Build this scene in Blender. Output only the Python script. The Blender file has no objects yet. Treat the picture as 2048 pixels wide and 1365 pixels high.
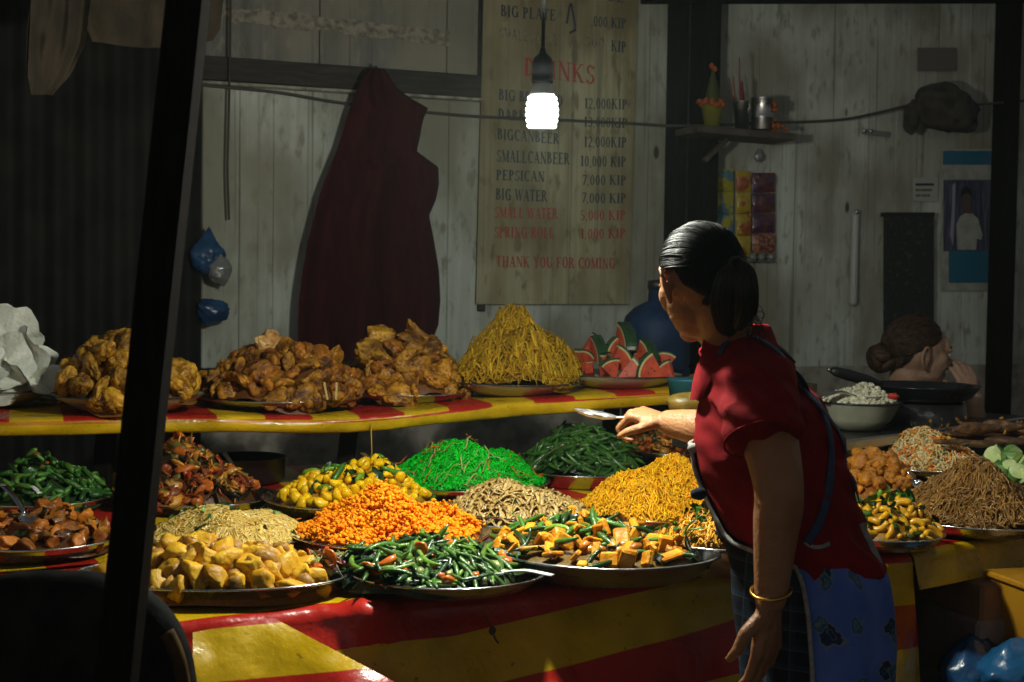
import bpy, bmesh, math, random
import numpy as np
from math import radians, sin, cos, pi, sqrt
from mathutils import Vector, Matrix, noise
from mathutils.bvhtree import BVHTree

random.seed(7)
RNG = np.random.default_rng(7)
SC = bpy.context.scene
COL = SC.collection

# ------------------------------------------------------------------ camera
CAM = Vector((0.0, 0.0, 1.38))
PITCH, ROLL, FPX = radians(2.46), radians(0.8), 2844.4
cam_d = bpy.data.cameras.new("camera")
cam = bpy.data.objects.new("camera", cam_d)
COL.objects.link(cam)
CAMROT = Matrix.Rotation(pi / 2 - PITCH, 3, 'X') @ Matrix.Rotation(ROLL, 3, 'Z')
cam.matrix_world = Matrix.Translation(CAM) @ CAMROT.to_4x4()
cam_d.lens, cam_d.sensor_width = 50.0, 36.0
cam_d.clip_start, cam_d.clip_end = 0.05, 200.0
cam_d.dof.use_dof = True
cam_d.dof.focus_distance = 3.25
cam_d.dof.aperture_fstop = 7.1
SC.camera = cam

# ------------------------------------------------------------------ night sky
world = bpy.data.worlds.new("World")
SC.world = world
world.use_nodes = True
_nt = world.node_tree
_bg = _nt.nodes["Background"]
_sky = _nt.nodes.new("ShaderNodeTexSky")
_sky.sky_type = 'NISHITA'
_sky.sun_disc = False
_sky.sun_elevation = radians(-1.0)
_sky.sun_rotation = radians(200)
_hs = _nt.nodes.new("ShaderNodeHueSaturation")
_hs.inputs["Saturation"].default_value = 0.25
_nt.links.new(_sky.outputs[0], _hs.inputs["Color"])
_nt.links.new(_hs.outputs[0], _bg.inputs["Color"])
_bg.inputs["Strength"].default_value = 0.22

SC.view_settings.view_transform = 'Standard'
SC.view_settings.look = 'None'
SC.view_settings.exposure = 0.0
SC.view_settings.gamma = 1.0
SC.view_settings.use_curve_mapping = False
SC.render.engine = 'CYCLES'
SC.cycles.use_denoising = True
SC.cycles.max_bounces = 6
SC.cycles.sample_clamp_indirect = 4.0
SC.cycles.caustics_reflective = False
SC.cycles.caustics_refractive = False
LAMP_WATTS = 262.0
LAMP_B_WATTS = 10.0
LAMP_COLOUR = (0.95, 0.97, 0.83)

# ------------------------------------------------------------------ pixel -> place helpers
def ray(px, py):
    d = CAMROT @ Vector(((px - 1024) / FPX, -(py - 682.5) / FPX, -1.0))
    return d / d.y
def at(px, py, y):
    return CAM + ray(px, py) * y
def onz(px, py, z):
    r = ray(px, py)
    return CAM + r * ((z - CAM.z) / r.z)
def onplane(px, py, p, n):
    r = ray(px, py)
    return CAM + r * ((p - CAM).dot(n) / r.dot(n))

# ------------------------------------------------------------------ mesh helpers
def tag(o, label=None, cat=None, group=None, kind=None):
    if label: o["label"] = label
    if cat: o["category"] = cat
    if group: o["group"] = group
    if kind: o["kind"] = kind
    return o
def empty(name, loc=(0, 0, 0), label=None, cat=None, group=None):
    o = bpy.data.objects.new(name, None)
    COL.objects.link(o)
    o.location = loc
    o.empty_display_size = 0.05
    return tag(o, label, cat, group)
def link(name, me, parent=None, loc=None):
    o = bpy.data.objects.new(name, me)
    COL.objects.link(o)
    if parent is not None:
        o.parent = parent
        # geometry is given in world space for parts: cancel the parent's place
        if loc is None:
            o.matrix_parent_inverse = Matrix.Translation(-Vector(parent.location))
    if loc is not None:
        o.location = loc
    return o
class G:
    """collects vertices and faces (with a material slot and a colour) into one mesh"""
    def __init__(s):
        s.v, s.f, s.m, s.c, s.n = [], [], [], [], 0
    def add(s, V, F, mat=0, col=None):
        V = np.asarray(V, float).reshape(-1, 3)
        s.v.append(V)
        for f in (F if isinstance(F, list) else [F]):
            f = np.asarray(f, int)
            if f.size:
                s.f.append(f + s.n); s.m.append(np.full(len(f), mat))
        c = np.ones((len(V), 4))
        if col is not None:
            c[:, :3] = col
        s.c.append(c)
        s.n += len(V)
        return s
    def mesh(s, name, mats, smooth=True, attr=None, colour=False):
        me = bpy.data.meshes.new(name)
        V = np.concatenate(s.v)
        sizes = np.concatenate([np.full(len(f), f.shape[1]) for f in s.f])
        loops = np.concatenate([f.ravel() for f in s.f])
        starts = np.concatenate([[0], np.cumsum(sizes)[:-1]])
        me.vertices.add(len(V)); me.vertices.foreach_set("co", V.ravel())
        me.loops.add(len(loops)); me.loops.foreach_set("vertex_index", loops.astype(np.int32))
        me.polygons.add(len(sizes)); me.polygons.foreach_set("loop_start", starts.astype(np.int32))
        try: me.polygons.foreach_set("loop_total", sizes.astype(np.int32))
        except Exception: pass
        for m in (mats if isinstance(mats, (list, tuple)) else [mats]):
            me.materials.append(m)
        me.polygons.foreach_set("material_index", np.concatenate(s.m).astype(np.int32))
        me.polygons.foreach_set("use_smooth", np.full(len(sizes), bool(smooth)))
        if colour:
            a = me.color_attributes.new("Col", 'FLOAT_COLOR', 'POINT')
            a.data.foreach_set("color", np.concatenate(s.c).ravel())
        if attr:
            for k, vals in attr.items():
                a = me.attributes.new(k, 'FLOAT', 'POINT')
                a.data.foreach_set("value", np.asarray(vals, float).ravel())
        me.update(calc_edges=True)
        me.validate()
        return me
    def obj(s, name, mats, parent=None, smooth=True, attr=None, colour=False):
        return link(name, s.mesh(name, mats, smooth, attr, colour), parent)

def unit(v):
    v = np.asarray(v, float)
    return v / (np.linalg.norm(v) + 1e-12)
def box(c, s, R=None):
    """box centred c with full sizes s, axes = columns of R"""
    V = np.array([[x, y, z] for x in (-.5, .5) for y in (-.5, .5) for z in (-.5, .5)]) * np.asarray(s)
    if R is not None: V = V @ np.asarray(R).T
    F = np.array([[0, 1, 3, 2], [4, 6, 7, 5], [0, 4, 5, 1], [2, 3, 7, 6], [0, 2, 6, 4], [1, 5, 7, 3]])
    return V + np.asarray(c), F
def bevel_box(c, s, b=0.004, R=None):
    """box with chamfered edges (24 corner vertices)"""
    hx, hy, hz = np.asarray(s) / 2
    V = []
    for sx in (-1, 1):
        for sy in (-1, 1):
            for sz in (-1, 1):
                V += [[sx*hx, sy*(hy-b), sz*(hz-b)], [sx*(hx-b), sy*hy, sz*(hz-b)], [sx*(hx-b), sy*(hy-b), sz*hz]]
    V = np.array(V)
    bm = bmesh.new()
    for v in V: bm.verts.new(v)
    r = bmesh.ops.convex_hull(bm, input=bm.verts)
    bmesh.ops.dissolve_limit(bm, angle_limit=0.01, verts=bm.verts, edges=bm.edges)
    bm.verts.index_update()
    P = np.array([v.co[:] for v in bm.verts])
    F = [np.array([[v.index for v in f.verts]]) for f in bm.faces]
    bm.free()
    if R is not None: P = P @ np.asarray(R).T
    return P + np.asarray(c), F
def frame_from(x, up=(0, 0, 1)):
    """columns: x along, y side, z up-ish"""
    x = unit(x); y = unit(np.cross(up, x)); z = np.cross(x, y)
    return np.stack([x, y, z], 1)
def beam(p0, p1, w, h, up=(0, 0, 1), b=0.003):
    p0, p1 = np.asarray(p0, float), np.asarray(p1, float)
    return bevel_box((p0 + p1) / 2, (np.linalg.norm(p1 - p0), w, h), b, frame_from(p1 - p0, up))
def tubes(P, r, sides=5, flat=1.0, ref=None, cap=True):
    """N tubes through P[N,K,3]; r scalar, [N] or [N,K]"""
    P = np.asarray(P, float)
    if P.ndim == 2: P = P[None]
    N, K, _ = P.shape
    r = np.asarray(r, float)
    if r.ndim == 0: r = np.full((N, K), r)
    elif r.ndim == 1: r = np.repeat(r[:, None], K, 1) if len(r) == N else np.repeat(r[None], N, 0)
    T = np.gradient(P, axis=1)
    T /= np.linalg.norm(T, axis=2, keepdims=True) + 1e-12
    if ref is None:
        R0 = np.tile(np.array([0.0, 0.0, 1.0]), (N, K, 1))
        bad = np.abs(T[..., 2]).max(1) > 0.93
        R0[bad] = (1.0, 0.13, 0.0)
    else:
        R0 = np.broadcast_to(np.asarray(ref, float), (N, K, 3))
    S = np.cross(R0, T); S /= np.linalg.norm(S, axis=2, keepdims=True) + 1e-12
    U = np.cross(T, S)
    a = np.arange(sides) * 2 * pi / sides + (pi / 4 if sides == 4 else 0)
    V = P[:, :, None] + r[..., None, None] * (np.cos(a)[None, None, :, None] * S[:, :, None] + flat * np.sin(a)[None, None, :, None] * U[:, :, None])
    V = V.reshape(-1, 3)
    i = np.arange(N)[:, None, None] * K * sides + np.arange(K - 1)[None, :, None] * sides
    j = np.arange(sides)[None, None, :]; j2 = (j + 1) % sides
    Q = np.stack([i + j, i + j2, i + j2 + sides, i + j + sides], -1).reshape(-1, 4)
    F = [Q]
    if cap:
        b = np.arange(N)[:, None] * K * sides
        F.append(b + np.arange(sides)[None, ::-1])
        F.append(b + (K - 1) * sides + np.arange(sides)[None])
    return V, F
def spline(pts, n=24):
    """Catmull-Rom through pts"""
    P = np.asarray([list(p) for p in pts], float)
    P = np.vstack([2 * P[0] - P[1], P, 2 * P[-1] - P[-2]])
    out = []
    segs = len(P) - 3
    for t in np.linspace(0, segs - 1e-6, n):
        i = int(t); u = t - i
        a, b, c, d = P[i:i + 4]
        out.append(0.5 * ((2 * b) + (c - a) * u + (2 * a - 5 * b + 4 * c - d) * u * u + (3 * b - a - 3 * c + d) * u ** 3))
    return np.array(out)
def lathe(prof, c, n=48, sx=1.0, sy=1.0, wob=0.0, close=False):
    prof = np.asarray(prof, float)
    a = np.arange(n) * 2 * pi / n
    w = 1 + wob * (np.sin(3 * a + 1) + .6 * np.sin(5 * a))
    V = np.stack([prof[:, 0, None] * np.cos(a) * sx * w, prof[:, 0, None] * np.sin(a) * sy * w,
                  np.repeat(prof[:, 1, None], n, 1)], -1).reshape(-1, 3) + np.asarray(c)
    k = np.arange(len(prof) - 1)[:, None] * n; j = np.arange(n)[None]; j2 = (j + 1) % n
    return V, np.stack([k + j, k + j2, k + j2 + n, k + j + n], -1).reshape(-1, 4)
_ico = {}
def ico(sub):
    if sub not in _ico:
        bm = bmesh.new(); bmesh.ops.create_icosphere(bm, subdivisions=sub, radius=1.0)
        _ico[sub] = (np.array([v.co[:] for v in bm.verts]), np.array([[v.index for v in f.verts] for f in bm.faces])); bm.free()
    V, F = _ico[sub]
    return V.copy(), F
def nz(V, scale, seed=0.0):
    return np.array([noise.noise((x * scale + seed, y * scale - seed, z * scale + 2 * seed)) for x, y, z in V])
def ellipsoid(c, R, rad, sub=3):
    V, F = ico(sub)
    return (V * np.asarray(rad)) @ np.asarray(R).T + np.asarray(c), F
def capsule(p0, p1, r0, r1, n=14):
    p0, p1 = np.asarray(p0, float), np.asarray(p1, float)
    d = unit(p1 - p0)
    h = [0.0, .38, .71, .92]
    P, R = [], []
    for k in h[::-1]:
        P.append(p0 - d * r0 * k); R.append(r0 * sqrt(max(1 - k * k, 0.02)))
    for k in h:
        P.append(p1 + d * r1 * k); R.append(r1 * sqrt(max(1 - k * k, 0.02)))
    ref = (0, 0, 1) if abs(d[2]) < .9 else (1, 0, 0)
    V, F = tubes(np.array(P)[None], np.array(R)[None], n, ref=ref)
    return V, F
def rotm(rng):
    q = rng.normal(size=4); q /= np.linalg.norm(q); w, x, y, z = q
    return np.array([[1-2*(y*y+z*z), 2*(x*y-z*w), 2*(x*z+y*w)], [2*(x*y+z*w), 1-2*(x*x+z*z), 2*(y*z-x*w)], [2*(x*z-y*w), 2*(y*z+x*w), 1-2*(x*x+y*y)]])
def rz(a):
    return np.array([[cos(a), -sin(a), 0], [sin(a), cos(a), 0], [0, 0, 1.0]])
def remesh(g, voxel, smooth_it=3, smooth_f=0.5):
    """fuse overlapping closed shells into one continuous surface"""
    me = g.mesh("tmp", [])
    o = bpy.data.objects.new("tmp", me); COL.objects.link(o)
    m = o.modifiers.new("r", 'REMESH'); m.mode = 'VOXEL'; m.voxel_size = voxel
    if smooth_it:
        s = o.modifiers.new("s", 'SMOOTH'); s.iterations = smooth_it; s.factor = smooth_f
    dg = bpy.context.evaluated_depsgraph_get()
    ev = o.evaluated_get(dg).to_mesh()
    V = np.empty(len(ev.vertices) * 3); ev.vertices.foreach_get("co", V); V = V.reshape(-1, 3)
    F = [np.array(p.vertices[:])[None] for p in ev.polygons if len(p.vertices) != 4]
    Q = np.array([p.vertices[:] for p in ev.polygons if len(p.vertices) == 4])
    N = np.empty(len(ev.vertices) * 3); ev.vertices.foreach_get("normal", N); N = N.reshape(-1, 3)
    o.evaluated_get(dg).to_mesh_clear()
    bpy.data.objects.remove(o); bpy.data.meshes.remove(me)
    return V, ([Q] if len(Q) else []) + F, N

# ------------------------------------------------------------------ materials
def mat(name, col, rough=0.5, metal=0.0, col2=None, vs=20.0, vbias=(0.35, 0.7), bump=0.0, bs=80.0, attr=False, spec=0.5,
        coat=0.0, detail=4.0, stretch=None, sheen=0.0, rand=0.0, trans=0.0, rv=0.0, sss=0.0):
    m = bpy.data.materials.new(name); m.use_nodes = True
    nt = m.node_tree; b = nt.nodes["Principled BSDF"]; L = nt.links.new
    b.inputs["Roughness"].default_value = rough
    b.inputs["Metallic"].default_value = metal
    b.inputs["Specular IOR Level"].default_value = spec
    b.inputs["Coat Weight"].default_value = coat
    if coat: b.inputs["Coat Roughness"].default_value = 0.12
    if sheen: b.inputs["Sheen Weight"].default_value = sheen
    if trans: b.inputs["Transmission Weight"].default_value = trans
    if sss:
        b.inputs["Subsurface Weight"].default_value = sss
        b.inputs["Subsurface Radius"].default_value = (0.012, 0.006, 0.003)
        b.inputs["Subsurface Scale"].default_value = 1.0
    tc = nt.nodes.new("ShaderNodeTexCoord")
    vec = tc.outputs["Object"]
    if rand:
        oi = nt.nodes.new("ShaderNodeObjectInfo"); ad = nt.nodes.new("ShaderNodeVectorMath"); ad.operation = 'MULTIPLY_ADD'
        cb = nt.nodes.new("ShaderNodeCombineXYZ")
        for k in range(3): L(oi.outputs["Random"], cb.inputs[k])
        L(cb.outputs[0], ad.inputs[0]); ad.inputs[1].default_value = (9.1, 5.7, 3.3); L(vec, ad.inputs[2]); vec = ad.outputs[0]
    if stretch:
        mp = nt.nodes.new("ShaderNodeMapping"); mp.inputs["Scale"].default_value = stretch; L(vec, mp.inputs[0]); vec = mp.outputs[0]
    base = None
    if attr:
        a = nt.nodes.new("ShaderNodeAttribute"); a.attribute_name = "Col"; base = a.outputs["Color"]
        if col != (1, 1, 1):
            mu = nt.nodes.new("ShaderNodeMix"); mu.data_type = 'RGBA'; mu.blend_type = 'MULTIPLY'; mu.inputs[0].default_value = 1
            L(base, mu.inputs[6]); mu.inputs[7].default_value = (*col, 1); base = mu.outputs[2]
    if col2 is not None or rv:
        n = nt.nodes.new("ShaderNodeTexNoise"); n.inputs["Scale"].default_value = vs; n.inputs["Detail"].default_value = detail
        L(vec, n.inputs["Vector"])
        mr = nt.nodes.new("ShaderNodeMapRange"); mr.interpolation_type = 'SMOOTHSTEP'
        mr.inputs[1].default_value, mr.inputs[2].default_value = vbias; L(n.outputs[0], mr.inputs[0])
        if col2 is not None:
            mx = nt.nodes.new("ShaderNodeMix"); mx.data_type = 'RGBA'; L(mr.outputs[0], mx.inputs[0])
            if base is None: mx.inputs[6].default_value = (*col, 1); mx.inputs[7].default_value = (*col2, 1)
            else:
                mx.blend_type = 'MULTIPLY'; L(base, mx.inputs[6]); mx.inputs[7].default_value = (*col2, 1)
            base = mx.outputs[2]
        if rv:
            r2 = nt.nodes.new("ShaderNodeMapRange"); L(n.outputs[0], r2.inputs[0]); r2.inputs[1].default_value = .3; r2.inputs[2].default_value = .7
            r2.inputs[3].default_value = max(rough - rv, .02); r2.inputs[4].default_value = min(rough + rv, 1); L(r2.outputs[0], b.inputs["Roughness"])
    if rand:
        hv = nt.nodes.new("ShaderNodeHueSaturation")
        mv = nt.nodes.new("ShaderNodeMapRange"); L(oi.outputs["Random"], mv.inputs[0]); mv.inputs[3].default_value = 1 - rand; mv.inputs[4].default_value = 1 + rand
        L(mv.outputs[0], hv.inputs["Value"])
        if base is None: hv.inputs["Color"].default_value = (*col, 1)
        else: L(base, hv.inputs["Color"])
        base = hv.outputs[0]
    if base is None: b.inputs["Base Color"].default_value = (*col, 1)
    else: L(base, b.inputs["Base Color"])
    if bump:
        n2 = nt.nodes.new("ShaderNodeTexNoise"); n2.inputs["Scale"].default_value = bs; n2.inputs["Detail"].default_value = 5.0; L(vec, n2.inputs["Vector"])
        bp = nt.nodes.new("ShaderNodeBump"); bp.inputs["Strength"].default_value = bump; bp.inputs["Distance"].default_value = 0.01
        L(n2.outputs[0], bp.inputs["Height"]); L(bp.outputs[0], b.inputs["Normal"])
    m["out"] = 1
    return m
def nodes_of(m):
    return m.node_tree, m.node_tree.nodes["Principled BSDF"], m.node_tree.links.new
# ------------------------------------------------------------------ the place: shared geometry
TH = radians(21.0)
U = Vector((cos(TH), sin(TH), 0.0))          # along the wall, to the far end
NW = Vector((sin(TH), -cos(TH), 0.0))        # out of the wall, towards the stall
W0 = at(1100, 560, 5.95); W0.z = 0.0
def wall_pt(s, z, off=0.0):
    p = W0 + U * s + NW * off
    return Vector((p.x, p.y, z))
def onwall(px, py, off=0.0):
    return onplane(px, py, W0 + NW * off, NW)
def wall_sz(px, py, off=0.0):
    p = onwall(px, py, off); return (p - W0).dot(U), p.z
RW = np.array([[U.x, -NW.x, 0], [U.y, -NW.y, 0], [0, 0, 1.0]])   # columns: along wall, into wall, up

# ------------------------------------------------------------------ materials of the place
def plank_mat(name, col, col2, grime, knots=True):
    m = mat(name, col, 0.75)
    nt, b, L = nodes_of(m)
    tc = nt.nodes.new("ShaderNodeTexCoord"); oi = nt.nodes.new("ShaderNodeObjectInfo")
    geo = nt.nodes.new("ShaderNodeNewGeometry")
    def noise_(scale, st, det=5.0, src=None):
        mp = nt.nodes.new("ShaderNodeMapping"); mp.inputs["Scale"].default_value = st
        mp.inputs["Rotation"].default_value = (0, 0, 0)
        L(src or geo.outputs["Position"], mp.inputs[0])
        n = nt.nodes.new("ShaderNodeTexNoise"); n.inputs["Scale"].default_value = scale; n.inputs["Detail"].default_value = det
        L(mp.outputs[0], n.inputs["Vector"]); return n.outputs[0]
    def ramp(x, a, c, lo=0.0, hi=1.0):
        r = nt.nodes.new("ShaderNodeMapRange"); r.interpolation_type = 'SMOOTHSTEP'; L(x, r.inputs[0])
        r.inputs[1].default_value = a; r.inputs[2].default_value = c; r.inputs[3].default_value = lo; r.inputs[4].default_value = hi; return r.outputs[0]
    def mix(f, A, B, blend='MIX'):
        x = nt.nodes.new("ShaderNodeMix"); x.data_type = 'RGBA'; x.blend_type = blend
        if isinstance(f, float): x.inputs[0].default_value = f
        else: L(f, x.inputs[0])
        for s, k in ((A, 6), (B, 7)):
            if isinstance(s, tuple): x.inputs[k].default_value = (*s, 1)
            else: L(s, x.inputs[k])
        return x.outputs[2]
    c = mix(ramp(noise_(1.0, (38, 38, 1.1)), .36, .68), col, col2)                 # vertical weathering streaks
    c = mix(ramp(noise_(3.2, (1, 1, .55)), .38, .66, 0, .9), c, grime)
    c = mix(ramp(noise_(1.3, (1, 1, .8), 3.0), .48, .62, 0, .5), c, grime)             # broad grime
    c = mix(ramp(noise_(26, (1, 1, .4), 6.0), .54, .70, 0, .8), c, grime)          # flaked specks
    c = mix(ramp(noise_(5, (9, 9, .12)), .60, .72, 0, .6), c, (.10, .085, .06))    # drips
    if knots:
        v = nt.nodes.new("ShaderNodeTexVoronoi"); v.inputs["Scale"].default_value = 3.4
        mp = nt.nodes.new("ShaderNodeMapping"); mp.inputs["Scale"].default_value = (1.7, 1.7, .8); L(geo.outputs["Position"], mp.inputs[0]); L(mp.outputs[0], v.inputs["Vector"])
        c = mix(ramp(v.outputs["Distance"], .05, .10, .92, 0), c, (.03, .025, .018))
    hv = nt.nodes.new("ShaderNodeHueSaturation"); L(c, hv.inputs["Color"])
    mv = nt.nodes.new("ShaderNodeMapRange"); L(oi.outputs["Random"], mv.inputs[0]); mv.inputs[3].default_value = .94; mv.inputs[4].default_value = 1.05; L(mv.outputs[0], hv.inputs["Value"])
    L(hv.outputs[0], b.inputs["Base Color"])
    bp = nt.nodes.new("ShaderNodeBump"); bp.inputs["Strength"].default_value = .16; bp.inputs["Distance"].default_value = .01
    L(noise_(1.0, (90, 90, 5)), bp.inputs["Height"]); L(bp.outputs[0], b.inputs["Normal"])
    return m
M_plank = plank_mat("whitewashed_plank", (.60, .645, .58), (.50, .54, .48), (.24, .23, .17))
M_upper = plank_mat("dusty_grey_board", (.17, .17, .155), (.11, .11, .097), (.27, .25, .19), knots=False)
M_plinth = mat("stained_plaster", (.36, .33, .28), .85, col2=(.19, .17, .135), vs=16, bump=.5, bs=40)
M_rail = mat("dark_stained_rail", (.018, .014, .011), .7, col2=(.045, .036, .027), vs=9, bump=.3, stretch=(1, 1, 8))
M_ledge = mat("chalky_ledge", (.40, .39, .33), .8, col2=(.19, .18, .13), vs=30)
M_post = mat("dark_post_timber", (.008, .006, .005), .95, spec=.04, col2=(.014, .011, .009), vs=12, bump=.4, stretch=(8, 8, 1))
M_sheet = mat("dark_corrugated_sheet", (.013, .013, .0125), .75, spec=.15, col2=(.022, .020, .018), vs=6, bump=.1)
M_board = plank_mat("yellowed_signboard", (.47, .445, .29), (.35, .325, .17), (.17, .13, .055), knots=False)
M_edge = mat("signboard_edge", (.05, .04, .03), .8)
M_ink = mat("dark_sign_paint", (.022, .03, .048), .7, col2=(.09, .085, .065), vs=90, vbias=(.6, .85))
M_ink_red = mat("red_sign_paint", (.38, .035, .022), .7, col2=(.26, .16, .09), vs=90, vbias=(.54, .74))
M_ink_faded = mat("faded_sign_paint", (.12, .105, .075), .8, col2=(.24, .22, .14), vs=70, vbias=(.42, .6))
M_ground = mat("dark_paving", (.045, .042, .038), .85, col2=(.08, .074, .065), vs=5, bump=.4, bs=20)
M_black = mat("black_plastic", (.012, .012, .013), .45)
M_cable = mat("grey_cable", (.05, .042, .034), .6)
M_wire = mat("rusty_wire", (.05, .038, .025), .7)

# ------------------------------------------------------------------ ground
g = G(); g.add([[-14, -8, 0], [14, -8, 0], [14, 16, 0], [-14, 16, 0]], np.array([[0, 1, 2, 3]]))
tag(g.obj("ground", M_ground, smooth=False), kind="structure")

# ------------------------------------------------------------------ plank wall
wall = empty("plank_wall", wall_pt(0, 0), "whitewashed vertical plank wall with a dark rail behind the food stall", "wall")
s_l = wall_sz(330, 500)[0]; s_r = wall_sz(2200, 500)[0]
z_rail0 = wall_sz(680, 178)[1]; z_rail1 = wall_sz(680, 132)[1]
s_bat = wall_sz(964, 300)[0]
s = s_l; k = 0
while s < s_r:
    w = 0.128 + 0.034 * random.random()
    top = z_rail0 - .012 if s + w < s_bat + .02 else 2.75
    d = 0.018 + .004 * random.random()
    zb = 1.02 + .01 * random.random() if s < s_bat - .05 else .98 + .02 * random.random()
    V, F = bevel_box(wall_pt(s + w / 2, (zb + top) / 2, -d / 2 + .005 * random.random()), (w - .0005 - .0009 * random.random(), d, top - zb), .0025, RW)
    gg = G()
    gg.add(V, F)
    gg.obj("plank", M_plank, wall, smooth=False)
    s += w; k += 1
g = G(); g.add(*box(wall_pt((s_l + s_r) / 2, .505, -.02), (s_r - s_l, .075, 1.01), RW)); g.obj("plinth", M_plinth, wall, smooth=False)
g = G(); g.add(*box(wall_pt((s_l + s_r) / 2, 1.9, -.05), (s_r - s_l, .03, 1.9), RW)); g.obj("backing", M_rail, wall, smooth=False)
# upper boarding over the rail, in three sheets
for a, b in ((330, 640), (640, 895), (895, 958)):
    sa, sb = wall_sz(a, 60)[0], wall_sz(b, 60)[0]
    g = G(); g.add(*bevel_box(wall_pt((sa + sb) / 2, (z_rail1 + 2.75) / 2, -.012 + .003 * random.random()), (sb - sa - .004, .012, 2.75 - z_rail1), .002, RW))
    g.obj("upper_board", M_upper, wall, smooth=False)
# torn band of old paper glued along the upper boards
P0, P1 = wall_sz(400, 20), wall_sz(900, 78)
n = 60; V = []; top = []
for i in range(n):
    t = i / (n - 1); ss = P0[0] + (P1[0] - P0[0]) * t; zz = P0[1] + (P1[1] - P0[1]) * t
    h = .028 + .016 * noise.noise((t * 9, 0, 0)) + .014 * noise.noise((t * 40, 3, 0))
    h2 = .03 + .018 * noise.noise((t * 7, 8, 0)) + .014 * noise.noise((t * 33, 5, 0))
    V += [wall_pt(ss, zz - h2, -.001), wall_pt(ss, zz + h, -.001), wall_pt(ss, zz - h2, .0015), wall_pt(ss, zz + h, .0015)]
F = []
for i in range(n - 1):
    a = i * 4; F += [[a + 2, a + 6, a + 7, a + 3], [a, a + 2 + 0, a + 6, a + 4], [a + 1, a + 5, a + 7, a + 3]]
g = G(); g.add(np.array(V), np.array(F)); g.obj("torn_band", mat("torn_old_paper", (.32, .29, .22), .85, col2=(.13, .12, .10), vs=40), wall, smooth=False)
# rail, its pale ledge and the upright batten beside the sign
sa, sb = s_l, s_bat - .012
zr = (z_rail0 + z_rail1) / 2
g = G(); g.add(*beam(wall_pt(sa, zr, .012), wall_pt(sb, zr - .004, .012), .035, z_rail1 - z_rail0)); g.obj("rail", M_rail, wall, smooth=False)
g = G(); g.add(*beam(wall_pt(sa, z_rail0 - .012, .022), wall_pt(sb, z_rail0 - .014, .022), .055, .012)); g.obj("ledge", M_ledge, wall, smooth=False)
g = G(); g.add(*beam(wall_pt(s_bat, 1.25, .013), wall_pt(s_bat + .005, 2.75, .013), .028, .03, up=U)); g.obj("batten", M_rail, wall, smooth=False)

# ------------------------------------------------------------------ dark corrugated sheet at the near end
sh_r = wall_sz(402, 500, .06)[0]; sh_l = wall_sz(-420, 500, .06)[0]
n = 240; V = []; z0, z1 = .3, 3.0
for off in (0, -.004):
    for zz in (z0, z1):
        for i in range(n):
            ss = sh_l + (sh_r - sh_l) * i / (n - 1)
            V.append(wall_pt(ss, zz, .06 + off + .016 * sin(2 * pi * ss / .105)))
F = []
for i in range(n - 1):
    F += [[i, i + 1, n + i + 1, n + i], [2 * n + i, 3 * n + i, 3 * n + i + 1, 2 * n + i + 1]]
F += [[n - 1, 3 * n - 1, 4 * n - 1, 2 * n - 1]]
g = G(); g.add(np.array(V), np.array(F))
o = g.obj("corrugated_sheet", M_sheet); tag(o, "dark corrugated metal sheet standing behind the crackers and fried pieces", "wall panel")

# ------------------------------------------------------------------ menu board with painted lettering
def ringarc(cx, cy, rx, ry, T, t, a0, a1, n=14):
    A = np.linspace(radians(a0), radians(a1), n); q = []
    for a, b in zip(A[:-1], A[1:]):
        q.append([(cx + rx * cos(a), cy + ry * sin(a)), (cx + rx * cos(b), cy + ry * sin(b)),
                  (cx + (rx - T) * cos(b), cy + (ry - t) * sin(b)), (cx + (rx - T) * cos(a), cy + (ry - t) * sin(a))])
    return q
def stroke(x0, y0, x1, y1, w):
    return [[(x0 - w / 2, y0), (x0 + w / 2, y0), (x1 + w / 2, y1), (x1 - w / 2, y1)]]
def bar(x0, x1, y, h):
    return [[(x0, y), (x1, y), (x1, y + h), (x0, y + h)]]
TK, TN, SF = .205, .088, .055
def stem(x, y0=0., y1=1., w=TK):
    return stroke(x, y0, x, y1, w)
def serif(x, y, w=.32):
    return bar(x - w / 2, x + w / 2, y if y < .5 else y - SF, SF)
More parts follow.
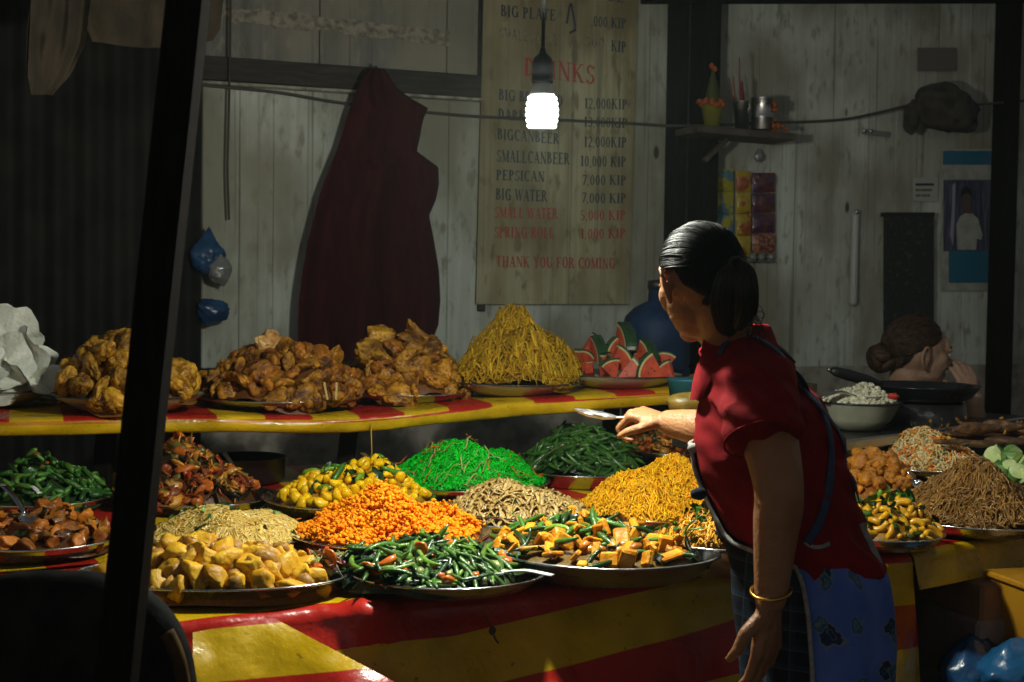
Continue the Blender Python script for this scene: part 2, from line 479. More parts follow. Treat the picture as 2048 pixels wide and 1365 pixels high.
def glyph(c):
    """strokes of one serif capital: list of quads, advance width"""
    q = []
    if c == ' ': return [], .38
    if c == 'I': return stem(.2) + serif(.2, 0) + serif(.2, 1), .42
    if c in 'LEF':
        q = stem(.2) + serif(.2, 1) + serif(.2, 0)
        if c in 'LE': q += bar(.2, .66, 0, TN) + stroke(.63, .0, .66, .27, .06)
        if c in 'EF': q += bar(.2, .64, 1 - TN, TN) + stroke(.62, 1., .62, .76, .06) + bar(.2, .5, .48, TN) + stroke(.5, .4, .5, .62, .05)
        return q, .74
    if c == 'T': return stem(.36) + serif(.36, 0) + bar(.03, .69, 1 - TN, TN) + stroke(.06, .74, .05, 1, .06) + stroke(.66, .74, .67, 1, .06), .74
    if c == 'H': return stem(.18) + stem(.68) + serif(.18, 0) + serif(.18, 1) + serif(.68, 0) + serif(.68, 1) + bar(.2, .68, .48, TN), .88
    if c == 'N': return stem(.17, w=.08) + stem(.72, w=.08) + stroke(.18, 1, .71, 0, .19) + serif(.17, 0) + serif(.72, 1) + serif(.12, 1, .2), .88
    if c == 'M': return stem(.15, w=.08) + stem(.85) + stroke(.17, 1, .5, .05, .18) + stroke(.84, 1, .5, .05, .08) + serif(.15, 0) + serif(.85, 0) + serif(.85, 1) + serif(.12, 1, .2), 1.02
    if c == 'K': return stem(.18) + serif(.18, 0) + serif(.18, 1) + stroke(.2, .4, .62, 1, .09) + stroke(.36, .56, .7, 0, .19) + serif(.64, 1, .26) + serif(.7, 0), .86
    if c == 'A': return stroke(.1, 0, .4, 1, .08) + stroke(.68, 0, .39, 1, .19) + bar(.2, .58, .3, TN) + serif(.1, 0, .22) + serif(.68, 0, .3), .82
    if c == 'Y': return stem(.4, 0, .46) + serif(.4, 0) + stroke(.4, .42, .1, 1, .18) + stroke(.4, .42, .68, 1, .08) + serif(.1, 1, .28) + serif(.68, 1, .24), .8
    if c == 'W': return stroke(.1, 1, .34, 0, .18) + stroke(.34, 0, .54, .95, .07) + stroke(.54, .95, .76, 0, .18) + stroke(.76, 0, .98, 1, .07) + serif(.1, 1, .26) + serif(.98, 1, .22), 1.1
    if c == 'O': return ringarc(.4, .5, .36, .52, TK, TN, 0, 360, 26), .82
    if c == '0': return ringarc(.3, .5, .26, .51, .15, TN, 0, 360, 22), .62
    if c == 'D': return stem(.18) + serif(.18, 0, .26) + serif(.18, 1, .26) + ringarc(.26, .5, .44, .5, TK, TN, -90, 90, 16), .8
    if c == 'U': return stem(.18, .3, 1) + serif(.18, 1) + ringarc(.42, .33, .32, .35, TK, TN, 180, 360, 14) + stem(.69, .3, 1, .08) + serif(.69, 1, .24), .84
    if c in 'CG':
        q = ringarc(.42, .5, .38, .52, TK, TN, 48, 312, 22) + stroke(.66, .68, .67, 1, .06)
        if c == 'G': q += stem(.68, .02, .44) + serif(.68, .44, .26)
        return q, .8 if c == 'C' else .88
    if c == 'B': return stem(.18) + ringarc(.28, .75, .3, .25, TK, TN, -90, 90, 12) + ringarc(.3, .27, .36, .27, TK, TN, -90, 90, 12) + bar(.08, .3, 0, SF) + bar(.08, .3, 1 - SF, SF), .74
    if c in 'PR':
        q = stem(.18) + serif(.18, 0) + bar(.05, .3, 1 - SF, SF) + ringarc(.28, .73, .34, .27, TK, TN, -90, 90, 12)
        if c == 'R': q += stroke(.38, .5, .68, 0, .19) + serif(.7, 0, .22)
        return q, .7 if c == 'P' else .82
    if c == 'S': return ringarc(.32, .75, .24, .26, .13, .08, 20, 262, 14) + ringarc(.32, .26, .27, .27, .14, .08, -160, 82, 14) + stroke(.54, .72, .55, .98, .05) + stroke(.07, .02, .08, .3, .05), .64
    if c == '1': return stem(.28) + serif(.28, 0) + stroke(.1, .82, .25, 1, .08), .5
    if c == '7': return bar(.08, .54, .9, .1) + stroke(.2, 0, .5, .92, .13) + stroke(.09, .74, .09, .95, .05), .58
    if c == '5': return bar(.14, .5, .91, .09) + stroke(.16, .55, .16, .95, .07) + ringarc(.24, .3, .3, .31, .15, TN, -140, 120, 16), .6
    if c == '2': return ringarc(.28, .73, .25, .28, .14, TN, -20, 170, 12) + stroke(.12, .06, .48, .66, .12) + bar(.06, .54, 0, .1), .6
    if c == '3': return ringarc(.27, .75, .24, .26, .14, TN, -90, 160, 12) + ringarc(.27, .27, .28, .28, .15, TN, -160, 90, 14), .6
    if c == ',': return stroke(.1, -.14, .15, .12, .1), .26
    return stroke(.12, 0, .12, .12, .12), .26
OFF_B = .034
def text_line(txt, xl, xr, yl, yr, m, hpx=22, jit=.02, skew=0):
    """letters painted between two picture marks on the board face: left/right baseline ends, cap height"""
    adv = [glyph(c)[1] for c in txt]; tot = sum(adv) + .04 * len(txt)
    A = onwall(xl, yl, OFF_B); B = onwall(xr, yr, OFF_B); H = (onwall(xl, yl - hpx, OFF_B) - A).length
    ax = (B - A) / tot; up = Vector((0, 0, H))
    g = G(); x = 0
    for ci, c in enumerate(txt):
        qs, a = glyph(c)
        jy = random.uniform(-jit, jit)
        for qi, qd in enumerate(qs):
            off = NW * (.0003 + .00006 * qi)
            P = [A + ax * (x + px_) + up * (py_ + jy) + off for px_, py_ in qd]
            n = (P[1] - P[0]).cross(P[2] - P[0])
            if n.dot(NW) < 0: P = P[::-1]
            g.add(np.array([p[:] for p in P]), np.array([[0, 1, 2, 3]]))
        x += a + .04
    return g.obj("lettering", m, board, smooth=False)
c0, c1 = wall_sz(952, 609, OFF_B), wall_sz(1259, 609, OFF_B); c2, c3 = wall_sz(967, 0, OFF_B), wall_sz(1276, 0, OFF_B)
board = empty("menu_board", wall_pt(c0[0], c0[1]), "tall yellowed menu signboard headed DRINKS with prices in KIP behind the lamp", "sign")
ztop = 2.72; kx = (c2[0] - c0[0]) / (c2[1] - c0[1]); kx2 = (c3[0] - c1[0]) / (c3[1] - c1[1])
V = []
for off in (.022, OFF_B):
    V += [wall_pt(c0[0], c0[1], off), wall_pt(c1[0], c1[1], off), wall_pt(c1[0] + kx2 * (ztop - c1[1]), ztop, off), wall_pt(c0[0] + kx * (ztop - c0[1]), ztop, off)]
g = G(); g.add(np.array([v[:] for v in V]), np.array([[4, 5, 6, 7]]), 0)
g.add(np.array([v[:] for v in V]), np.array([[3, 2, 1, 0], [0, 1, 5, 4], [1, 2, 6, 5], [2, 3, 7, 6], [3, 0, 4, 7]]), 1)
g.obj("panel", [M_board, M_edge], board, smooth=False)
for args in (
    ("LE", 1216, 1249, 2, 6, M_ink, 20), ("BIG PLATE", 1001, 1112, 33, 43, M_ink, 23), (",000 KIP", 1182, 1253, 53, 58, M_ink, 21),
    ("SMALL PLATE", 998, 1118, 76, 92, M_ink_faded, 22), ("000", 1168, 1210, 94, 97, M_ink_faded, 20), ("KIP", 1222, 1253, 103, 106, M_ink, 22),
    ("DRINKS", 1047, 1191, 153, 170, M_ink_red, 38), ("BIG BEERLAO", 997, 1126, 200, 213, M_ink, 22), ("12,000KIP", 1168, 1255, 217, 220, M_ink, 21),
    ("DARK BEER", 996, 1110, 238, 248, M_ink, 21), ("13,000KIP", 1167, 1255, 254, 256, M_ink, 20), ("BIGCANBEER", 994, 1119, 279, 289, M_ink, 22),
    ("12,000KIP", 1167, 1254, 294, 296, M_ink, 21), ("SMALLCANBEER", 993, 1140, 324, 330, M_ink, 24), ("10,000 KIP", 1160, 1253, 333, 335, M_ink, 21),
    ("PEPSICAN", 992, 1090, 361, 364, M_ink, 21), ("7,000 KIP", 1164, 1253, 370, 371, M_ink, 20), ("BIG WATER", 991, 1095, 400, 404, M_ink, 23),
    ("7,000 KIP", 1163, 1253, 406, 407, M_ink, 20), ("SMALL WATER", 989, 1116, 436, 439, M_ink_red, 22), ("5,000 KIP", 1160, 1252, 441, 441, M_ink_red, 20),
    ("SPRING ROLL", 988, 1109, 476, 477, M_ink_red, 22), ("1,000 KIP", 1160, 1252, 478, 477, M_ink_red, 20),
    ("THANK YOU FOR COMING", 992, 1231, 534, 538, M_ink_red, 22)):
    text_line(*args)
# brushed hook mark beside the first prices
pts = [onwall(x, y, OFF_B + .001) for x, y in ((1133, 48), (1141, 8), (1146, 30), (1150, 58), (1139, 66), (1152, 60))]
P = spline(pts, 26); V, F = tubes(P, .006, 4, .15, ref=NW); g = G(); g.add(V, F); g.obj("brush_mark", M_ink, board)

# ------------------------------------------------------------------ timbers of the stall
def timber(name, p0, p1, w, h, label, m=M_post, cat="post", up=(0, 1, 0)):
    g = G(); g.add(*beam(p0, p1, w, h, up=up, b=.004)); o = g.obj(name, m, smooth=False); return tag(o, label, cat)
p_top, p_bot = at(383, -60, 2.0), at(258, 1130, 2.0)
dirn = (p_bot - p_top); base = p_top + dirn * ((p_top.z - 0.0) / -dirn.z)
timber("stall_post", base, p_top + (p_top - base) * .1, .05, .06, "dark leaning wooden post in front of the trays at the near end of the stall")
p = onwall(1352, 300, .12); timber("wall_post", (p.x, p.y, 0), (p.x, p.y, 2.8), .06, .09, "thin dark upright timber between the menu board and the altar shelf", up=NW)
p = onwall(1407, 300, .16); timber("wall_post", (p.x, p.y, 0), (p.x, p.y, 2.8), .08, .125, "thick dark upright timber carrying the small altar shelf", up=NW)
p = onwall(2010, 300, .14); timber("wall_post", (p.x, p.y, 0), (p.x, p.y, 2.8), .07, .108, "dark square pillar just beside the blue poster", up=NW)
a, b = onwall(1285, -3, .18), onwall(2250, -3, .18)
timber("roof_beam", (a.x, a.y, a.z + .03), (b.x, b.y, b.z + .03), .06, .10, "dark horizontal roof beam crossing above the altar shelf", cat="beam", up=(0, 0, 1))

# ------------------------------------------------------------------ the two lamps
def emit(name, col, strength):
    m = bpy.data.materials.new(name); m.use_nodes = True
    nt, b, L = nodes_of(m)
    b.inputs["Base Color"].default_value = (.8, .8, .8, 1)
    b.inputs["Emission Color"].default_value = (*col, 1); b.inputs["Emission Strength"].default_value = strength
    return m
M_cord = mat("black_cord", (.008, .008, .008), .95, spec=.05)
M_glass = mat("frosted_lamp_base", (.75, .78, .74), .35)
M_glow = emit("glowing_tube", (.84, 1.0, .94), 7.0)
def lamp(px, py, d, watts, label):
    c = at(px, py, d)
    L = empty("hanging_lamp", c, label, "lamp")
    g = G(); n = 90; t = np.linspace(0, 1, n)
    R = .0255 + .004 * np.sin(pi * t)
    for ph in (0, pi):                       # two tubes wound into each other
        P = np.stack([c.x + R * np.cos(t * 5 * pi + ph), c.y + R * np.sin(t * 5 * pi + ph), c.z + .027 - .056 * t], -1)
        V, F = tubes(P, .0052, 8); g.add(V, F)
    V, F = tubes(np.array([[c.x + R[-1] * cos(5 * pi) * k_, c.y, c.z - .029] for k_ in np.linspace(-1, 1, 9)]), .0052, 8); g.add(V, F)
    g.obj("spiral_tube", M_glow, L)
    g = G(); V, F = lathe([(.001, .031), (.024, .031), (.026, .036), (.02, .05), (.017, .062), (.0, .064)], c); g.add(V, F); g.obj("ballast", M_glass, L)
    g = G(); V, F = lathe([(.0, .058), (.0215, .058), (.0225, .064), (.0215, .098), (.019, .108), (.008, .118), (.0045, .13), (.0, .132)], c); g.add(V, F); g.obj("socket", M_black, L)
    g = G(); V, F = tubes(np.array([[c.x, c.y, c.z + .128], [c.x + .002, c.y, c.z + .5], [c.x + .004, c.y + .01, c.z + 1.2]])[None], .0038, 8); g.add(V, F); g.obj("cord", M_cord, L)
    ld = bpy.data.lights.new("tube_light", 'POINT'); ld.energy = watts; ld.color = LAMP_COLOUR; ld.shadow_soft_size = .040
    lo = bpy.data.objects.new("tube_light", ld); COL.objects.link(lo); lo.parent = L
    return L
lamp(1084, 224, 2.92, LAMP_WATTS, "glowing spiral bulb hanging on a black cord before the menu board")
lamp(2077, 352, 3.7, LAMP_B_WATTS, "second glowing spiral bulb hanging beyond the pillar at the picture edge")

# ------------------------------------------------------------------ cables on the wall
def cable(name, pts, r, m, label, cat, n=60, sides=7):
    V, F = tubes(spline(pts, n), r, sides); g = G(); g.add(V, F); return tag(g.obj(name, m), label, cat)
cable("slack_cable", [onwall(x, y, .10) for x, y in ((380, 168), (460, 176), (560, 186), (660, 203), (760, 216), (860, 226), (960, 234), (1100, 240), (1250, 247))] +
      [onwall(x, y, .24) for x, y in ((1340, 252), (1440, 250))] + [onwall(x, y, .16) for x, y in ((1560, 246), (1680, 240), (1760, 225), (1830, 210), (1920, 212), (2048, 202), (2150, 192))],
      .0062, M_cable, "slack grey cable strung along the wall behind the lamp", "cable", 120)
cable("hanging_wire", [onwall(x, y, .05) for x, y in ((461, -40), (460, 100), (457, 250), (455, 340), (458, 440))], .0048, M_wire, "thin rusty wire hanging straight down the wall beside the corrugated sheet", "wire", 40)
# ------------------------------------------------------------------ counter, shelf and their striped plastic cloths
def stripe_mat(name, period, yel=(.72, .45, .006), red=(.52, .020, .012), rough=.3):
    m = mat(name, yel, rough, spec=.5)
    nt, b, L = nodes_of(m)
    a = nt.nodes.new("ShaderNodeAttribute"); a.attribute_name = "across"
    d = nt.nodes.new("ShaderNodeMath"); d.operation = 'DIVIDE'; L(a.outputs["Fac"], d.inputs[0]); d.inputs[1].default_value = period
    f = nt.nodes.new("ShaderNodeMath"); f.operation = 'FRACT'; L(d.outputs[0], f.inputs[0])
    r = nt.nodes.new("ShaderNodeMapRange"); L(f.outputs[0], r.inputs[0]); r.inputs[1].default_value = .494; r.inputs[2].default_value = .506
    mx = nt.nodes.new("ShaderNodeMix"); mx.data_type = 'RGBA'; L(r.outputs[0], mx.inputs[0]); mx.inputs[6].default_value = (*yel, 1); mx.inputs[7].default_value = (*red, 1)
    geo = nt.nodes.new("ShaderNodeNewGeometry")
    n = nt.nodes.new("ShaderNodeTexNoise"); n.inputs["Scale"].default_value = 7; n.inputs["Detail"].default_value = 6; L(geo.outputs["Position"], n.inputs["Vector"])
    v = nt.nodes.new("ShaderNodeMapRange"); L(n.outputs[0], v.inputs[0]); v.inputs[1].default_value = .3; v.inputs[2].default_value = .7; v.inputs[3].default_value = .55; v.inputs[4].default_value = 1.05
    hs = nt.nodes.new("ShaderNodeHueSaturation"); L(mx.outputs[2], hs.inputs["Color"]); L(v.outputs[0], hs.inputs["Value"]); 
    n3 = nt.nodes.new("ShaderNodeTexNoise"); n3.inputs["Scale"].default_value = 60; n3.inputs["Detail"].default_value = 3; L(geo.outputs["Position"], n3.inputs["Vector"])
    sp = nt.nodes.new("ShaderNodeMapRange"); L(n3.outputs[0], sp.inputs[0]); sp.inputs[1].default_value = .66; sp.inputs[2].default_value = .74; sp.inputs[4].default_value = .7
    m2 = nt.nodes.new("ShaderNodeMix"); m2.data_type = 'RGBA'; L(sp.outputs[0], m2.inputs[0]); L(hs.outputs[0], m2.inputs[6]); m2.inputs[7].default_value = (.1, .06, .01, 1)
    L(m2.outputs[2], b.inputs["Base Color"])
    rr = nt.nodes.new("ShaderNodeMapRange"); L(n.outputs[0], rr.inputs[0]); rr.inputs[1].default_value = .35; rr.inputs[2].default_value = .65; rr.inputs[3].default_value = rough - .1; rr.inputs[4].default_value = rough + .14
    L(rr.outputs[0], b.inputs["Roughness"])
    n2 = nt.nodes.new("ShaderNodeTexNoise"); n2.inputs["Scale"].default_value = 9; n2.inputs["Detail"].default_value = 7; L(geo.outputs["Position"], n2.inputs["Vector"])
    bp = nt.nodes.new("ShaderNodeBump"); bp.inputs["Strength"].default_value = .5; bp.inputs["Distance"].default_value = .02; L(n2.outputs[0], bp.inputs["Height"]); L(bp.outputs[0], b.inputs["Normal"])
    return m
M_cloth = stripe_mat("striped_plastic_cloth", .195, rough=.25)
M_cloth_b = stripe_mat("striped_plastic_cloth_back", .22)
M_cloth_s = stripe_mat("striped_plastic_cloth_shelf", .27)
M_wood = mat("raw_table_wood", (.07, .048, .03), .75, col2=(.035, .025, .017), vs=12, stretch=(1, 8, 8))

ZT = 0.75
# front edge of the counter in plan (x, y), bending away at the far end
EDGE = spline([(-2.0, 1.86, 0), (-1.3, 2.20, 0), (-.3, 2.70, 0), (.2, 2.925, 0), (.5, 3.06, 0), (.88, 3.27, 0), (1.31, 3.60, 0), (1.9, 4.02, 0)], 90)[:, :2]
_seg = np.linalg.norm(np.diff(EDGE, axis=0), axis=1); ES = np.concatenate([[0], np.cumsum(_seg)])
def edge_pt(s):
    return np.array([np.interp(s, ES, EDGE[:, 0]), np.interp(s, ES, EDGE[:, 1])])
def edge_nrm(s):
    d = unit(edge_pt(s + .05) - edge_pt(s - .05)); return np.array([-d[1], d[0]])      # towards the wall
S_REF = float(np.interp(-.12, EDGE[:, 0], ES))
S_MAX = float(ES[-1]); S_BULGE = float(np.interp(-.275, EDGE[:, 0], ES))
def s_at_x(x): return float(np.interp(x, EDGE[:, 0], ES))
S_END = s_at_x(.95)                     # where the long drape stops at the far end

def cloth_strip(s0, s1, v0, drop, ns, nv, tilt, fold, seed, lip=.02, hem=None):
    """draped sheet: from v0 behind the edge, over a rounded edge, then down `drop`; returns V, F, s, w (w>0 below the edge)"""
    V, S, W = [], [], []
    ws = np.concatenate([np.linspace(-v0, -lip, 18), np.linspace(-lip, lip * .6, 8)[1:], np.linspace(lip * .6, 1, nv)[1:]])
    for s in np.linspace(s0, s1, ns):
        e = edge_pt(s); n = edge_nrm(s)
        dr = drop if not callable(drop) else drop(s)
        for w in ws:
            ww = w if w <= lip * .6 else lip * .6 + (w - lip * .6) / (1 - lip * .6) * (dr - lip * .6)
            if ww <= -lip: vv, zz = -ww, 0.0
            elif ww <= lip * .6:
                t = (ww + lip) / (lip * 1.6) * (pi / 2); vv = lip - lip * sin(t) * 1.0; zz = -lip * (1 - cos(t))
            else:
                d = ww - lip * .6; vv = -d * (tilt if not callable(tilt) else tilt(s)); zz = -lip - d
            amp = fold * min(max(ww, 0) / .25, 1.0)
            f = amp * (noise.noise((s * 2.3 + seed, ww * 1.7, seed)) + .45 * noise.noise((s * 6.5, ww * 4 + seed, 3)) + .9 * (.35 - abs(noise.noise((s * 2.1 + ww * 2.4, ww * .8 - s * .3, seed + 8)))))
            fz = .0025 * noise.noise((s * 9 + seed, vv * 9, 1)) if ww < 0 else 0
            bu = .042 * math.exp(-((s - S_BULGE) / .055) ** 2) * math.exp(-((ww - .01) / .05) ** 2) if ww > -.08 else 0
            f += bu; zz += .35 * bu + (.010 * noise.noise((s * 30, ww * 22, 5)) * min(1, bu / .01) if bu else 0)
            p = e + n * (vv - f)
            V.append((p[0], p[1], ZT + zz + fz)); S.append(s); W.append(ww)
    nw = len(ws)
    i = np.arange(ns - 1)[:, None] * nw; j = np.arange(nw - 1)[None]
    F = np.stack([i + j, i + j + nw, i + j + nw + 1, i + j + 1], -1).reshape(-1, 4)
    return np.array(V), F, np.array(S), np.array(W)
def thicken(V, F, t=.0015):
    """second skin under a sheet so that it has thickness"""
    n = len(V)
    bm_n = np.zeros_like(V)
    e1 = V[F[:, 1]] - V[F[:, 0]]; e2 = V[F[:, 2]] - V[F[:, 0]]; fn = np.cross(e1, e2)
    for k in range(F.shape[1]): np.add.at(bm_n, F[:, k], fn)
    bm_n /= np.linalg.norm(bm_n, axis=1, keepdims=True) + 1e-12
    return np.vstack([V, V - bm_n * t]), np.vstack([F, F[:, ::-1] + n])
# the table itself
tb = empty("counter_table", (0, 3.2, 0), "long wooden serving counter under the striped plastic cloths", "table")
g = G(); V, F = [], []
ss = np.linspace(0, S_MAX, 40)
for zz in (ZT - .035, ZT - .006):
    for s in ss:
        e = edge_pt(s) + edge_nrm(s) * .03; b_ = edge_pt(s) + edge_nrm(s) * 1.95
        V += [(e[0], e[1], zz), (b_[0], b_[1], zz)]
n2 = 80
for i in range(39):
    a = 2 * i
    F += [[n2 + a, n2 + a + 2, n2 + a + 3, n2 + a + 1], [a, a + 1, a + 3, a + 2], [a, a + 2, n2 + a + 2, n2 + a], [a + 1, n2 + a + 1, n2 + a + 3, a + 3]]
g.add(V, np.array(F)); g.obj("tabletop", M_wood, tb, smooth=False)
for s in (.25, S_REF, S_END - .1, S_MAX - .2):
    for v in (.12, 1.8):
        p = edge_pt(s) + edge_nrm(s) * v
        g = G(); g.add(*bevel_box((p[0], p[1], (ZT - .036) / 2), (.06, .06, ZT - .036), .004)); g.obj("leg", M_wood, tb, smooth=False)
# front cloth: stripes run along the counter
V, F, S, W = cloth_strip(.3, S_END, .62, .74, 210, 40, lambda s: float(np.interp(s, [S_REF, s_at_x(.45), S_END], [.58, .56, .12])), .048, 1.7, .030)
S55 = s_at_x(.5); ac = W + np.where(S > S_REF, .15, .03) * (S - S_REF) - .066 - .25 * np.maximum(0, S - S55) + .016 * np.array([noise.noise((s * 1.3, 2, 5)) for s in S])
n0 = len(V); V, F = thicken(V, F)
g = G(); g.add(V, F)
o = g.obj("striped_cloth", M_cloth, attr={"across": np.concatenate([ac, ac])})
tag(o, "yellow and red striped plastic cloth draped down the front of the counter", "tablecloth")
# folded corner flap lying over it at the near end
flap = [(392, 1262), (470, 1248), (545, 1236), (620, 1276), (700, 1318), (775, 1358), (800, 1400), (560, 1420), (392, 1425)]
sA = s_at_x(-.62)
def front_pt(px, py, off):
    """point on the leaning plane of the drape"""
    e = edge_pt(sA); n = edge_nrm(sA); nn = Vector((-n[0], -n[1], .58)).normalized()
    return onplane(px, py, Vector((e[0], e[1], ZT)) + nn * off, nn)
nu, nv = 26, 16; V = []; A_ = []
for i in range(nu):
    t = i / (nu - 1)
    xt = 385 + (800 - 385) * t
    yt = np.interp(xt, [385, 470, 545, 620, 700, 775, 800], [1266, 1250, 1236, 1276, 1318, 1358, 1372])
    for j in range(nv):
        q = j / (nv - 1)
        yb = 1440
        y = yt + (yb - yt) * q
        off = .062 + .012 * noise.noise((xt * .012, y * .012, 4)) + .012 * sin(q * 2.2)
        V.append(front_pt(xt, y, off)[:]); 
        A_.append((y - (1368 - (xt - 400) * .09)) / 1100.0 + .0975)
F = np.array([[i * nv + j, i * nv + j + 1, (i + 1) * nv + j + 1, (i + 1) * nv + j] for i in range(nu - 1) for j in range(nv - 1)])
V, F = thicken(np.array(V), F[:, ::-1])
g = G(); g.add(V, F); o = g.obj("cloth_flap", M_cloth, attr={"across": np.concatenate([A_, A_])})
tag(o, "yellow folded corner of plastic cloth hanging over the front drape near the leaning post", "cloth flap")
# rear cloth: stripes run across the counter
V, S, W = [], [], []
ns, nv = 110, 30
for s in np.linspace(.3, S_END + .02, ns):
    for v in np.linspace(.56, 1.97, nv):
        p = edge_pt(s) + edge_nrm(s) * v
        V.append((p[0], p[1], ZT + .0045 + .004 * noise.noise((s * 7, v * 7, 9)) + .003)); S.append(s + .02 * v); W.append(v)
F = np.array([[i * nv + j, (i + 1) * nv + j, (i + 1) * nv + j + 1, i * nv + j + 1] for i in range(ns - 1) for j in range(nv - 1)])
V, F = thicken(np.array(V), F)
g = G(); g.add(V, F); o = g.obj("striped_cloth", M_cloth_b, attr={"across": np.concatenate([S, S])})
tag(o, "striped plastic cloth lying flat under the rear rows of trays", "tablecloth")
# far-end cloth with its shallow yellow lip
V, F, S, W = cloth_strip(S_END + .004, S_MAX - .02, 1.2, .075, 60, 8, .25, .012, 6.1)
ac = W + .022 + .0 * (S - S_END)
V, F = thicken(V, F); g = G(); g.add(V, F); o = g.obj("striped_cloth", M_cloth, attr={"across": np.concatenate([ac, ac])})
tag(o, "striped plastic cloth with a short yellow lip under the brown noodles", "tablecloth")
# hanging panel below that lip, behind the vendor
V, S, W = [], [], []
sB0, sB1 = s_at_x(.60), s_at_x(1.02)
for s in np.linspace(sB0, sB1, 30):
    for w in np.linspace(.085, .74, 20):
        p = edge_pt(s) + edge_nrm(s) * (.075 - .02 * w + .012 * noise.noise((s * 4, w * 3, 2)))
        V.append((p[0], p[1], ZT - w)); S.append(s); W.append(w)
F = np.array([[i * 20 + j, (i + 1) * 20 + j, (i + 1) * 20 + j + 1, i * 20 + j + 1] for i in range(29) for j in range(19)])
ac = np.array(W) + .12 * (np.array(S) - sB0) - .095
V, F = thicken(np.array(V), F); g = G(); g.add(V, F); o = g.obj("striped_cloth", M_cloth, attr={"across": np.concatenate([ac, ac])})
tag(o, "striped plastic panel hanging under the counter behind the vendor's skirt", "tablecloth")

# ------------------------------------------------------------------ upper shelf behind
SHF = spline([(-1.75, 3.56, .995), (-1.34, 3.71, .992), (-.9, 3.885, .990), (-.46, 4.05, .979), (-.11, 4.185, 1.003), (.35, 4.36, 1.032), (.75, 4.51, 1.05), (1.0, 4.61, 1.06)], 80)
NS = np.array([-sin(TH), cos(TH)])
def shelf_z(x): return float(np.interp(x, SHF[:, 0], SHF[:, 2]))
def shelf_pt(x, v): 
    y = float(np.interp(x, SHF[:, 0], SHF[:, 1])); return np.array([x + NS[0] * v, y + NS[1] * v])
shelf = empty("plank_shelf", (0, 4.3, 0), "raised plank shelf behind the trays, carrying fried food and fruit", "shelf")
V, F = [], []
n = len(SHF)
for dz in (-.032, -.004):
    for x, y, z in SHF:
        V += [(x + NS[0] * .012, y + NS[1] * .012, z + dz), (x + NS[0] * .5, y + NS[1] * .5, z + dz)]
for i in range(n - 1):
    a = 2 * i; b_ = 2 * n + a
    F += [[b_, b_ + 2, b_ + 3, b_ + 1], [a, a + 1, a + 3, a + 2], [a, a + 2, b_ + 2, b_], [a + 1, b_ + 1, b_ + 3, a + 3]]
g = G(); g.add(V, np.array(F)); g.obj("board", M_wood, shelf, smooth=False)
def shelf_leg(px, py, d, w):
    p = at(px, py, d); z1 = shelf_z(p.x) - .034
    q = at(px - 14, py + 85, d)
    g = G(); g.add(*beam((q.x, q.y, ZT + .008), (p.x, p.y, z1), w, .04, up=(0, 1, 0))); g.obj("leg", M_post, shelf, smooth=False)
shelf_leg(700, 850, 4.22, .05); shelf_leg(215, 850, 4.0, .05); shelf_leg(1225, 850, 4.62, .05)
# cloth over the shelf: short lip that turns under
V, S, W = [], [], []
prof = [(-.48, .004), (-.36, .004), (-.2, .004), (-.1, .004), (-.05, .004), (-.02, .004), (-.006, .0025), (.002, -.003), (.005, -.012), (.004, -.024), (.001, -.036), (-.008, -.041), (-.03, -.041)]
prof = [(v, z) for v, z in prof]
xs = np.linspace(-1.7, .95, 130)
for x in xs:
    for k, (v, z) in enumerate(prof):
        p = shelf_pt(x, -v)
        wob = .006 * noise.noise((x * 7, k * .4, 1)) + .004 * noise.noise((x * 19, k * .5, 4))
        sag = wob * (1 if k > 5 else .3)
        V.append((p[0] - NS[0] * sag, p[1] - NS[1] * sag, shelf_z(x) + z + (.004 * noise.noise((x * 9, 2, k * .3)) if k > 8 else 0) + (.002 * noise.noise((x * 8, v * 8, 1)) + .002 if k < 6 else 0)))
        S.append(x / cos(TH) + .03 * v if k < 8 else (-.03 if noise.noise((x * 2.2, 7, 3)) > -.28 else .16))
nv = len(prof)
F = np.array([[i * nv + j, (i + 1) * nv + j, (i + 1) * nv + j + 1, i * nv + j + 1] for i in range(len(xs) - 1) for j in range(nv - 1)])
ac = np.array(S) + .06
V, F = thicken(np.array(V), F[:, ::-1] * 1); g = G(); g.add(V, F); o = g.obj("striped_cloth", M_cloth_s, attr={"across": np.concatenate([ac, ac])})
tag(o, "yellow and red striped plastic cloth wrapped over the raised plank shelf", "tablecloth")
a = at(742, 848, 4.06)
V, F = tubes(np.array([[a.x, a.y, a.z], [a.x + .003, a.y, a.z - .08], [a.x, a.y + .005, a.z - .19]])[None], .0045, 6, .4); g = G(); g.add(V, F)
tag(g.obj("cloth_strip", mat("yellow_strip", (.5, .3, .02), .5)), "narrow yellow strip dangling from the shelf edge beside its leg", "strip")
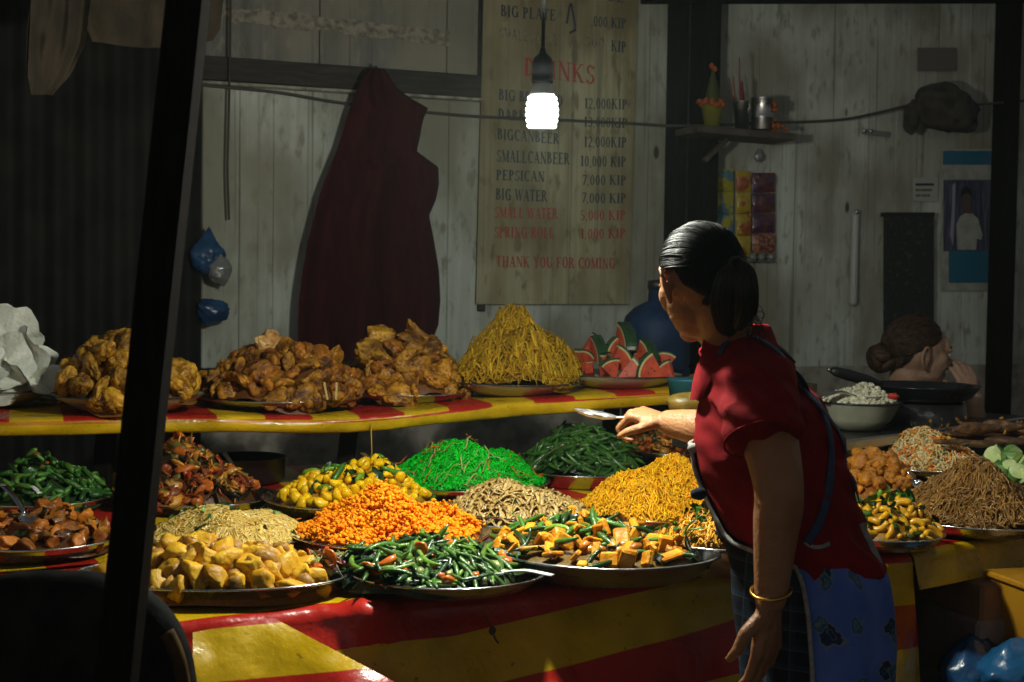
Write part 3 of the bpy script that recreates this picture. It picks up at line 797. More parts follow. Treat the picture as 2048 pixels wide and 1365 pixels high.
# ------------------------------------------------------------------ trays
M_steel = mat("brushed_steel", (.62, .62, .60), .24, 1.0, rv=.08, vs=30)
M_steel_dull = mat("worn_steel", (.45, .45, .44), .34, 1.0, rv=.1, vs=22)
M_enamel = mat("cream_enamel", (.50, .50, .38), .3, col2=(.36, .35, .25), vs=14)
M_rimdark = mat("dark_enamel_rim", (.03, .03, .04), .35)
M_spoon = mat("polished_spoon", (.75, .75, .73), .16, 1.0)
M_plastic_w = mat("white_plastic", (.68, .68, .66), .4)
def tray(l, r, yf, zrim, label, sy=1.0, D=None, m=None, rimm=None, h=None, stand=ZT + .010, cat="tray", name="steel_tray", depth_shift=0.0, base=.80):
    cxp = (l + r) / 2
    z0 = onz(cxp, yf, zrim)
    d = z0.y / (1 - sy * (r - l) / (2 * FPX)) + depth_shift
    R = (r - l) / 2 * d / FPX if D is None else D / 2
    c = onz(cxp, yf, zrim); rr = ray(cxp, yf)
    c = CAM + rr * d; c.z = zrim
    if h is None: h = zrim - stand
    zb = zrim - h
    t = empty(name, (c.x, c.y, zb), label, cat)
    prof = [(0, zb + .003), (R * base * .95, zb + .003), (R * base, zb + .005), (R * .96, zrim - .004), (R, zrim), (R * 1.02, zrim + .001), (R * 1.025, zrim - .002), (R * 1.0, zrim - .004), (R * .975, zrim - .009), (R * (base + .02), zb + .002), (R * base * .96, zb), (0, zb)]
    g = G(); V, F = lathe(prof, (c.x, c.y, 0), 72, 1, sy, .004); g.add(V, F)
    g.obj("dish", m or M_steel, t)
    P = np.array([[c.x + R * 1.022 * cos(a), c.y + R * 1.022 * sy * sin(a), zrim] for a in np.linspace(0, 2 * pi, 73)])
    g = G(); V, F = tubes(P, .0026, 6, cap=False); g.add(V, F); g.obj("rim", rimm or m or M_steel, t)
    return dict(x=c.x, y=c.y, d=d, R=R, sy=sy, zrim=zrim, zb=zb + .004, obj=t)
class Mound:
    def __init__(s, T, ytop, p=1.6, q=1.0, k=.93, lump=.012, seed=0, cx=0, px=None, rx=1.0, ry=1.0, foot=None):
        s.bk = min(1, .93 / k); s.T = T; s.cx, s.cy = T["x"] + cx, T["y"]
        s.Rx, s.Ry = T["R"] * k * rx, T["R"] * T["sy"] * k * ry
        zt = at(1024 if px is None else px, ytop, T["d"]).z
        s.z0 = T["zrim"] - .006 if foot is None else foot
        s.H = max(zt - s.z0, .01); s.p, s.q, s.lump, s.seed = p, q, lump, seed
    def h(s, x, y):
        x, y = np.asarray(x, float), np.asarray(y, float)
        dx, dy = (x - s.cx) / s.Rx, (y - s.cy) / s.Ry
        a = s.seed; th = np.arctan2(dy, dx)
        rho = np.sqrt(dx * dx + dy * dy) * (1 + .06 * np.sin(3 * th + 2 * a) + .05 * np.sin(5 * th + a))
        l = np.sin(9 * dx / 2 + a) * np.cos(7 * dy / 2 + 2 * a) + .6 * np.sin(13 * dx / 2 + 3 * a + 4 * dy)
        f = np.clip(1 - np.clip(rho, 0, 1) ** s.p, 0, 1) ** s.q
        f = f * (1 + .10 * np.sin(2.6 * dx + a) * np.cos(2.2 * dy + 2 * a) + .06 * np.sin(6.1 * dx + 3 * a) * np.cos(5.3 * dy + a))
        return s.z0 + s.H * f + s.lump * l * np.clip(1.15 - rho, 0, 1)
    def nrm(s, x, y):
        e = .008
        n = np.stack([-(s.h(x + e, y) - s.h(x - e, y)) / (2 * e), -(s.h(x, y + e) - s.h(x, y - e)) / (2 * e), np.ones_like(np.asarray(x, float))], -1)
        return n / np.linalg.norm(n, axis=-1, keepdims=True)
    def rand(s, n, rng, rmax=1.0):
        r = np.sqrt(rng.random(n)) * rmax; a = rng.random(n) * 2 * pi
        return s.cx + s.Rx * r * np.cos(a), s.cy + s.Ry * r * np.sin(a)
    def base(s, g, col, drop=.006):
        nr, na = 16, 48; V = []
        for i in range(nr):
            for j in range(na):
                r = i / (nr - 1); a = 2 * pi * j / na
                x, y = s.cx + s.Rx * r * s.bk * cos(a), s.cy + s.Ry * r * s.bk * sin(a)
                V.append((x, y, float(s.h(x, y)) - drop - (.012 if i == nr - 1 else 0)))
        F = np.array([[i * na + j, (i + 1) * na + j, (i + 1) * na + (j + 1) % na, i * na + (j + 1) % na] for i in range(nr - 1) for j in range(na)])
        g.add(V, F, 0, col)
def pick(pal, n, rng, jit=.18):
    """n colours out of [(rgb, weight)] with a value jitter"""
    w = np.array([p[1] for p in pal], float); w /= w.sum()
    c = np.array([p[0] for p in pal])[rng.choice(len(pal), n, p=w)]
    return c * (1 + jit * rng.normal(size=(n, 1))).clip(.5, 1.5)
def walk(mo, n, K, ds, rng, curl=.5, wig=.004, lift=.0, rmax=1.0, curl_n=.35):
    x, y = mo.rand(n, rng, rmax); a = rng.random(n) * 2 * pi; k = rng.normal(size=n) * curl
    ph = rng.random(n) * 6.3; P = []
    L = rng.random(n) * lift
    for i in range(K):
        z = mo.h(x, y) + L + wig * np.sin(ph + i * 1.3) + wig * .4 * rng.normal(size=n)
        P.append(np.stack([x, y, z], -1))
        a = a + k + curl_n * rng.normal(size=n)
        nx, ny = x + ds * np.cos(a), y + ds * np.sin(a)
        rho = np.sqrt(((nx - mo.cx) / mo.Rx) ** 2 + ((ny - mo.cy) / mo.Ry) ** 2)
        out = rho > 1.02
        a = np.where(out, a + 2.2, a)
        x, y = np.where(out, x + ds * np.cos(a) * .6, nx), np.where(out, y + ds * np.sin(a) * .6, ny)
    return np.stack(P, 1)
def strands(g, mo, n, K, ds, r, pal, rng, sides=4, flat=1.0, jit=.16, **kw):
    P = walk(mo, n, K, ds, rng, **kw)
    rr = r * (1 + .2 * rng.normal(size=n)).clip(.6, 1.5)
    taper = np.ones(K); taper[0] = taper[-1] = .55
    V, F = tubes(P, rr[:, None] * taper[None], sides, flat, cap=False)
    g.add(V, F, 0, np.repeat(pick(pal, n, rng, jit), K * sides, 0))
# --- small food pieces as prototypes
def p_bean(L=.06, r=.0045, bend=.4, K=7, sides=6, tip=.35):
    t = np.linspace(-.5, .5, K); P = np.stack([L * t, L * bend * (t * t - .08), 0 * t], -1)
    R = r * (1 - (np.abs(2 * t) ** 4) * (1 - tip)); return tubes(P, R, sides)
def p_leaf(L=.04, W=.016, curl=.5, seed=1):
    V = []
    for i in range(6):
        for j in range(4):
            u, v = i / 5 - .5, j / 3 - .5
            w = W * sin(pi * (i + .6) / 6.2)
            V.append((L * u, w * v, .35 * L * curl * (u * u * 2) + .3 * W * abs(v) + .004 * sin(7 * u + seed + 5 * v)))
    F = np.array([[i * 4 + j, i * 4 + j + 1, (i + 1) * 4 + j + 1, (i + 1) * 4 + j] for i in range(5) for j in range(3)])
    return np.array(V), F
def p_chunk(sx, sy, sz, seed, sub=1, cuts=7, rough=.08):
    V, F = ico(sub); r = np.random.default_rng(seed)
    for _ in range(cuts):
        n = unit(r.normal(size=3)); d = .45 + .3 * r.random()
        V = V - np.maximum(0, V @ n - d)[:, None] * n
    V = V * (1 + rough * nz(V, 2.2, seed))[:, None]
    return V * np.array([sx, sy, sz]) / np.abs(V).max(0), F
def p_blob(s, seed, sub=1, a=.35):
    V, F = ico(sub); V = V * (1 + a * nz(V, 1.4, seed) + .5 * a * nz(V, 3.1, seed + 4))[:, None]
    return V * s, F
def orient(n, ang, tilt=0.0, roll=0.0):
    """rotation with local z on n, local x at angle ang about n"""
    z = unit(n); ref = np.array([cos(ang), sin(ang), 0.0]); x = unit(ref - z * (ref @ z)); y = np.cross(z, x)
    R = np.stack([x, y, z], 1)
    ct, st = cos(tilt), sin(tilt); R = R @ np.array([[ct, 0, st], [0, 1, 0], [-st, 0, ct]])
    cr, sr = cos(roll), sin(roll); return R @ np.array([[1, 0, 0], [0, cr, -sr], [0, sr, cr]])
def scatter(g, mo, protos, n, pal, rng, lift=.004, scale=(.8, 1.2), tilt=.35, roll=6.3, rmax=.98, jit=.2, ang=None):
    x, y = mo.rand(n, rng, rmax); z = mo.h(x, y); N = mo.nrm(x, y); C = pick(pal, n, rng, jit)
    for i in range(n):
        V, F = protos[rng.integers(len(protos))]
        a = rng.random() * 6.3 if ang is None else rng.normal() * ang[1] + ang[0]
        R = orient(N[i], a, rng.normal() * tilt, (rng.random() - .5) * roll)
        g.add((V * rng.uniform(*scale)) @ R.T + np.array([x[i], y[i], z[i] + lift * rng.random()]), F, 0, C[i])
def heap(mo, n, dmin, rng, rmax=.96, tries=6000):
    """spaced points on the mound, no two nearer than dmin"""
    out = []
    for _ in range(tries):
        x, y = mo.rand(1, rng, rmax); x, y = float(x[0]), float(y[0]); z = float(mo.h(x, y)); p = np.array([x, y, z])
        if all(np.linalg.norm(p - q) > dmin for q in out): out.append(p)
        if len(out) >= n: break
    return out
def pieces(name, meshes, mo, n, dmin, rng, label, cat, group, scale=(.85, 1.15), tilt=.5, roll=6.3, sink=.0, rmax=.96, ang=None, rows=0, where=None):
    """countable pieces: one top-level object each, sharing their meshes"""
    objs = []
    for p in heap(mo, n, dmin, rng, rmax):
        me = meshes[rng.integers(len(meshes))]
        N = mo.nrm(np.array([p[0]]), np.array([p[1]]))[0]
        a = rng.random() * 6.3 if ang is None else rng.normal() * ang[1] + ang[0]
        R = orient(N, a, rng.normal() * tilt, (rng.random() - .5) * roll)
        o = link(name, me); k = rng.uniform(*scale)
        o.matrix_world = Matrix.Translation(Vector(p - N * sink)) @ Matrix(R.tolist()).to_4x4() @ Matrix.Scale(k, 4)
        tag(o, label, cat, group); objs.append(o)
    if rows:                       # single each piece out by its place in the heap, as it is seen
        seen = []
        for o in objs:
            p = o.matrix_world.translation; n = mo.nrm(np.array([p.x]), np.array([p.y]))[0]; v = CAM - p
            q = CAMROT.transposed() @ (p - CAM); px, py = q.x / -q.z, q.y / -q.z
            if n @ np.array(v[:]) / v.length > .12: seen.append((py, px, o))
            else: o["label"] = cat + " lying on the hidden far side of " + where
        seen.sort(key=lambda t: t[0]); nper = -(-len(seen) // rows)
        names = {1: ["whole"], 2: ["lower", "upper"], 3: ["bottom", "middle", "top"], 4: ["bottom", "second", "third", "top"], 5: ["bottom", "second", "middle", "fourth", "top"]}[rows]
        for r in range(rows):
            row = sorted(seen[r * nper:(r + 1) * nper], key=lambda t: t[1])
            for i, (_, _, o) in enumerate(row):
                o["label"] = f"{ORD[i]} {cat} from left, {names[r]} row of {where}"
    return objs
ORD = "first second third fourth fifth sixth seventh eighth ninth tenth eleventh twelfth thirteenth fourteenth fifteenth sixteenth seventeenth eighteenth nineteenth twentieth".split() + ["far right"] * 40
def stuff(g, name, m, label, cat):
    return tag(g.obj(name, m, colour=True), label, cat, kind="stuff")
FOOD = mat("oily_food", (1, 1, 1), .4, attr=True, col2=(.74, .64, .5), vs=160, bump=.15, bs=300, spec=.3)
FOOD_DRY = mat("dry_food", (1, 1, 1), .6, attr=True, col2=(.82, .72, .5), vs=200, bump=.12, bs=300, spec=.2)
FOOD_WET = mat("glossy_food", (1, 1, 1), .32, attr=True, col2=(.7, .64, .54), vs=120, bump=.2, bs=200, spec=.35, coat=.22)
def spoon(p_bowl, p_end, label, m=None, bw=.024, bl=.036, hw=.006, name="serving_spoon", dip=.0, sag=0.0, group=None):
    b, e = np.asarray(p_bowl, float), np.asarray(p_end, float)
    d = unit(e - b); R = frame_from(d)
    t = empty(name, tuple(b), label, "spoon", group)
    g = G(); V, F = ico(2)
    V = V * np.array([bl, bw, .012]); V[:, 2] = np.where(V[:, 2] > 0, -V[:, 2] * .78, V[:, 2])
    g.add(V @ R.T + b, F); g.obj("bowl", m or M_spoon, t)
    n0 = b + d * bl * .9 + R[:, 2] * -.001
    P = spline([n0, n0 + d * .02 + R[:, 2] * .004, (n0 + e) / 2 + R[:, 2] * (.006 - sag), e], 16)
    g = G(); V, F = tubes(P, np.linspace(.8, 1.35, 16) * hw, 8, .28, ref=R[:, 2]); g.add(V, F); g.obj("handle", m or M_spoon, t)
    return t

Z0 = ZT + .042      # rim height of a tray standing on the counter
# ------------------------------------------------------------------ counter trays, near row
def rg(s): return np.random.default_rng(s)
GR = (.035, .115, .018); GRD = (.014, .05, .012); GRL = (.12, .24, .03); ORG = (.62, .16, .012); YEL = (.66, .36, .02)
beans_p = [p_bean(.055 + .02 * i, .0042, .25 + .3 * i) for i in range(3)]
leaf_p = [p_leaf(.04, .018, .5, s) for s in (1, 2, 3)]
strip_p = [p_bean(.04, .0022, .6, 6, 4, .6), p_bean(.03, .002, .2, 5, 4, .6)]
cube_p = [p_chunk(.014, .009, .007, s) for s in range(4)]
blob_p = [p_blob(.010, s) for s in range(4)]

T = tray(690, 1100, 1180, Z0, "round steel tray nearest the cloth edge, under the mixed green beans and carrot", D=.405); T12 = T
mo = Mound(T, 1092, 1.7, 1.1, seed=2, px=800, cx=-.05, lump=.010); rng = rg(12); g = G(); mo.base(g, (.03, .05, .015))
scatter(g, mo, [p_bean(.085, .0056, .35, 8), p_bean(.1, .006, .5, 8), p_bean(.07, .0052, .2, 8)], 190, [((.05, .13, .022), 5), (GRD, 3), (GRL, 2)], rng, .016, tilt=.22)
scatter(g, mo, leaf_p, 110, [((.012, .03, .02), 4), (GRD, 2), ((.05, .02, .04), 1)], rng, .012)
scatter(g, mo, cube_p, 60, [(GRL, 2), ((.25, .3, .1), 3), ((.55, .13, .015), 3), ((.36, .34, .2), 2)], rng, .014, (1.0, 1.7))
stuff(g, "mixed_greens", FOOD_WET, "glistening stir-fried green beans with leaves and carrot chunks on the nearest tray", "stir-fry")
for k, (x, y) in enumerate(((745, 1162), (900, 1120), (715, 1150), (668, 1110))):
    pass
me_carrot = G().add(*p_chunk(.026, .015, .011, 31, 2)).mesh("carrot_piece", mat("cooked_carrot", (.62, .15, .012), .35, col2=(.5, .1, .01), vs=60))
for x, y, dz in ((742, 1160, .012), (843, 1118, .02), (770, 1142, .014)):
    p = at(x, y, T["d"] - .12 if y > 1130 else T["d"] - .04); z = float(mo.h(p.x, p.y)) + dz
    o = link("carrot_piece", me_carrot); o.location = (p.x, p.y, z); o.rotation_euler = (.3, .2 + x, x)
    tag(o, "orange carrot piece lying among the green beans of the nearest tray", "carrot piece", "carrot pieces among the mixed beans")
pb = at(1010, 1152, T["d"] - .08); pe = at(1105, 1148, T["d"] - .14)
spoon((pb.x - .03, pb.y, Z0 + .012), (pe.x, pe.y, Z0 + .016), "white spoon handle resting on the rim of the mixed green bean tray", M_plastic_w, hw=.007)

T = tray(158, 690, 1182, Z0, "wide oval steel platter at the cloth edge, under the potato chunks", sy=.60); T5 = T
M_pot = mat("oily_potato", (.70, .40, .024), .45, col2=(.52, .25, .012), vs=24, bump=.45, bs=60, rand=.2, spec=.28)
pot_me = [G().add(*p_chunk(.040, .030, .026, s, 3, 9, .16)).mesh("potato_chunk", M_pot) for s in range(20, 27)]
mo = Mound(T, 1078, 1.7, 1.0, seed=1, px=400, lump=.012, k=.9); rng = rg(5)
pieces("potato_chunk", pot_me, mo, 95, .036, rng, "yellow curried potato chunk in the heap on the oval platter", "potato chunk", "potato chunks heaped on the oval platter", (.7, 1.15), sink=.008, rows=4, where="the potato heap on the oval platter")
g = G(); mo.base(g, (.32, .16, .03), .02); scatter(g, mo, [p_chunk(.03, .022, .02, 70 + k) for k in range(3)], 60, [((.45, .24, .05), 1)], rng, -.02)
stuff(g, "potato_heap", FOOD, "lower layer of potato chunks under the heap on the oval platter", "potato heap")
M_rc = mat("red_cabbage", (.22, .05, .1), .4, col2=(.45, .4, .36), vs=60)
g = G(); rng = rg(6); P = at(650, 1140, T["d"] + .02)
for k in range(60):
    V, F = strip_p[k % 2] if k % 3 else leaf_p[k % 3]
    g.add(V @ rotm(rng).T + np.array([P.x + rng.normal() * .018, P.y + rng.normal() * .015, Z0 + .006 + .03 * rng.random()]), F, 0, pick([((.3, .18, .25), 2), ((.3, .36, .12), 2), ((.5, .45, .38), 2), ((.6, .14, .02), 1)], 1, rng)[0])
stuff(g, "shredded_salad", FOOD, "small purple and white shredded salad beside the potatoes", "salad")
o = link("carrot_piece", me_carrot); o.location = (P.x + .015, P.y - .02, Z0 + .035); o.rotation_euler = (.2, 1.2, .6); o.scale = (.9, 1, 1)
tag(o, "upright orange carrot piece standing in the purple shredded salad", "carrot piece")

T = tray(968, 1452, 1140, Z0 + .018, "large dark-rimmed steel tray under the orange tofu and long beans", D=.505, stand=ZT + .010, m=M_steel_dull); T13 = T
M_tofu = mat("curried_tofu", (.66, .29, .012), .46, col2=(.42, .13, .005), vs=28, bump=.4, bs=70, rand=.22, spec=.28)
tofu_me = []
for s in range(6):
    V, F = bevel_box((0, 0, 0), (.052 - .004 * s % 3, .03, .016), .004); gg = G(); gg.add(V * (1 + .06 * nz(V, 30, s))[:, None], F); tofu_me.append(gg.mesh("tofu_chunk", M_tofu, smooth=False))
    V, F = bevel_box((0, 0, 0), (.04 + .004 * s, .024, .009), .003); gg = G(); gg.add((V + np.array([0, 0, .18]) * (V[:, :1] ** 2) * 30 * .3) * (1 + .08 * nz(V, 40, s + 9))[:, None], F); tofu_me.append(gg.mesh("tofu_chunk", M_tofu, smooth=False))
mo = Mound(T, 1055, 1.9, 1.0, seed=3, px=1150, cx=-.02, k=.9, lump=.008); rng = rg(13)
g = G(); mo.base(g, (.12, .07, .015))
scatter(g, mo, [p_bean(.1, .0062, .5, 9), p_bean(.085, .006, .8, 9), p_bean(.07, .0058, .2, 9)], 42, [((.045, .14, .02), 4), (GRD, 2), (GRL, 1)], rng, .024, tilt=.25)
scatter(g, mo, leaf_p, 50, [(GRD, 2), ((.01, .035, .015), 2)], rng, .014)
scatter(g, mo, cube_p, 70, [((.55, .25, .03), 2), ((.4, .13, .01), 1)], rng, .01, (.8, 1.6))
scatter(g, mo, [p_bean(.1, .0066, .5, 9, 7), p_bean(.085, .0064, .7, 9, 7)], 22, [((.045, .15, .02), 4), ((.08, .2, .025), 2)], rng, .012, tilt=.15, rmax=.6)
stuff(g, "long_beans", FOOD_WET, "long green beans and leaves mixed under the orange tofu chunks", "beans")
pieces("tofu_chunk", tofu_me, mo, 84, .027, rng, "orange curried tofu chunk among the long beans", "tofu chunk", "orange tofu chunks on the large tray", (.65, 1.15), tilt=.8, sink=-.008, rows=4, where="the heap on the large tofu tray")
pb = at(1350, 1092, T["d"] - .02); pe = at(1438, 1078, T["d"] - .04)
spoon((pb.x - .02, pb.y, T["zrim"] + .012), (pe.x, pe.y, T["zrim"] + .028), "white plastic spoon with blue marks lying across the tofu tray", mat("blue_marked_plastic", (.72, .74, .72), .4, col2=(.1, .35, .5), vs=45, vbias=(.58, .64)), .02, .035, .008)

# ------------------------------------------------------------------ middle row
T = tray(575, 985, 1100, Z0 + .012, "round steel tray under the crumbly bright orange rice", D=.45, stand=ZT + .010); T9 = T
rng = rg(9); g = G(); mo = Mound(T, 1008, 1.6, 1.0, seed=5, px=760, lump=.020, k=.94); mo.base(g, (.62, .17, .002), .016); scatter(g, mo, [p_blob(.0068, s, 1, .9) for s in range(6)], 1500, [((.90, .30, .001), 6), ((.86, .24, .001), 3)], rng, .004, (.4, 1.1), jit=.06)
crumb = [p_blob(.0072, s, 1, .9) for s in range(8)]
cx_, cy_ = mo.rand(260, rng, .97)
for x_, y_ in zip(cx_, cy_):                       # loose clumps of small crumbs
    cc = pick([((.90, .30, .001), 6), ((.88, .26, .001), 3), ((.92, .36, .002), 2)], 1, rng, .05)[0]; rad_ = rng.uniform(.004, .011); top_ = rng.random() * .012
    for _ in range(13):
        V, F = crumb[rng.integers(8)]; d_ = rng.normal(size=3) * rad_
        g.add((V * rng.uniform(.3, .75)) @ rotm(rng).T + np.array([x_ + d_[0], y_ + d_[1], float(mo.h(x_ + d_[0], y_ + d_[1])) + top_ + abs(d_[2]) * .7]), F, 0, cc * rng.uniform(.93, 1.06))
mo2 = Mound(T, 1042, 1.5, 1, seed=2, px=640, cx=-.115, rx=.34, ry=.4, lump=.006); scatter(g, mo2, crumb, 240, [((.80, .24, .002), 5), ((.72, .16, .002), 3)], rng, .01, (.5, 1.4), jit=.1)
mo2 = Mound(T, 1050, 1.5, 1, seed=4, px=925, cx=.11, rx=.3, ry=.4, lump=.006); scatter(g, mo2, crumb, 200, [((.80, .24, .002), 5), ((.72, .16, .002), 3)], rng, .01, (.5, 1.4), jit=.1)
stuff(g, "orange_rice", FOOD_DRY, "crumbly bright orange rice heaped in the middle of the counter", "rice")

T = tray(288, 632, 1108, Z0 + .004, "round steel tray under the pale glass noodles with herbs", D=.36, depth_shift=.04); T4 = T
g = G(); rng = rg(4); mo = Mound(T, 1018, 1.9, 1.0, seed=1, px=440, k=.97, lump=.008); mo.base(g, (.58, .40, .10), .002)
strands(g, mo, 2200, 16, .012, .0016, [((.68, .48, .12), 4), ((.60, .40, .08), 3), ((.74, .56, .18), 2)], rng, 4, curl=.12, curl_n=.10, wig=.0018, lift=.006, jit=.10)
scatter(g, mo, leaf_p, 34, [((.03, .09, .02), 3), (GRD, 2), (GRL, 1)], rng, .012, (.4, .9)); scatter(g, mo, strip_p, 24, [(ORG, 2), (GR, 2)], rng, .012, (.6, 1))
stuff(g, "glass_noodles", FOOD_WET, "pale glossy glass noodles with green herbs heaped behind the potatoes", "noodles")

T = tray(880, 1180, 1056, Z0, "round steel tray under the wide tan noodles", D=.37); T10 = T
g = G(); rng = rg(10); mo = Mound(T, 985, 1.9, 1.0, seed=3, px=1020, k=.95, lump=.008); mo.base(g, (.40, .26, .09), .003)
strands(g, mo, 400, 16, .009, .0056, [((.52, .36, .13), 4), ((.44, .28, .08), 3), ((.60, .44, .18), 2)], rng, 5, .32, curl=.28, curl_n=.30, wig=.008, lift=.020)
scatter(g, mo, strip_p, 70, [(GR, 3), (GRL, 2), (ORG, 2)], rng, .016, (.5, 1.0)); scatter(g, mo, leaf_p, 26, [(GRD, 2), (GR, 2)], rng, .014, (.3, .7))
stuff(g, "wide_noodles", FOOD_WET, "wide tan noodles tossed with green scallion and carrot shreds", "noodles")
pb = at(935, 1058, T["d"] - .12); pe = at(1035, 1050, T["d"] - .17)
spoon((pb.x - .03, pb.y, Z0 + .010), (pe.x, pe.y, Z0 + .014), "flat steel spoon handle on the rim before the wide tan noodles", None, hw=.007)

T = tray(1150, 1462, 1044, Z0, "round steel tray under the thin yellow noodles near the vendor's apron", D=.40); T11 = T
g = G(); rng = rg(11); mo = Mound(T, 930, 1.6, 1.0, seed=6, px=1320, k=.97, lump=.018); mo.base(g, (.72, .34, .006), .002)
strands(g, mo, 2100, 9, .0075, .0016, [((.86, .46, .008), 5), ((.78, .37, .006), 3), ((.90, .55, .02), 2)], rng, 4, curl=.5, curl_n=.5, wig=.006, lift=.014)
stuff(g, "thin_noodles", FOOD_DRY, "mound of thin bright yellow noodles before the vendor", "noodles")

T = tray(1328, 1560, 1100, Z0 + .034, "small steel tray under the yellow noodles with chopped greens", D=.26, stand=ZT + .010); T14 = T
g = G(); rng = rg(14); mo = Mound(T, 1005, 1.6, 1.0, seed=2, px=1420, k=.97, lump=.008); mo.base(g, (.45, .2, .015))
strands(g, mo, 420, 9, .008, .0019, [(YEL, 4), ((.64, .25, .012), 3)], rng, 4, curl=.5, curl_n=.5, wig=.005, lift=.012)
scatter(g, mo, leaf_p, 60, [(GR, 3), ((.05, .17, .02), 3)], rng, .02, (.5, .9)); scatter(g, mo, strip_p, 40, [(GRL, 2), (GR, 2), (ORG, 1)], rng, .02)
stuff(g, "herb_noodles", FOOD_WET, "yellow noodles topped with chopped green herbs beside the apron", "noodles")

T = tray(-85, 228, 1102, Z0 + .004, "steel tray under the dark braised meat at the near end", D=.36); T2 = T
M_meat = mat("braised_meat", (.42, .13, .010), .38, col2=(.15, .034, .005), vs=24, bump=.6, bs=55, rand=.4, coat=.15, spec=.3)
meat_me = [G().add(*p_chunk(.034, .022, .02, s, 3, 6, .25)).mesh("meat_chunk", M_meat) for s in range(50, 56)]
mo = Mound(T, 1025, 1.8, 1.0, seed=4, px=100, k=.93, lump=.01); rng = rg(2)
pieces("meat_chunk", meat_me, mo, 50, .036, rng, "glossy brown braised meat chunk on the tray at the near end", "meat chunk", "braised meat chunks at the near end", (.75, 1.2), sink=.004, rows=3, where="the braised meat at the near end")
g = G(); mo.base(g, (.08, .03, .01), .012); scatter(g, mo, leaf_p, 60, [((.12, .05, .02), 2), ((.35, .16, .03), 2), ((.03, .05, .02), 1)], rng, .01)
stuff(g, "meat_gravy", FOOD_WET, "dark gravy and leaves under the braised meat chunks", "gravy")
pb = at(60, 1075, T["d"] - .06); pe = at(75, 1040, T["d"] + .05)
spoon((pb.x, pb.y, Z0 + .05), (pe.x - .08, pe.y, Z0 + .11), "steel spoon stuck in the braised meat with a bright glint")

# ------------------------------------------------------------------ back row
T = tray(-62, 222, 1014, Z0, "steel tray under the chopped green vegetables at the near end", D=.375); T1 = T
g = G(); rng = rg(1); mo = Mound(T, 935, 1.8, 1.0, seed=5, px=80, k=.93, lump=.010); mo.base(g, (.02, .05, .015))
scatter(g, mo, [p_bean(.06, .0075, .3, 7), p_bean(.045, .007, .1, 7), p_bean(.035, .008, .1, 6)], 230, [((.05, .17, .025), 5), ((.10, .25, .035), 3), ((.02, .08, .018), 3)], rng, .022, tilt=.35)
scatter(g, mo, leaf_p, 60, [((.03, .12, .02), 3), ((.02, .07, .02), 3)], rng, .014); scatter(g, mo, cube_p, 8, [((.5, .12, .02), 1)], rng, .014)
stuff(g, "chopped_greens", FOOD_WET, "chopped green vegetable stalks on the tray at the near end", "greens")
pb = at(40, 972, T["d"] - .1); pe = at(80, 990, T["d"] - .16)
spoon((pb.x, pb.y, Z0 + .052), (pe.x, pe.y, Z0 + .030), "white spoon bowl poking out of the chopped green vegetables", M_plastic_w, .018, .03)

T = tray(262, 552, 1014, Z0, "round steel tray under the red and orange stir-fry beside the leaning post", D=.38); T3 = T
g = G(); rng = rg(3); mo = Mound(T, 892, 1.3, 1.0, seed=3, px=380, cx=-.04, k=.95, lump=.012); mo.base(g, (.10, .035, .01))
warm = [((.46, .12, .014), 4), ((.34, .055, .015), 3), ((.55, .25, .03), 3), ((.03, .025, .012), 2), ((.14, .11, .02), 2), ((.2, .05, .02), 2)]
scatter(g, mo, leaf_p + [p_leaf(.05, .022, .9, 8)], 130, warm, rng, .020, (.7, 1.2), tilt=.5); scatter(g, mo, strip_p, 140, warm, rng, .022, (1, 1.6)); scatter(g, mo, [(p_blob(.019, s_, 2, .9)[0] * np.array([1, .7, .4]), p_blob(.019, s_, 2, .9)[1]) for s_ in range(6)] + [p_chunk(.026, .014, .006, 80 + s_, 2) for s_ in range(4)], 170, warm, rng, .014, (.7, 1.5))
stuff(g, "red_stirfry", FOOD_WET, "spicy red and orange vegetable stir-fry heaped behind the glass noodles", "stir-fry")
pb = at(480, 985, T["d"] + .0); pe = at(447, 905, T["d"] + .12)
spoon((pb.x, pb.y, Z0 + .04), tuple(pe), "dark spoon handle leaning out of the red stir-fry", mat("dark_spoon", (.03, .025, .02), .4))
a = at(492, 950, 4.27)
t = empty("saucepan", (a.x, a.y, ZT + .01), "dark saucepan standing behind the red stir-fry", "pan")
g = G(); V, F = lathe([(0, ZT + .012), (.10, ZT + .012), (.115, ZT + .02), (.118, ZT + .085), (.122, ZT + .088), (.114, ZT + .088), (.111, ZT + .022), (0, ZT + .018)], (a.x, a.y, 0), 40); g.add(V, F); g.obj("body", M_black, t)

T = tray(530, 866, 1020, Z0 + .008, "round steel tray under the yellow pasta shells", D=.445, stand=ZT + .010); T6 = T
g = G(); rng = rg(66); mo = Mound(T, 928, 1.7, 1.0, seed=6, px=690, cx=.012, k=.9, lump=.008); mo.base(g, (.40, .22, .02))
M_shell = mat("pasta_shell", (.88, .54, .004), .38, col2=(.76, .42, .003), vs=50, rand=.12, coat=.1, spec=.3)
shell_me = []
for s in range(6):
    V, F = ico(2); r = rg(s)
    V = V * np.array([1, .72, .66]); V[:, 2] += .35 * V[:, 0] ** 2; V *= (1 + .22 * nz(V, 1.8, s))[:, None]
    V[:, 1] -= .35 * np.exp(-((V[:, 0]) ** 2 + (V[:, 2] - .7) ** 2) * 6)
    shell_me.append(G().add(V * .0190, F).mesh("pasta_shell", M_shell))
pieces("pasta_shell", shell_me, mo, 200, .0235, rng, "plump yellow pasta shell in the heap beside the green noodles", "pasta shell", "yellow pasta shells on one tray", (.75, 1.15), sink=-.002, tilt=.8)
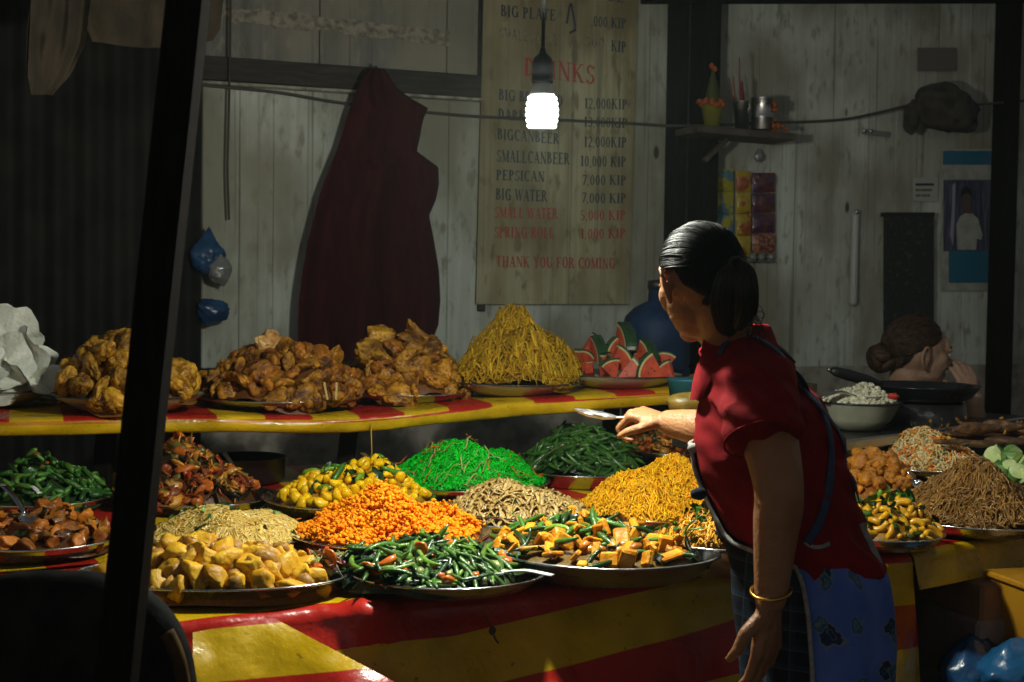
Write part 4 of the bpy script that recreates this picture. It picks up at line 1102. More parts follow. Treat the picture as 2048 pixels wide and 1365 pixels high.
scatter(g, mo, [p_bean(.07, .007, .4, 8), p_bean(.05, .0085, .4, 7)], 20, [((.07, .24, .02), 3), ((.16, .36, .03), 2), (GRD, 2)], rng, .020, tilt=.2, rmax=.75); scatter(g, mo, leaf_p, 40, [(GRD, 3), ((.012, .04, .014), 2)], rng, .018, (.8, 1.3), rmax=.55)
stuff(g, "pasta_greens", FOOD_WET, "green stalks and dark leaves mixed into the yellow pasta shells", "greens")
pb = at(752, 962, T["d"] - .02); pe = at(725, 945, T["d"] + .1)
spoon((pb.x, pb.y, Z0 + .085), (pe.x, pe.y, Z0 + .11), "dark shiny spoon resting on top of the yellow pasta shells", M_steel_dull, .018, .026)

T = tray(778, 1096, 984, Z0, "round steel tray under the bright green noodles", D=.465); T7 = T
g = G(); rng = rg(7); mo = Mound(T, 892, 2.0, 1.0, seed=1, px=925, k=.95, lump=.014); mo.base(g, (.004, .62, .018), .002)
strands(g, mo, 1500, 10, .009, .0025, [((.004, .74, .025), 5), ((.003, .60, .015), 3), ((.010, .82, .04), 2)], rng, 4, .5, curl=.35, curl_n=.4, wig=.005, lift=.010)
strands(g, mo, 60, 8, .010, .0022, [((.62, .17, .012), 2), ((.45, .46, .18), 3), ((.5, .42, .12), 1)], rng, 4, .6, curl=.2, wig=.006, lift=.03, curl_n=.2)
stuff(g, "green_noodles", FOOD_WET, "bright green noodles with a few carrot and scallion shreds on top", "noodles")

T = tray(1025, 1300, 956, Z0 + .012, "round steel tray under the heap of whole green beans", D=.38, stand=ZT + .010); T8 = T
M_bean = mat("whole_green_bean", (.030, .10, .016), .32, col2=(.06, .16, .025), vs=25, rand=.3, coat=.15)
bean_me = [G().add(*p_bean(L, .0066, b, 10, 8, .4)).mesh("green_bean", M_bean) for L, b in ((.12, .25), (.14, .4), (.11, .15), (.10, .6), (.13, .3))]
mo = Mound(T, 856, 1.6, 1.0, seed=2, px=1165, k=1.0, lump=.006); rng = rg(8)
pieces("green_bean", bean_me, mo, 170, .0150, rng, "whole dark green bean in the heap behind the bright green noodles", "green bean", "whole green beans heaped on one tray", (.75, 1.1), tilt=.16, roll=2.0, sink=-.006, ang=(-.3, .8), rmax=.9)
g = G(); mo.base(g, (.014, .045, .012), .004); scatter(g, mo, [p_bean(.11, .006, .3, 8)], 90, [(GRD, 2), ((.02, .08, .015), 2)], rng, .003, tilt=.1, rmax=.9)
stuff(g, "bean_heap", FOOD_WET, "lower layer of green beans inside the heap of whole beans", "bean heap")
pb = at(1062, 938, T["d"] - .16); pe = at(1130, 888, T["d"] - .20)
spoon((pb.x, pb.y, pb.z), tuple(pe), "long steel spoon standing between the green noodles and the whole beans", M_steel_dull, .018, .03, .008)

T = tray(1232, 1470, 912, Z0 + .055, "steel tray under the dark stir-fry in the rear corner below the shelf", D=.34, stand=ZT + .010); T15 = T
g = G(); rng = rg(15); mo = Mound(T, 868, 1.8, 1.0, seed=7, px=1330, k=.92, lump=.01); mo.base(g, (.08, .03, .01))
scatter(g, mo, blob_p + cube_p, 150, warm, rng, .014, (.9, 1.8)); scatter(g, mo, leaf_p + strip_p, 160, warm, rng, .016, tilt=.5)
stuff(g, "dark_stirfry", FOOD_WET, "dark orange stir-fry in the rear corner under the vendor's reaching hand", "stir-fry")

# ------------------------------------------------------------------ far end of the counter
def riser(T, label, h=None):
    R = T["R"] * .72; zt = T["zb"] - .006; b = ZT + .008
    g = G(); g.add(*bevel_box((T["x"], T["y"], (zt + b) / 2), (R * 1.5, R * 1.4, zt - b), .004, rz(TH + .3))); tag(g.obj("wooden_riser", M_wood, smooth=False), label, "riser")
T = tray(1622, 1862, 1008, .808, "steel tray under the crumbed orange fritters behind the vendor", D=.31, stand=.772); T16 = T; riser(T, "low wooden block lifting the tray of orange crumbed pieces")
M_crumb = mat("crumbed_orange", (.46, .18, .010), .5, col2=(.28, .08, .005), vs=40, bump=.7, bs=90, rand=.15)
crumb_me = []
for s in range(4):
    V, F = ico(3); V = V * (1 + .35 * nz(V, 1.5, s) + .22 * nz(V, 4.5, s) + .1 * nz(V, 9, s))[:, None] * np.array([1, .8, .7]); crumb_me.append(G().add(V * .026, F).mesh("crumbed_piece", M_crumb))
mo = Mound(T, 898, 1.5, 1.0, seed=2, px=1730, k=.95, lump=.008); rng = rg(16)
pieces("crumbed_piece", crumb_me, mo, 48, .031, rng, "crumbed orange fried piece heaped behind the vendor's back", "fritter", "crumbed orange pieces on one tray", (.7, 1.2), sink=.004, rows=4, where="the crumbed orange heap behind the vendor")
g = G(); mo.base(g, (.28, .1, .012), .01); scatter(g, mo, crumb, 200, [((.45, .17, .02), 1)], rng, 0, (.8, 1.6)); stuff(g, "crumb_heap", FOOD_DRY, "loose crumbs under the crumbed orange pieces", "crumbs")
pb = at(1838, 968, T["d"] - .10); pe = at(1800, 935, T["d"] - .02)
spoon((pb.x, pb.y, pb.z), tuple(pe), "steel spoon with a bright glint between the orange fritters and brown noodles", M_spoon, .022, .03)

T = tray(1735, 1972, 944, .862, "steel tray under the shredded carrot and cabbage salad", D=.345, stand=.826); T17 = T; riser(T, "wooden block lifting the tray of shredded salad")
g = G(); rng = rg(17); mo = Mound(T, 866, 1.5, 1.0, seed=3, px=1850, k=.98, lump=.006); mo.base(g, (.7, .5, .22), .003)
strands(g, mo, 1100, 8, .009, .0021, [((.82, .72, .42), 5), ((.78, .64, .28), 3), ((.86, .26, .02), 3), ((.82, .42, .12), 1)], rng, 4, curl=.2, curl_n=.3, wig=.005, lift=.012)
stuff(g, "shredded_salad", FOOD, "pale shredded cabbage and carrot salad heaped beside the cucumbers", "salad")

T = tray(1905, 2120, 988, .826, "steel tray under the cut cucumber pieces", D=.31, stand=.79); T18 = T; riser(T, "wooden block lifting the tray of cucumber pieces")
M_cuc = mat("cucumber_flesh", (.56, .66, .30), .35, col2=(.44, .56, .20), vs=60, coat=.1); M_cucs = mat("cucumber_skin", (.08, .2, .04), .35, col2=(.2, .34, .1), vs=30)
cuc_me = []
for L, cut in ((.016, 0), (.05, 1), (.022, 0), (.06, 1)):
    R = .021; n = 22; g = G(); a = np.linspace(0, 2 * pi, n, endpoint=False)
    z = lambda x, top: (L / 2 + (.55 * x if cut else 0)) if top else -L / 2
    V = [(0, 0, L / 2 + .002)] + [(R * .9 * cos(t), R * .9 * sin(t), z(R * .9 * cos(t), 1)) for t in a] + [(R * cos(t), R * sin(t), z(R * cos(t), 1) - .001) for t in a] + [(R * cos(t), R * sin(t), -L / 2) for t in a] + [(0, 0, -L / 2)]
    i = np.arange(n); j = (i + 1) % n
    g.add(V, [np.stack([0 * i, 1 + i, 1 + j], 1), np.stack([1 + i, 1 + n + i, 1 + n + j, 1 + j], 1)], 0)
    g.add(V, [np.stack([1 + n + i, 1 + 2 * n + i, 1 + 2 * n + j, 1 + n + j], 1)], 1); g.add(V, [np.stack([1 + 2 * n + i, 0 * i + 1 + 3 * n, 1 + 2 * n + j], 1)], 0)
    cuc_me.append(g.mesh("cucumber_piece", [M_cuc, M_cucs]))
mo = Mound(T, 915, 1.7, 1.0, seed=4, px=2010, k=.9, lump=.006); rng = rg(18)
pieces("cucumber_piece", cuc_me, mo, 44, .030, rng, "pale green cut cucumber piece heaped at the far end of the counter", "cucumber piece", "cut cucumber pieces on one tray", (.9, 1.25), tilt=.9, roll=2.5, sink=-.004, rows=3, where="the cucumber heap at the far end")

T = tray(1796, 2118, 1060, Z0, "round steel tray under the brown glass noodles at the far end", D=.41); T19 = T
g = G(); rng = rg(19); mo = Mound(T, 952, 1.9, 1.0, seed=5, px=1930, k=.96, lump=.018); mo.base(g, (.13, .06, .012))
strands(g, mo, 1300, 12, .010, .0021, [((.30, .15, .03), 4), ((.22, .10, .02), 3), ((.38, .21, .05), 2)], rng, 4, curl=.2, curl_n=.25, wig=.005, lift=.012)
scatter(g, mo, strip_p, 30, [((.6, .55, .45), 2), (GR, 1)], rng, .014, (.4, .8)); scatter(g, mo, leaf_p, 26, [(GRD, 1), ((.2, .05, .03), 1)], rng, .012, (.4, .7))
stuff(g, "brown_noodles", FOOD_WET, "glossy brown glass noodles heaped at the far end of the counter", "noodles")

T = tray(1642, 1884, 1084, Z0, "small steel tray under the yellow macaroni with greens", D=.285); T20 = T
M_mac = mat("yellow_macaroni", (.70, .37, .006), .36, col2=(.6, .28, .01), vs=40, rand=.12, coat=.15)
mac_me = [G().add(*p_bean(L, .0085, b, 9, 9, .8)).mesh("macaroni_piece", M_mac) for L, b in ((.045, .9), (.05, .7), (.04, 1.1), (.035, .4))]
mo = Mound(T, 1000, 1.8, 1.0, seed=6, px=1780, k=.92, lump=.006); rng = rg(20)
pieces("macaroni_piece", mac_me, mo, 85, .021, rng, "curved yellow macaroni piece on the small tray behind the vendor", "macaroni", "yellow macaroni on one tray", (.75, 1.1), tilt=.4, sink=-.002)
g = G(); mo.base(g, (.3, .16, .02), .004); scatter(g, mo, leaf_p, 60, [(GR, 2), (GRD, 3), ((.06, .2, .02), 2)], rng, .024, (.7, 1.3)); scatter(g, mo, [p_bean(.04, .008, .2, 7)], 8, [((.12, .3, .03), 1)], rng, .02)
stuff(g, "macaroni_greens", FOOD_WET, "dark green leaves mixed into the yellow macaroni", "greens")
# ------------------------------------------------------------------ food on the raised shelf
def shelf_dish(l, r, yf, label, hgt, m, rimm=None, name="enamel_plate", cat="plate", D=None, base=.62):
    cxp = (l + r) / 2
    p = at(cxp, yf, 4.1)
    for _ in range(6):
        z = shelf_z(p.x) + .010 + hgt
        q = onz(cxp, yf, z); p = q
    z = shelf_z(p.x) + .010 + hgt
    return tray(l, r, yf, z, label, D=D, m=m, rimm=rimm, h=hgt, name=name, cat=cat, base=base)
M_fry = mat("fried_crust", (1, 1, 1), .44, attr=True, col2=(.62, .5, .36), vs=60, vbias=(.45, .7), bump=.6, bs=110, rand=.28, coat=.10, spec=.35)
GOLD = ((.58, .27, .020), (.10, .030, .003)); BROWN = ((.46, .17, .012), (.055, .016, .003)); YELLO = ((.58, .31, .022), (.15, .055, .005)); CREAM = ((.66, .44, .17), (.42, .20, .05))
def crust(g, V, F, seed, s, tone):
    """uneven crackled frying crust with darker creases"""
    n1, n2, n3, n4 = nz(V, 1.25, seed), nz(V, 2.3, seed + 3), nz(V, 4.6, seed + 7), nz(V, 11, seed + 1)
    c2, c3 = np.exp(-(n2 / .10) ** 2), np.exp(-(n3 / .12) ** 2)
    D = 1 + .36 * n1 - .20 * c2 - .09 * c3 + .05 * n4
    t = np.clip(.62 + .9 * n1 - .45 * c2 - .25 * c3 + .55 * n4, 0, 1)[:, None]
    g.add(V * D[:, None] * s, F, 0, np.array(tone[0]) * t + np.array(tone[1]) * (1 - t)); return g
def fry_lump(seed, s, k=(1, .76, .62), tone=GOLD):
    V, F = ico(4); return crust(G(), V * np.array(k), F, seed, s, tone)
def fry_flat(seed, s=.045, tone=GOLD):
    V, F = ico(4); V = V * np.array([1, .74, .30]); V[:, 2] += .30 * V[:, 0] ** 2 - .22 * V[:, 1] ** 2; return crust(G(), V, F, seed, s, tone)
def fry_ring(seed, s=.05, gap=.0, tone=BROWN):
    n, k = 40, 16; a = np.linspace(gap / 2, 2 * pi - gap / 2, n); rr = .40 * (1 + .16 * np.sin(2 * a + seed)); 
    if gap: rr[0] = rr[-1] = .12; rr[1] *= .8; rr[-2] *= .8
    P = np.stack([.66 * np.cos(a), .56 * np.sin(a), .12 * np.sin(2 * a + seed)], -1); V, F = tubes(P, rr, k); return crust(G(), V, F, seed, s, tone)
def fmesh(gs, name):
    return [g.mesh(name, M_fry, colour=True) for g in gs]
# prawn crackers
T = shelf_dish(-150, 98, 788, "enamel bowl of white crackers at the near end of the shelf", .045, M_enamel, M_rimdark, "enamel_bowl", "bowl")
M_crk = mat("prawn_cracker", (.84, .86, .78), .5, col2=(.74, .76, .66), vs=30, bump=.4, bs=120, sss=.0)
crk = []
for s in range(5):
    n, k = 12, 44; V = []
    for i in range(n):
        for j in range(k):
            r = .062 * i / (n - 1); a = 2 * pi * j / k; e = (i / (n - 1)) ** 2
            rr = r * (1 + .07 * sin(5 * a + s) * e + .025 * sin(11 * a + 2 * s) * e)
            V.append((rr * cos(a), rr * sin(a), .26 * r * r / .062 * (cos(2 * a + s) + .6) + .006 * e * sin(5 * a + s) + .002 * sin(11 * a) * e))
    F = np.array([[i * k + j, (i + 1) * k + j, (i + 1) * k + (j + 1) % k, i * k + (j + 1) % k] for i in range(n - 1) for j in range(k)])
    V, F = thicken(np.array(V), F, .003); crk.append(G().add(V, F).mesh("prawn_cracker", M_crk))
mo = Mound(T, 665, 2.2, 1.0, px=20, k=.86, lump=.004); rng = rg(31)
pieces("prawn_cracker", crk, mo, 24, .055, rng, "thin white curled cracker heaped in the bowl at the near end", "cracker", "white crackers in the bowl", (1.2, 1.6), tilt=.55, roll=1.2, rows=3, where="the cracker bowl at the near end")
g = G(); mo.base(g, (.62, .63, .54), .02); stuff(g, "cracker_heap", FOOD_DRY, "lower layer of white crackers inside the bowl", "crackers")
# fried pieces, three dishes
T = shelf_dish(112, 402, 800, "enamel plate of yellow fried pieces partly behind the leaning post", .045, M_enamel, M_rimdark)
me_y = fmesh([fry_lump(s, .056, tone=YELLO) for s in (3, 8, 12)] + [fry_flat(4, .066, YELLO), fry_lump(15, .062, (1.15, .6, .5), YELLO)], "fried_piece")
mo = Mound(T, 688, 2.0, 1.0, seed=3, px=250, k=1.0, lump=.012); rng = rg(32)
pieces("fried_piece", me_y, mo, 52, .050, rng, "yellow-brown fried banana-like piece heaped behind the leaning post", "fried piece", "fried pieces on the plate behind the post", (.66, 1.05), sink=.006, rmax=.9, rows=4, where="the heap behind the leaning post")
g = G(); mo.base(g, (.2, .09, .015), .03); stuff(g, "fried_heap", FOOD, "fried pieces at the core of the heap behind the post", "fried heap")
T = shelf_dish(402, 722, 806, "shallow steel dish of dark golden fried fritters left of the shelf leg", .030, M_steel_dull, M_steel, "steel_dish", "dish", base=.7)
me_d = fmesh([fry_lump(s, .054, tone=BROWN) for s in (21, 25, 28)] + [fry_ring(1, .058), fry_ring(5, .056, 0, GOLD), fry_lump(33, .058, (1, .6, .52), BROWN), fry_lump(37, .052, tone=GOLD), fry_flat(9, .06, GOLD)], "fried_fritter")
mo = Mound(T, 690, 2.1, 1.0, seed=2, px=540, k=1.02, lump=.010); rng = rg(33)
pieces("fried_fritter", me_d, mo, 84, .045, rng, "dark golden fried fritter heaped on the steel dish before the robe", "fritter", "fried fritters on the dish left of the shelf leg", (.6, 1.0), sink=.004, rmax=.93, rows=5, where="the dark heap before the robe")
g = G(); mo.base(g, (.14, .05, .012), .03); stuff(g, "fritter_heap", FOOD, "fritters at the core of the dark golden heap", "fritter heap")
p = at(548, 690, T["d"]); o = fry_flat(17, .062, CREAM).obj("fried_fritter", M_fry, colour=True); o.location = p; o.rotation_euler = (1.2, .2, .2)
tag(o, "pale broad fritter standing on top of the dark golden heap", "fritter")
M_tag = mat("bamboo_skewer", (.5, .36, .13), .6)
for x, lean in ((655, -.2), (672, .03)):
    q = at(x, 800, T["d"] - T["R"] * .97); g = G(); g.add(*beam(q, q + Vector((lean * .05, 0, .05)), .006, .003, up=(0, 1, 0), b=.0008))
    tag(g.obj("bamboo_stick", M_tag, smooth=False), "thin bamboo stick in the fritter dish, " + ("tilted one" if lean < 0 else "upright one"), "stick")
T = shelf_dish(705, 938, 792, "shallow steel dish of brown fried pieces between fritters and noodles", .032, M_steel, M_steel, "steel_dish", "dish", base=.7)
me_m = fmesh([fry_flat(s, .058) for s in (31, 36, 39)] + [fry_lump(45, .058, (1.15, .55, .46)), fry_lump(47, .05), fry_flat(52, .054, BROWN), fry_lump(55, .058, (1.1, .58, .5), BROWN)], "fried_slice")
mo = Mound(T, 676, 1.9, 1.0, seed=4, px=790, k=1.02, lump=.010); rng = rg(34)
pieces("fried_slice", me_m, mo, 64, .043, rng, "brown fried slice heaped on the dish just left of the noodle peak", "fried slice", "fried slices on the dish beside the noodle peak", (.6, 1.0), sink=.004, rmax=.93, rows=4, where="the heap beside the noodle peak")
g = G(); mo.base(g, (.16, .06, .014), .025); stuff(g, "fried_heap", FOOD, "fried slices at the core of the heap beside the noodle peak", "fried heap")
p = at(762, 672, T["d"]); o = fry_flat(61, .052, YELLO).obj("fried_slice", M_fry, colour=True); o.location = p; o.rotation_euler = (1.2, .1, .3); tag(o, "curled yellow fried slice topping the heap before the robe", "fried slice")
p = at(745, 706, T["d"] - .05); o = fry_flat(64, .060, YELLO).obj("fried_slice", M_fry, colour=True); o.location = p; o.rotation_euler = (1.3, .2, -.3); tag(o, "round yellow fried slice facing out near the top of the heap", "fried slice")
p = onz(752, 797, shelf_z(at(752, 797, 4.1).x) + .022); o = fry_lump(71, .055, (1, .62, .4), YELLO).obj("fried_piece", M_fry, colour=True); o.location = p; tag(o, "single fried piece lying on the shelf cloth between two dishes", "fried piece")
# noodle peak
T = shelf_dish(900, 1162, 772, "cream enamel plate under the tall peak of yellow noodles", .040, M_enamel, M_rimdark); TN = T
g = G(); rng = rg(35); mo = Mound(T, 660, 2.3, 1.0, seed=5, px=1025, k=1.0, lump=.024); mo.base(g, (.24, .13, .008))
pn_ = [((.52, .32, .012), 5), ((.40, .22, .008), 3), ((.60, .41, .03), 2)]
strands(g, mo, 900, 8, .012, .0036, pn_, rng, 4, .42, curl=.30, curl_n=.35, wig=.009, lift=.028)
strands(g, mo, 130, 7, .012, .0034, pn_, rng, 4, .42, curl=.2, curl_n=.25, wig=.014, lift=.035)
scatter(g, mo, strip_p, 20, [((.6, .2, .02), 1)], rng, .01)
stuff(g, "noodle_peak", FOOD_DRY, "tall peak of tangled yellow noodles on the shelf beside the watermelon", "noodles")
# watermelon
T = shelf_dish(1118, 1362, 756, "cream enamel plate under the cut watermelon wedges", .040, M_enamel, M_rimdark); TW = T
M_flesh = mat("watermelon_flesh", (.58, .075, .025), .42, col2=(.40, .045, .02), vs=40, bump=.25, bs=120, coat=.15); M_white = mat("watermelon_pith", (.46, .46, .22), .4); M_skin = mat("watermelon_skin", (.012, .04, .016), .25, col2=(.03, .075, .025), vs=12, stretch=(1, 1, 5), coat=.3); M_seed = mat("melon_seed", (.02, .012, .01), .3)
def wedge(R, half, th, seed):
    g = G(); n = 12; a = np.linspace(-half, half, n); r1, r2 = R * .86, R * .93; W = th / 2
    def arc(r, z): return [(r * cos(t), r * sin(t), z) for t in a]
    V = [(0.0, 0, -W), (0.0, 0, W)] + arc(r1, -W) + arc(r1, W) + arc(r2, -W) + arc(r2, W) + arc(R, -W * .98) + arc(R, W * .98)
    o = lambda k: 2 + k * n
    F0, F1, F2 = [], [], []
    for i in range(n - 1):
        F0 += [[0, o(0) + i + 1, o(0) + i], [1, o(1) + i, o(1) + i + 1]]
        F1 += [[o(0) + i, o(0) + i + 1, o(2) + i + 1, o(2) + i], [o(1) + i, o(3) + i, o(3) + i + 1, o(1) + i + 1]]
        F2 += [[o(2) + i, o(2) + i + 1, o(4) + i + 1, o(4) + i], [o(3) + i, o(5) + i, o(5) + i + 1, o(3) + i + 1], [o(4) + i, o(4) + i + 1, o(5) + i + 1, o(5) + i]]
    q0 = [[0, 1, o(1), o(0)], [0, o(0) + n - 1, o(1) + n - 1, 1]]
    q1 = [[o(0), o(1), o(3), o(2)], [o(0) + n - 1, o(2) + n - 1, o(3) + n - 1, o(1) + n - 1]]
    q2 = [[o(2), o(3), o(5), o(4)], [o(2) + n - 1, o(4) + n - 1, o(5) + n - 1, o(3) + n - 1]]
    V = np.array(V) - np.array([R * .55, 0, 0])
    g.add(V, [np.array(F0), np.array(q0)], 0); g.add(V, np.array(F1 + q1), 1); g.add(V, np.array(F2 + q2), 2)
    r = rg(seed)
    for k in range(6):
        E, FE = ico(1); t = r.uniform(-half * .7, half * .7); rr = R * r.uniform(.35, .75)
        g.add(E * np.array([.0045, .0028, .002]) + np.array([rr * cos(t) - R * .55, rr * sin(t), W * (1 if k % 2 else -1)]), FE, 3)
    return g.mesh("watermelon_wedge", [M_flesh, M_white, M_skin, M_seed], smooth=False)
wm = [wedge(.10, .50, .032, 1), wedge(.11, .42, .030, 2), wedge(.095, .6, .036, 3)]
# (px, py, depth shift, yaw of the slice in the picture plane, turn, mesh, scale, label)
wedges = [(1180, 745, -.12, .0, 1.45, 0, .62, "flat-lying watermelon wedge at the front left of the plate"), (1222, 738, -.13, 1.9, .3, 0, .62, "front watermelon wedge next to the flat-lying piece"), (1262, 742, -.14, .5, -.2, 1, .66, "pinkish watermelon wedge in the middle of the front row"),
          (1300, 738, -.15, 2.7, .1, 2, .82, "largest watermelon wedge in the front row, under the green-skinned piece"), (1335, 745, -.12, 2.3, -.5, 1, .6, "small watermelon wedge at the right end of the plate"), (1240, 722, -.05, .55, .1, 2, .80, "watermelon wedge with a broad rind arc in the middle of the heap"),
          (1165, 722, -.02, 1.2, .7, 0, .7, "dull red watermelon wedge next to the noodle peak"), (1195, 705, .02, .5, -1.25, 2, .82, "watermelon wedge turned to show its dark green skin, left of the tall end piece"), (1182, 698, .06, .6, .2, 1, .78, "watermelon wedge at the back left of the heap"),
          (1232, 702, .04, 2.6, .3, 0, .72, "half-hidden watermelon wedge under the green end piece"), (1292, 712, -.02, .7, -1.0, 2, .84, "watermelon wedge with dark skin facing out, right of the tall end piece"), (1330, 722, .03, 1.4, .2, 0, .6, "upright reddish watermelon stick at the right back"),
          (1250, 684, .04, .75, -1.2, 2, .98, "tall dark green watermelon end piece crowning the heap"), (1210, 728, .0, 1.5, 1.2, 1, .7, "watermelon wedge buried in the middle of the heap"), (1280, 730, .02, .9, .5, 0, .7, "watermelon wedge tucked behind the front row")]
for x, y, dd, spin, turn, k, sc, lab in wedges:
    o = link("watermelon_wedge", wm[k]); p = at(x, y, T["d"] + dd)
    Rm = Matrix.Rotation(turn, 4, 'Z') @ Matrix.Rotation(pi / 2, 4, 'X') @ Matrix.Rotation(spin, 4, 'Z')
    o.matrix_world = Matrix.Translation(p) @ Rm @ Matrix.Rotation(.12 * sin(x), 4, "X") @ Matrix.Scale(sc * 1.16, 4); tag(o, lab, "watermelon wedge", "watermelon wedges on one plate")
# bundle and blue lid at the far end of the shelf
p = onz(1375, 806, shelf_z(at(1375, 800, 4.5).x) + .035)
g = G(); V, F = ico(3); V = V * np.array([.055, .036, .026]) * (1 + .18 * nz(V, 2.2, 5) + .08 * nz(V, 6, 2))[:, None]; g.add(V + np.array(p), F)
tag(g.obj("food_packet", mat("yellow_wrapper", (.26, .18, .03), .4, col2=(.16, .10, .015), vs=20, bump=.4, bs=30)), "crumpled yellow food packet at the far end of the shelf beside the vendor's collar", "packet")
p = onz(1378, 765, shelf_z(at(1378, 760, 4.6).x) + .05)
g = G(); V, F = lathe([(0, -.04), (.055, -.04), (.062, .004), (.066, .008), (.06, .012), (0, .014)], p, 32); g.add(V, F)
tag(g.obj("plastic_tub", mat("turquoise_plastic", (.010, .10, .13), .5)), "small turquoise lidded tub behind the yellow packet", "tub")
# ------------------------------------------------------------------ things hanging on the wall
def sheet_from(outline, off, nu=None, puff=.0, seed=0, th=.004, fold=0, fs=14):
    """cloth hanging before the wall: outline rows [(py, pxl, pxr)], real folds and depth"""
    rows = np.array(outline, float); ny, nx = 60, 46
    ys = np.linspace(rows[0, 0], rows[-1, 0], ny); V = []
    for yy in ys:
        xl, xr = np.interp(yy, rows[:, 0], rows[:, 1]), np.interp(yy, rows[:, 0], rows[:, 2])
        dn = (yy - rows[0, 0]) / (rows[-1, 0] - rows[0, 0])
        for i in range(nx):
            t = i / (nx - 1)
            o = off + puff * sin(pi * t) ** .7 + fold * (.3 + dn) * (sin(t * fs + seed + .8 * noise.noise((dn * 2, t * 3, seed))) + .5 * noise.noise((t * 9, dn * 2.5, seed)))
            V.append(onwall(xl + (xr - xl) * t, yy, o)[:])
    F = np.array([[i * nx + j, (i + 1) * nx + j, (i + 1) * nx + j + 1, i * nx + j + 1] for i in range(ny - 1) for j in range(nx - 1)])
    return thicken(np.array(V), F, th)
M_robe = mat("maroon_cloth", (.050, .009, .012), .95, spec=.05, col2=(.034, .007, .009), vs=30, bump=.25, bs=220, stretch=(1, 1, .3))
V, F = sheet_from([(138, 738, 768), (150, 728, 778), (175, 716, 792), (200, 705, 825), (215, 700, 857), (240, 692, 846), (275, 682, 840), (300, 674, 834), (325, 664, 836), (335, 660, 876), (365, 648, 877), (390, 640, 872), (430, 630, 858), (480, 617, 868), (540, 606, 878), (600, 598, 881), (650, 596, 877), (690, 597, 862), (720, 600, 840)], .15, puff=.05, fold=.040, fs=13, seed=2)
robe = empty("hanging_robe", onwall(750, 150, .16), "dark maroon robe hanging from the rail, wide at the bottom, with one loose sleeve", "robe")
g = G(); g.add(V, F); g.obj("cloth", M_robe, robe)
V, F = sheet_from([(200, 752, 822), (230, 760, 838), (300, 765, 830), (335, 790, 877), (370, 790, 878), (400, 800, 872), (432, 812, 858)], .17, puff=.03, fold=.006, fs=9, seed=5)
g = G(); g.add(V, F); g.obj("sleeve", M_robe, robe)
a = onwall(752, 140, .05); b = onwall(752, 134, .18); V, F = tubes(np.array([a[:], ((a + b) / 2)[:], b[:]])[None], .005, 8); g = G(); g.add(V, F); g.obj("hook", M_rail, robe)

M_bag = mat("blue_plastic_film", (.015, .07, .17), .25, col2=(.010, .035, .10), vs=20, bump=.5, bs=40, coat=.3); M_clear = mat("clear_plastic_film", (.40, .42, .40), .18, bump=.7, bs=45, coat=.6, trans=.55)
def bag(name, px, py, off, s, m, label, seed, cat="bag", k=(1, .6, 1.2), pinch=True, d=None):
    c = onwall(px, py, off) if d is None else at(px, py, d)
    V, F = ico(4); V = V * (1 + .22 * nz(V, 1.6, seed) + .16 * np.abs(nz(V, 4.2, seed)) + .06 * nz(V, 10, seed))[:, None] * np.array(k)
    if pinch: t = np.clip((V[:, 2] - .3) / 1.0, 0, 1); V[:, 0] *= 1 - .75 * t; V[:, 1] *= 1 - .75 * t; V[:, 2] += .4 * t
    R = rz(TH); g = G(); g.add((V * s) @ R.T + np.array(c), F); return tag(g.obj(name, m), label, cat)
bag("plastic_bag", 416, 510, .08, .060, M_bag, "crumpled blue plastic bag stuck on the wall behind the clear bag", 3)
bag("plastic_bag", 440, 540, .10, .042, M_clear, "small clear plastic bag hanging on the wall with a bright glint", 7)
bag("plastic_bag", 424, 622, .09, .060, M_bag, "dark blue plastic bag hanging lowest on the wall above the fritters", 9, k=(1, .55, .75), pinch=False)

# sacking over the near end, above the corrugated sheet
M_sack = mat("old_sacking", (.050, .036, .02), .9, col2=(.022, .017, .010), vs=9, bump=.4, bs=60)
def drape(pts, d, label, nm="sacking", th=.006, fold=.03, seed=1, sag=0):
    rows = np.array(pts, float); ny, nx = 24, 34; V = []
    for yy in np.linspace(rows[0, 0], rows[-1, 0], ny):
        xl, xr = np.interp(yy, rows[:, 0], rows[:, 1]), np.interp(yy, rows[:, 0], rows[:, 2])
        for i in range(nx):
            t = i / (nx - 1); V.append(at(xl + (xr - xl) * t, yy + sag * sin(pi * t), d + .25 * t + fold * (noise.noise((t * 5, yy * .012, seed)) + .4 * sin(t * 19 + seed)))[:])
    F = np.array([[i * nx + j, (i + 1) * nx + j, (i + 1) * nx + j + 1, i * nx + j + 1] for i in range(ny - 1) for j in range(nx - 1)])
    V, F = thicken(np.array(V), F, th); g = G(); g.add(V, F); return tag(g.obj(nm, M_sack), label, "sacking")
drape([(-90, 150, 470), (0, 160, 447), (60, 175, 440), (82, 185, 425)], 4.15, "brown sacking bunched under the roof behind the leaning post", sag=14)
drape([(-90, 45, 190), (0, 62, 178), (90, 58, 168), (150, 55, 142), (190, 62, 105)], 3.9, "narrow strip of brown sacking hanging at the near upper corner", seed=4)

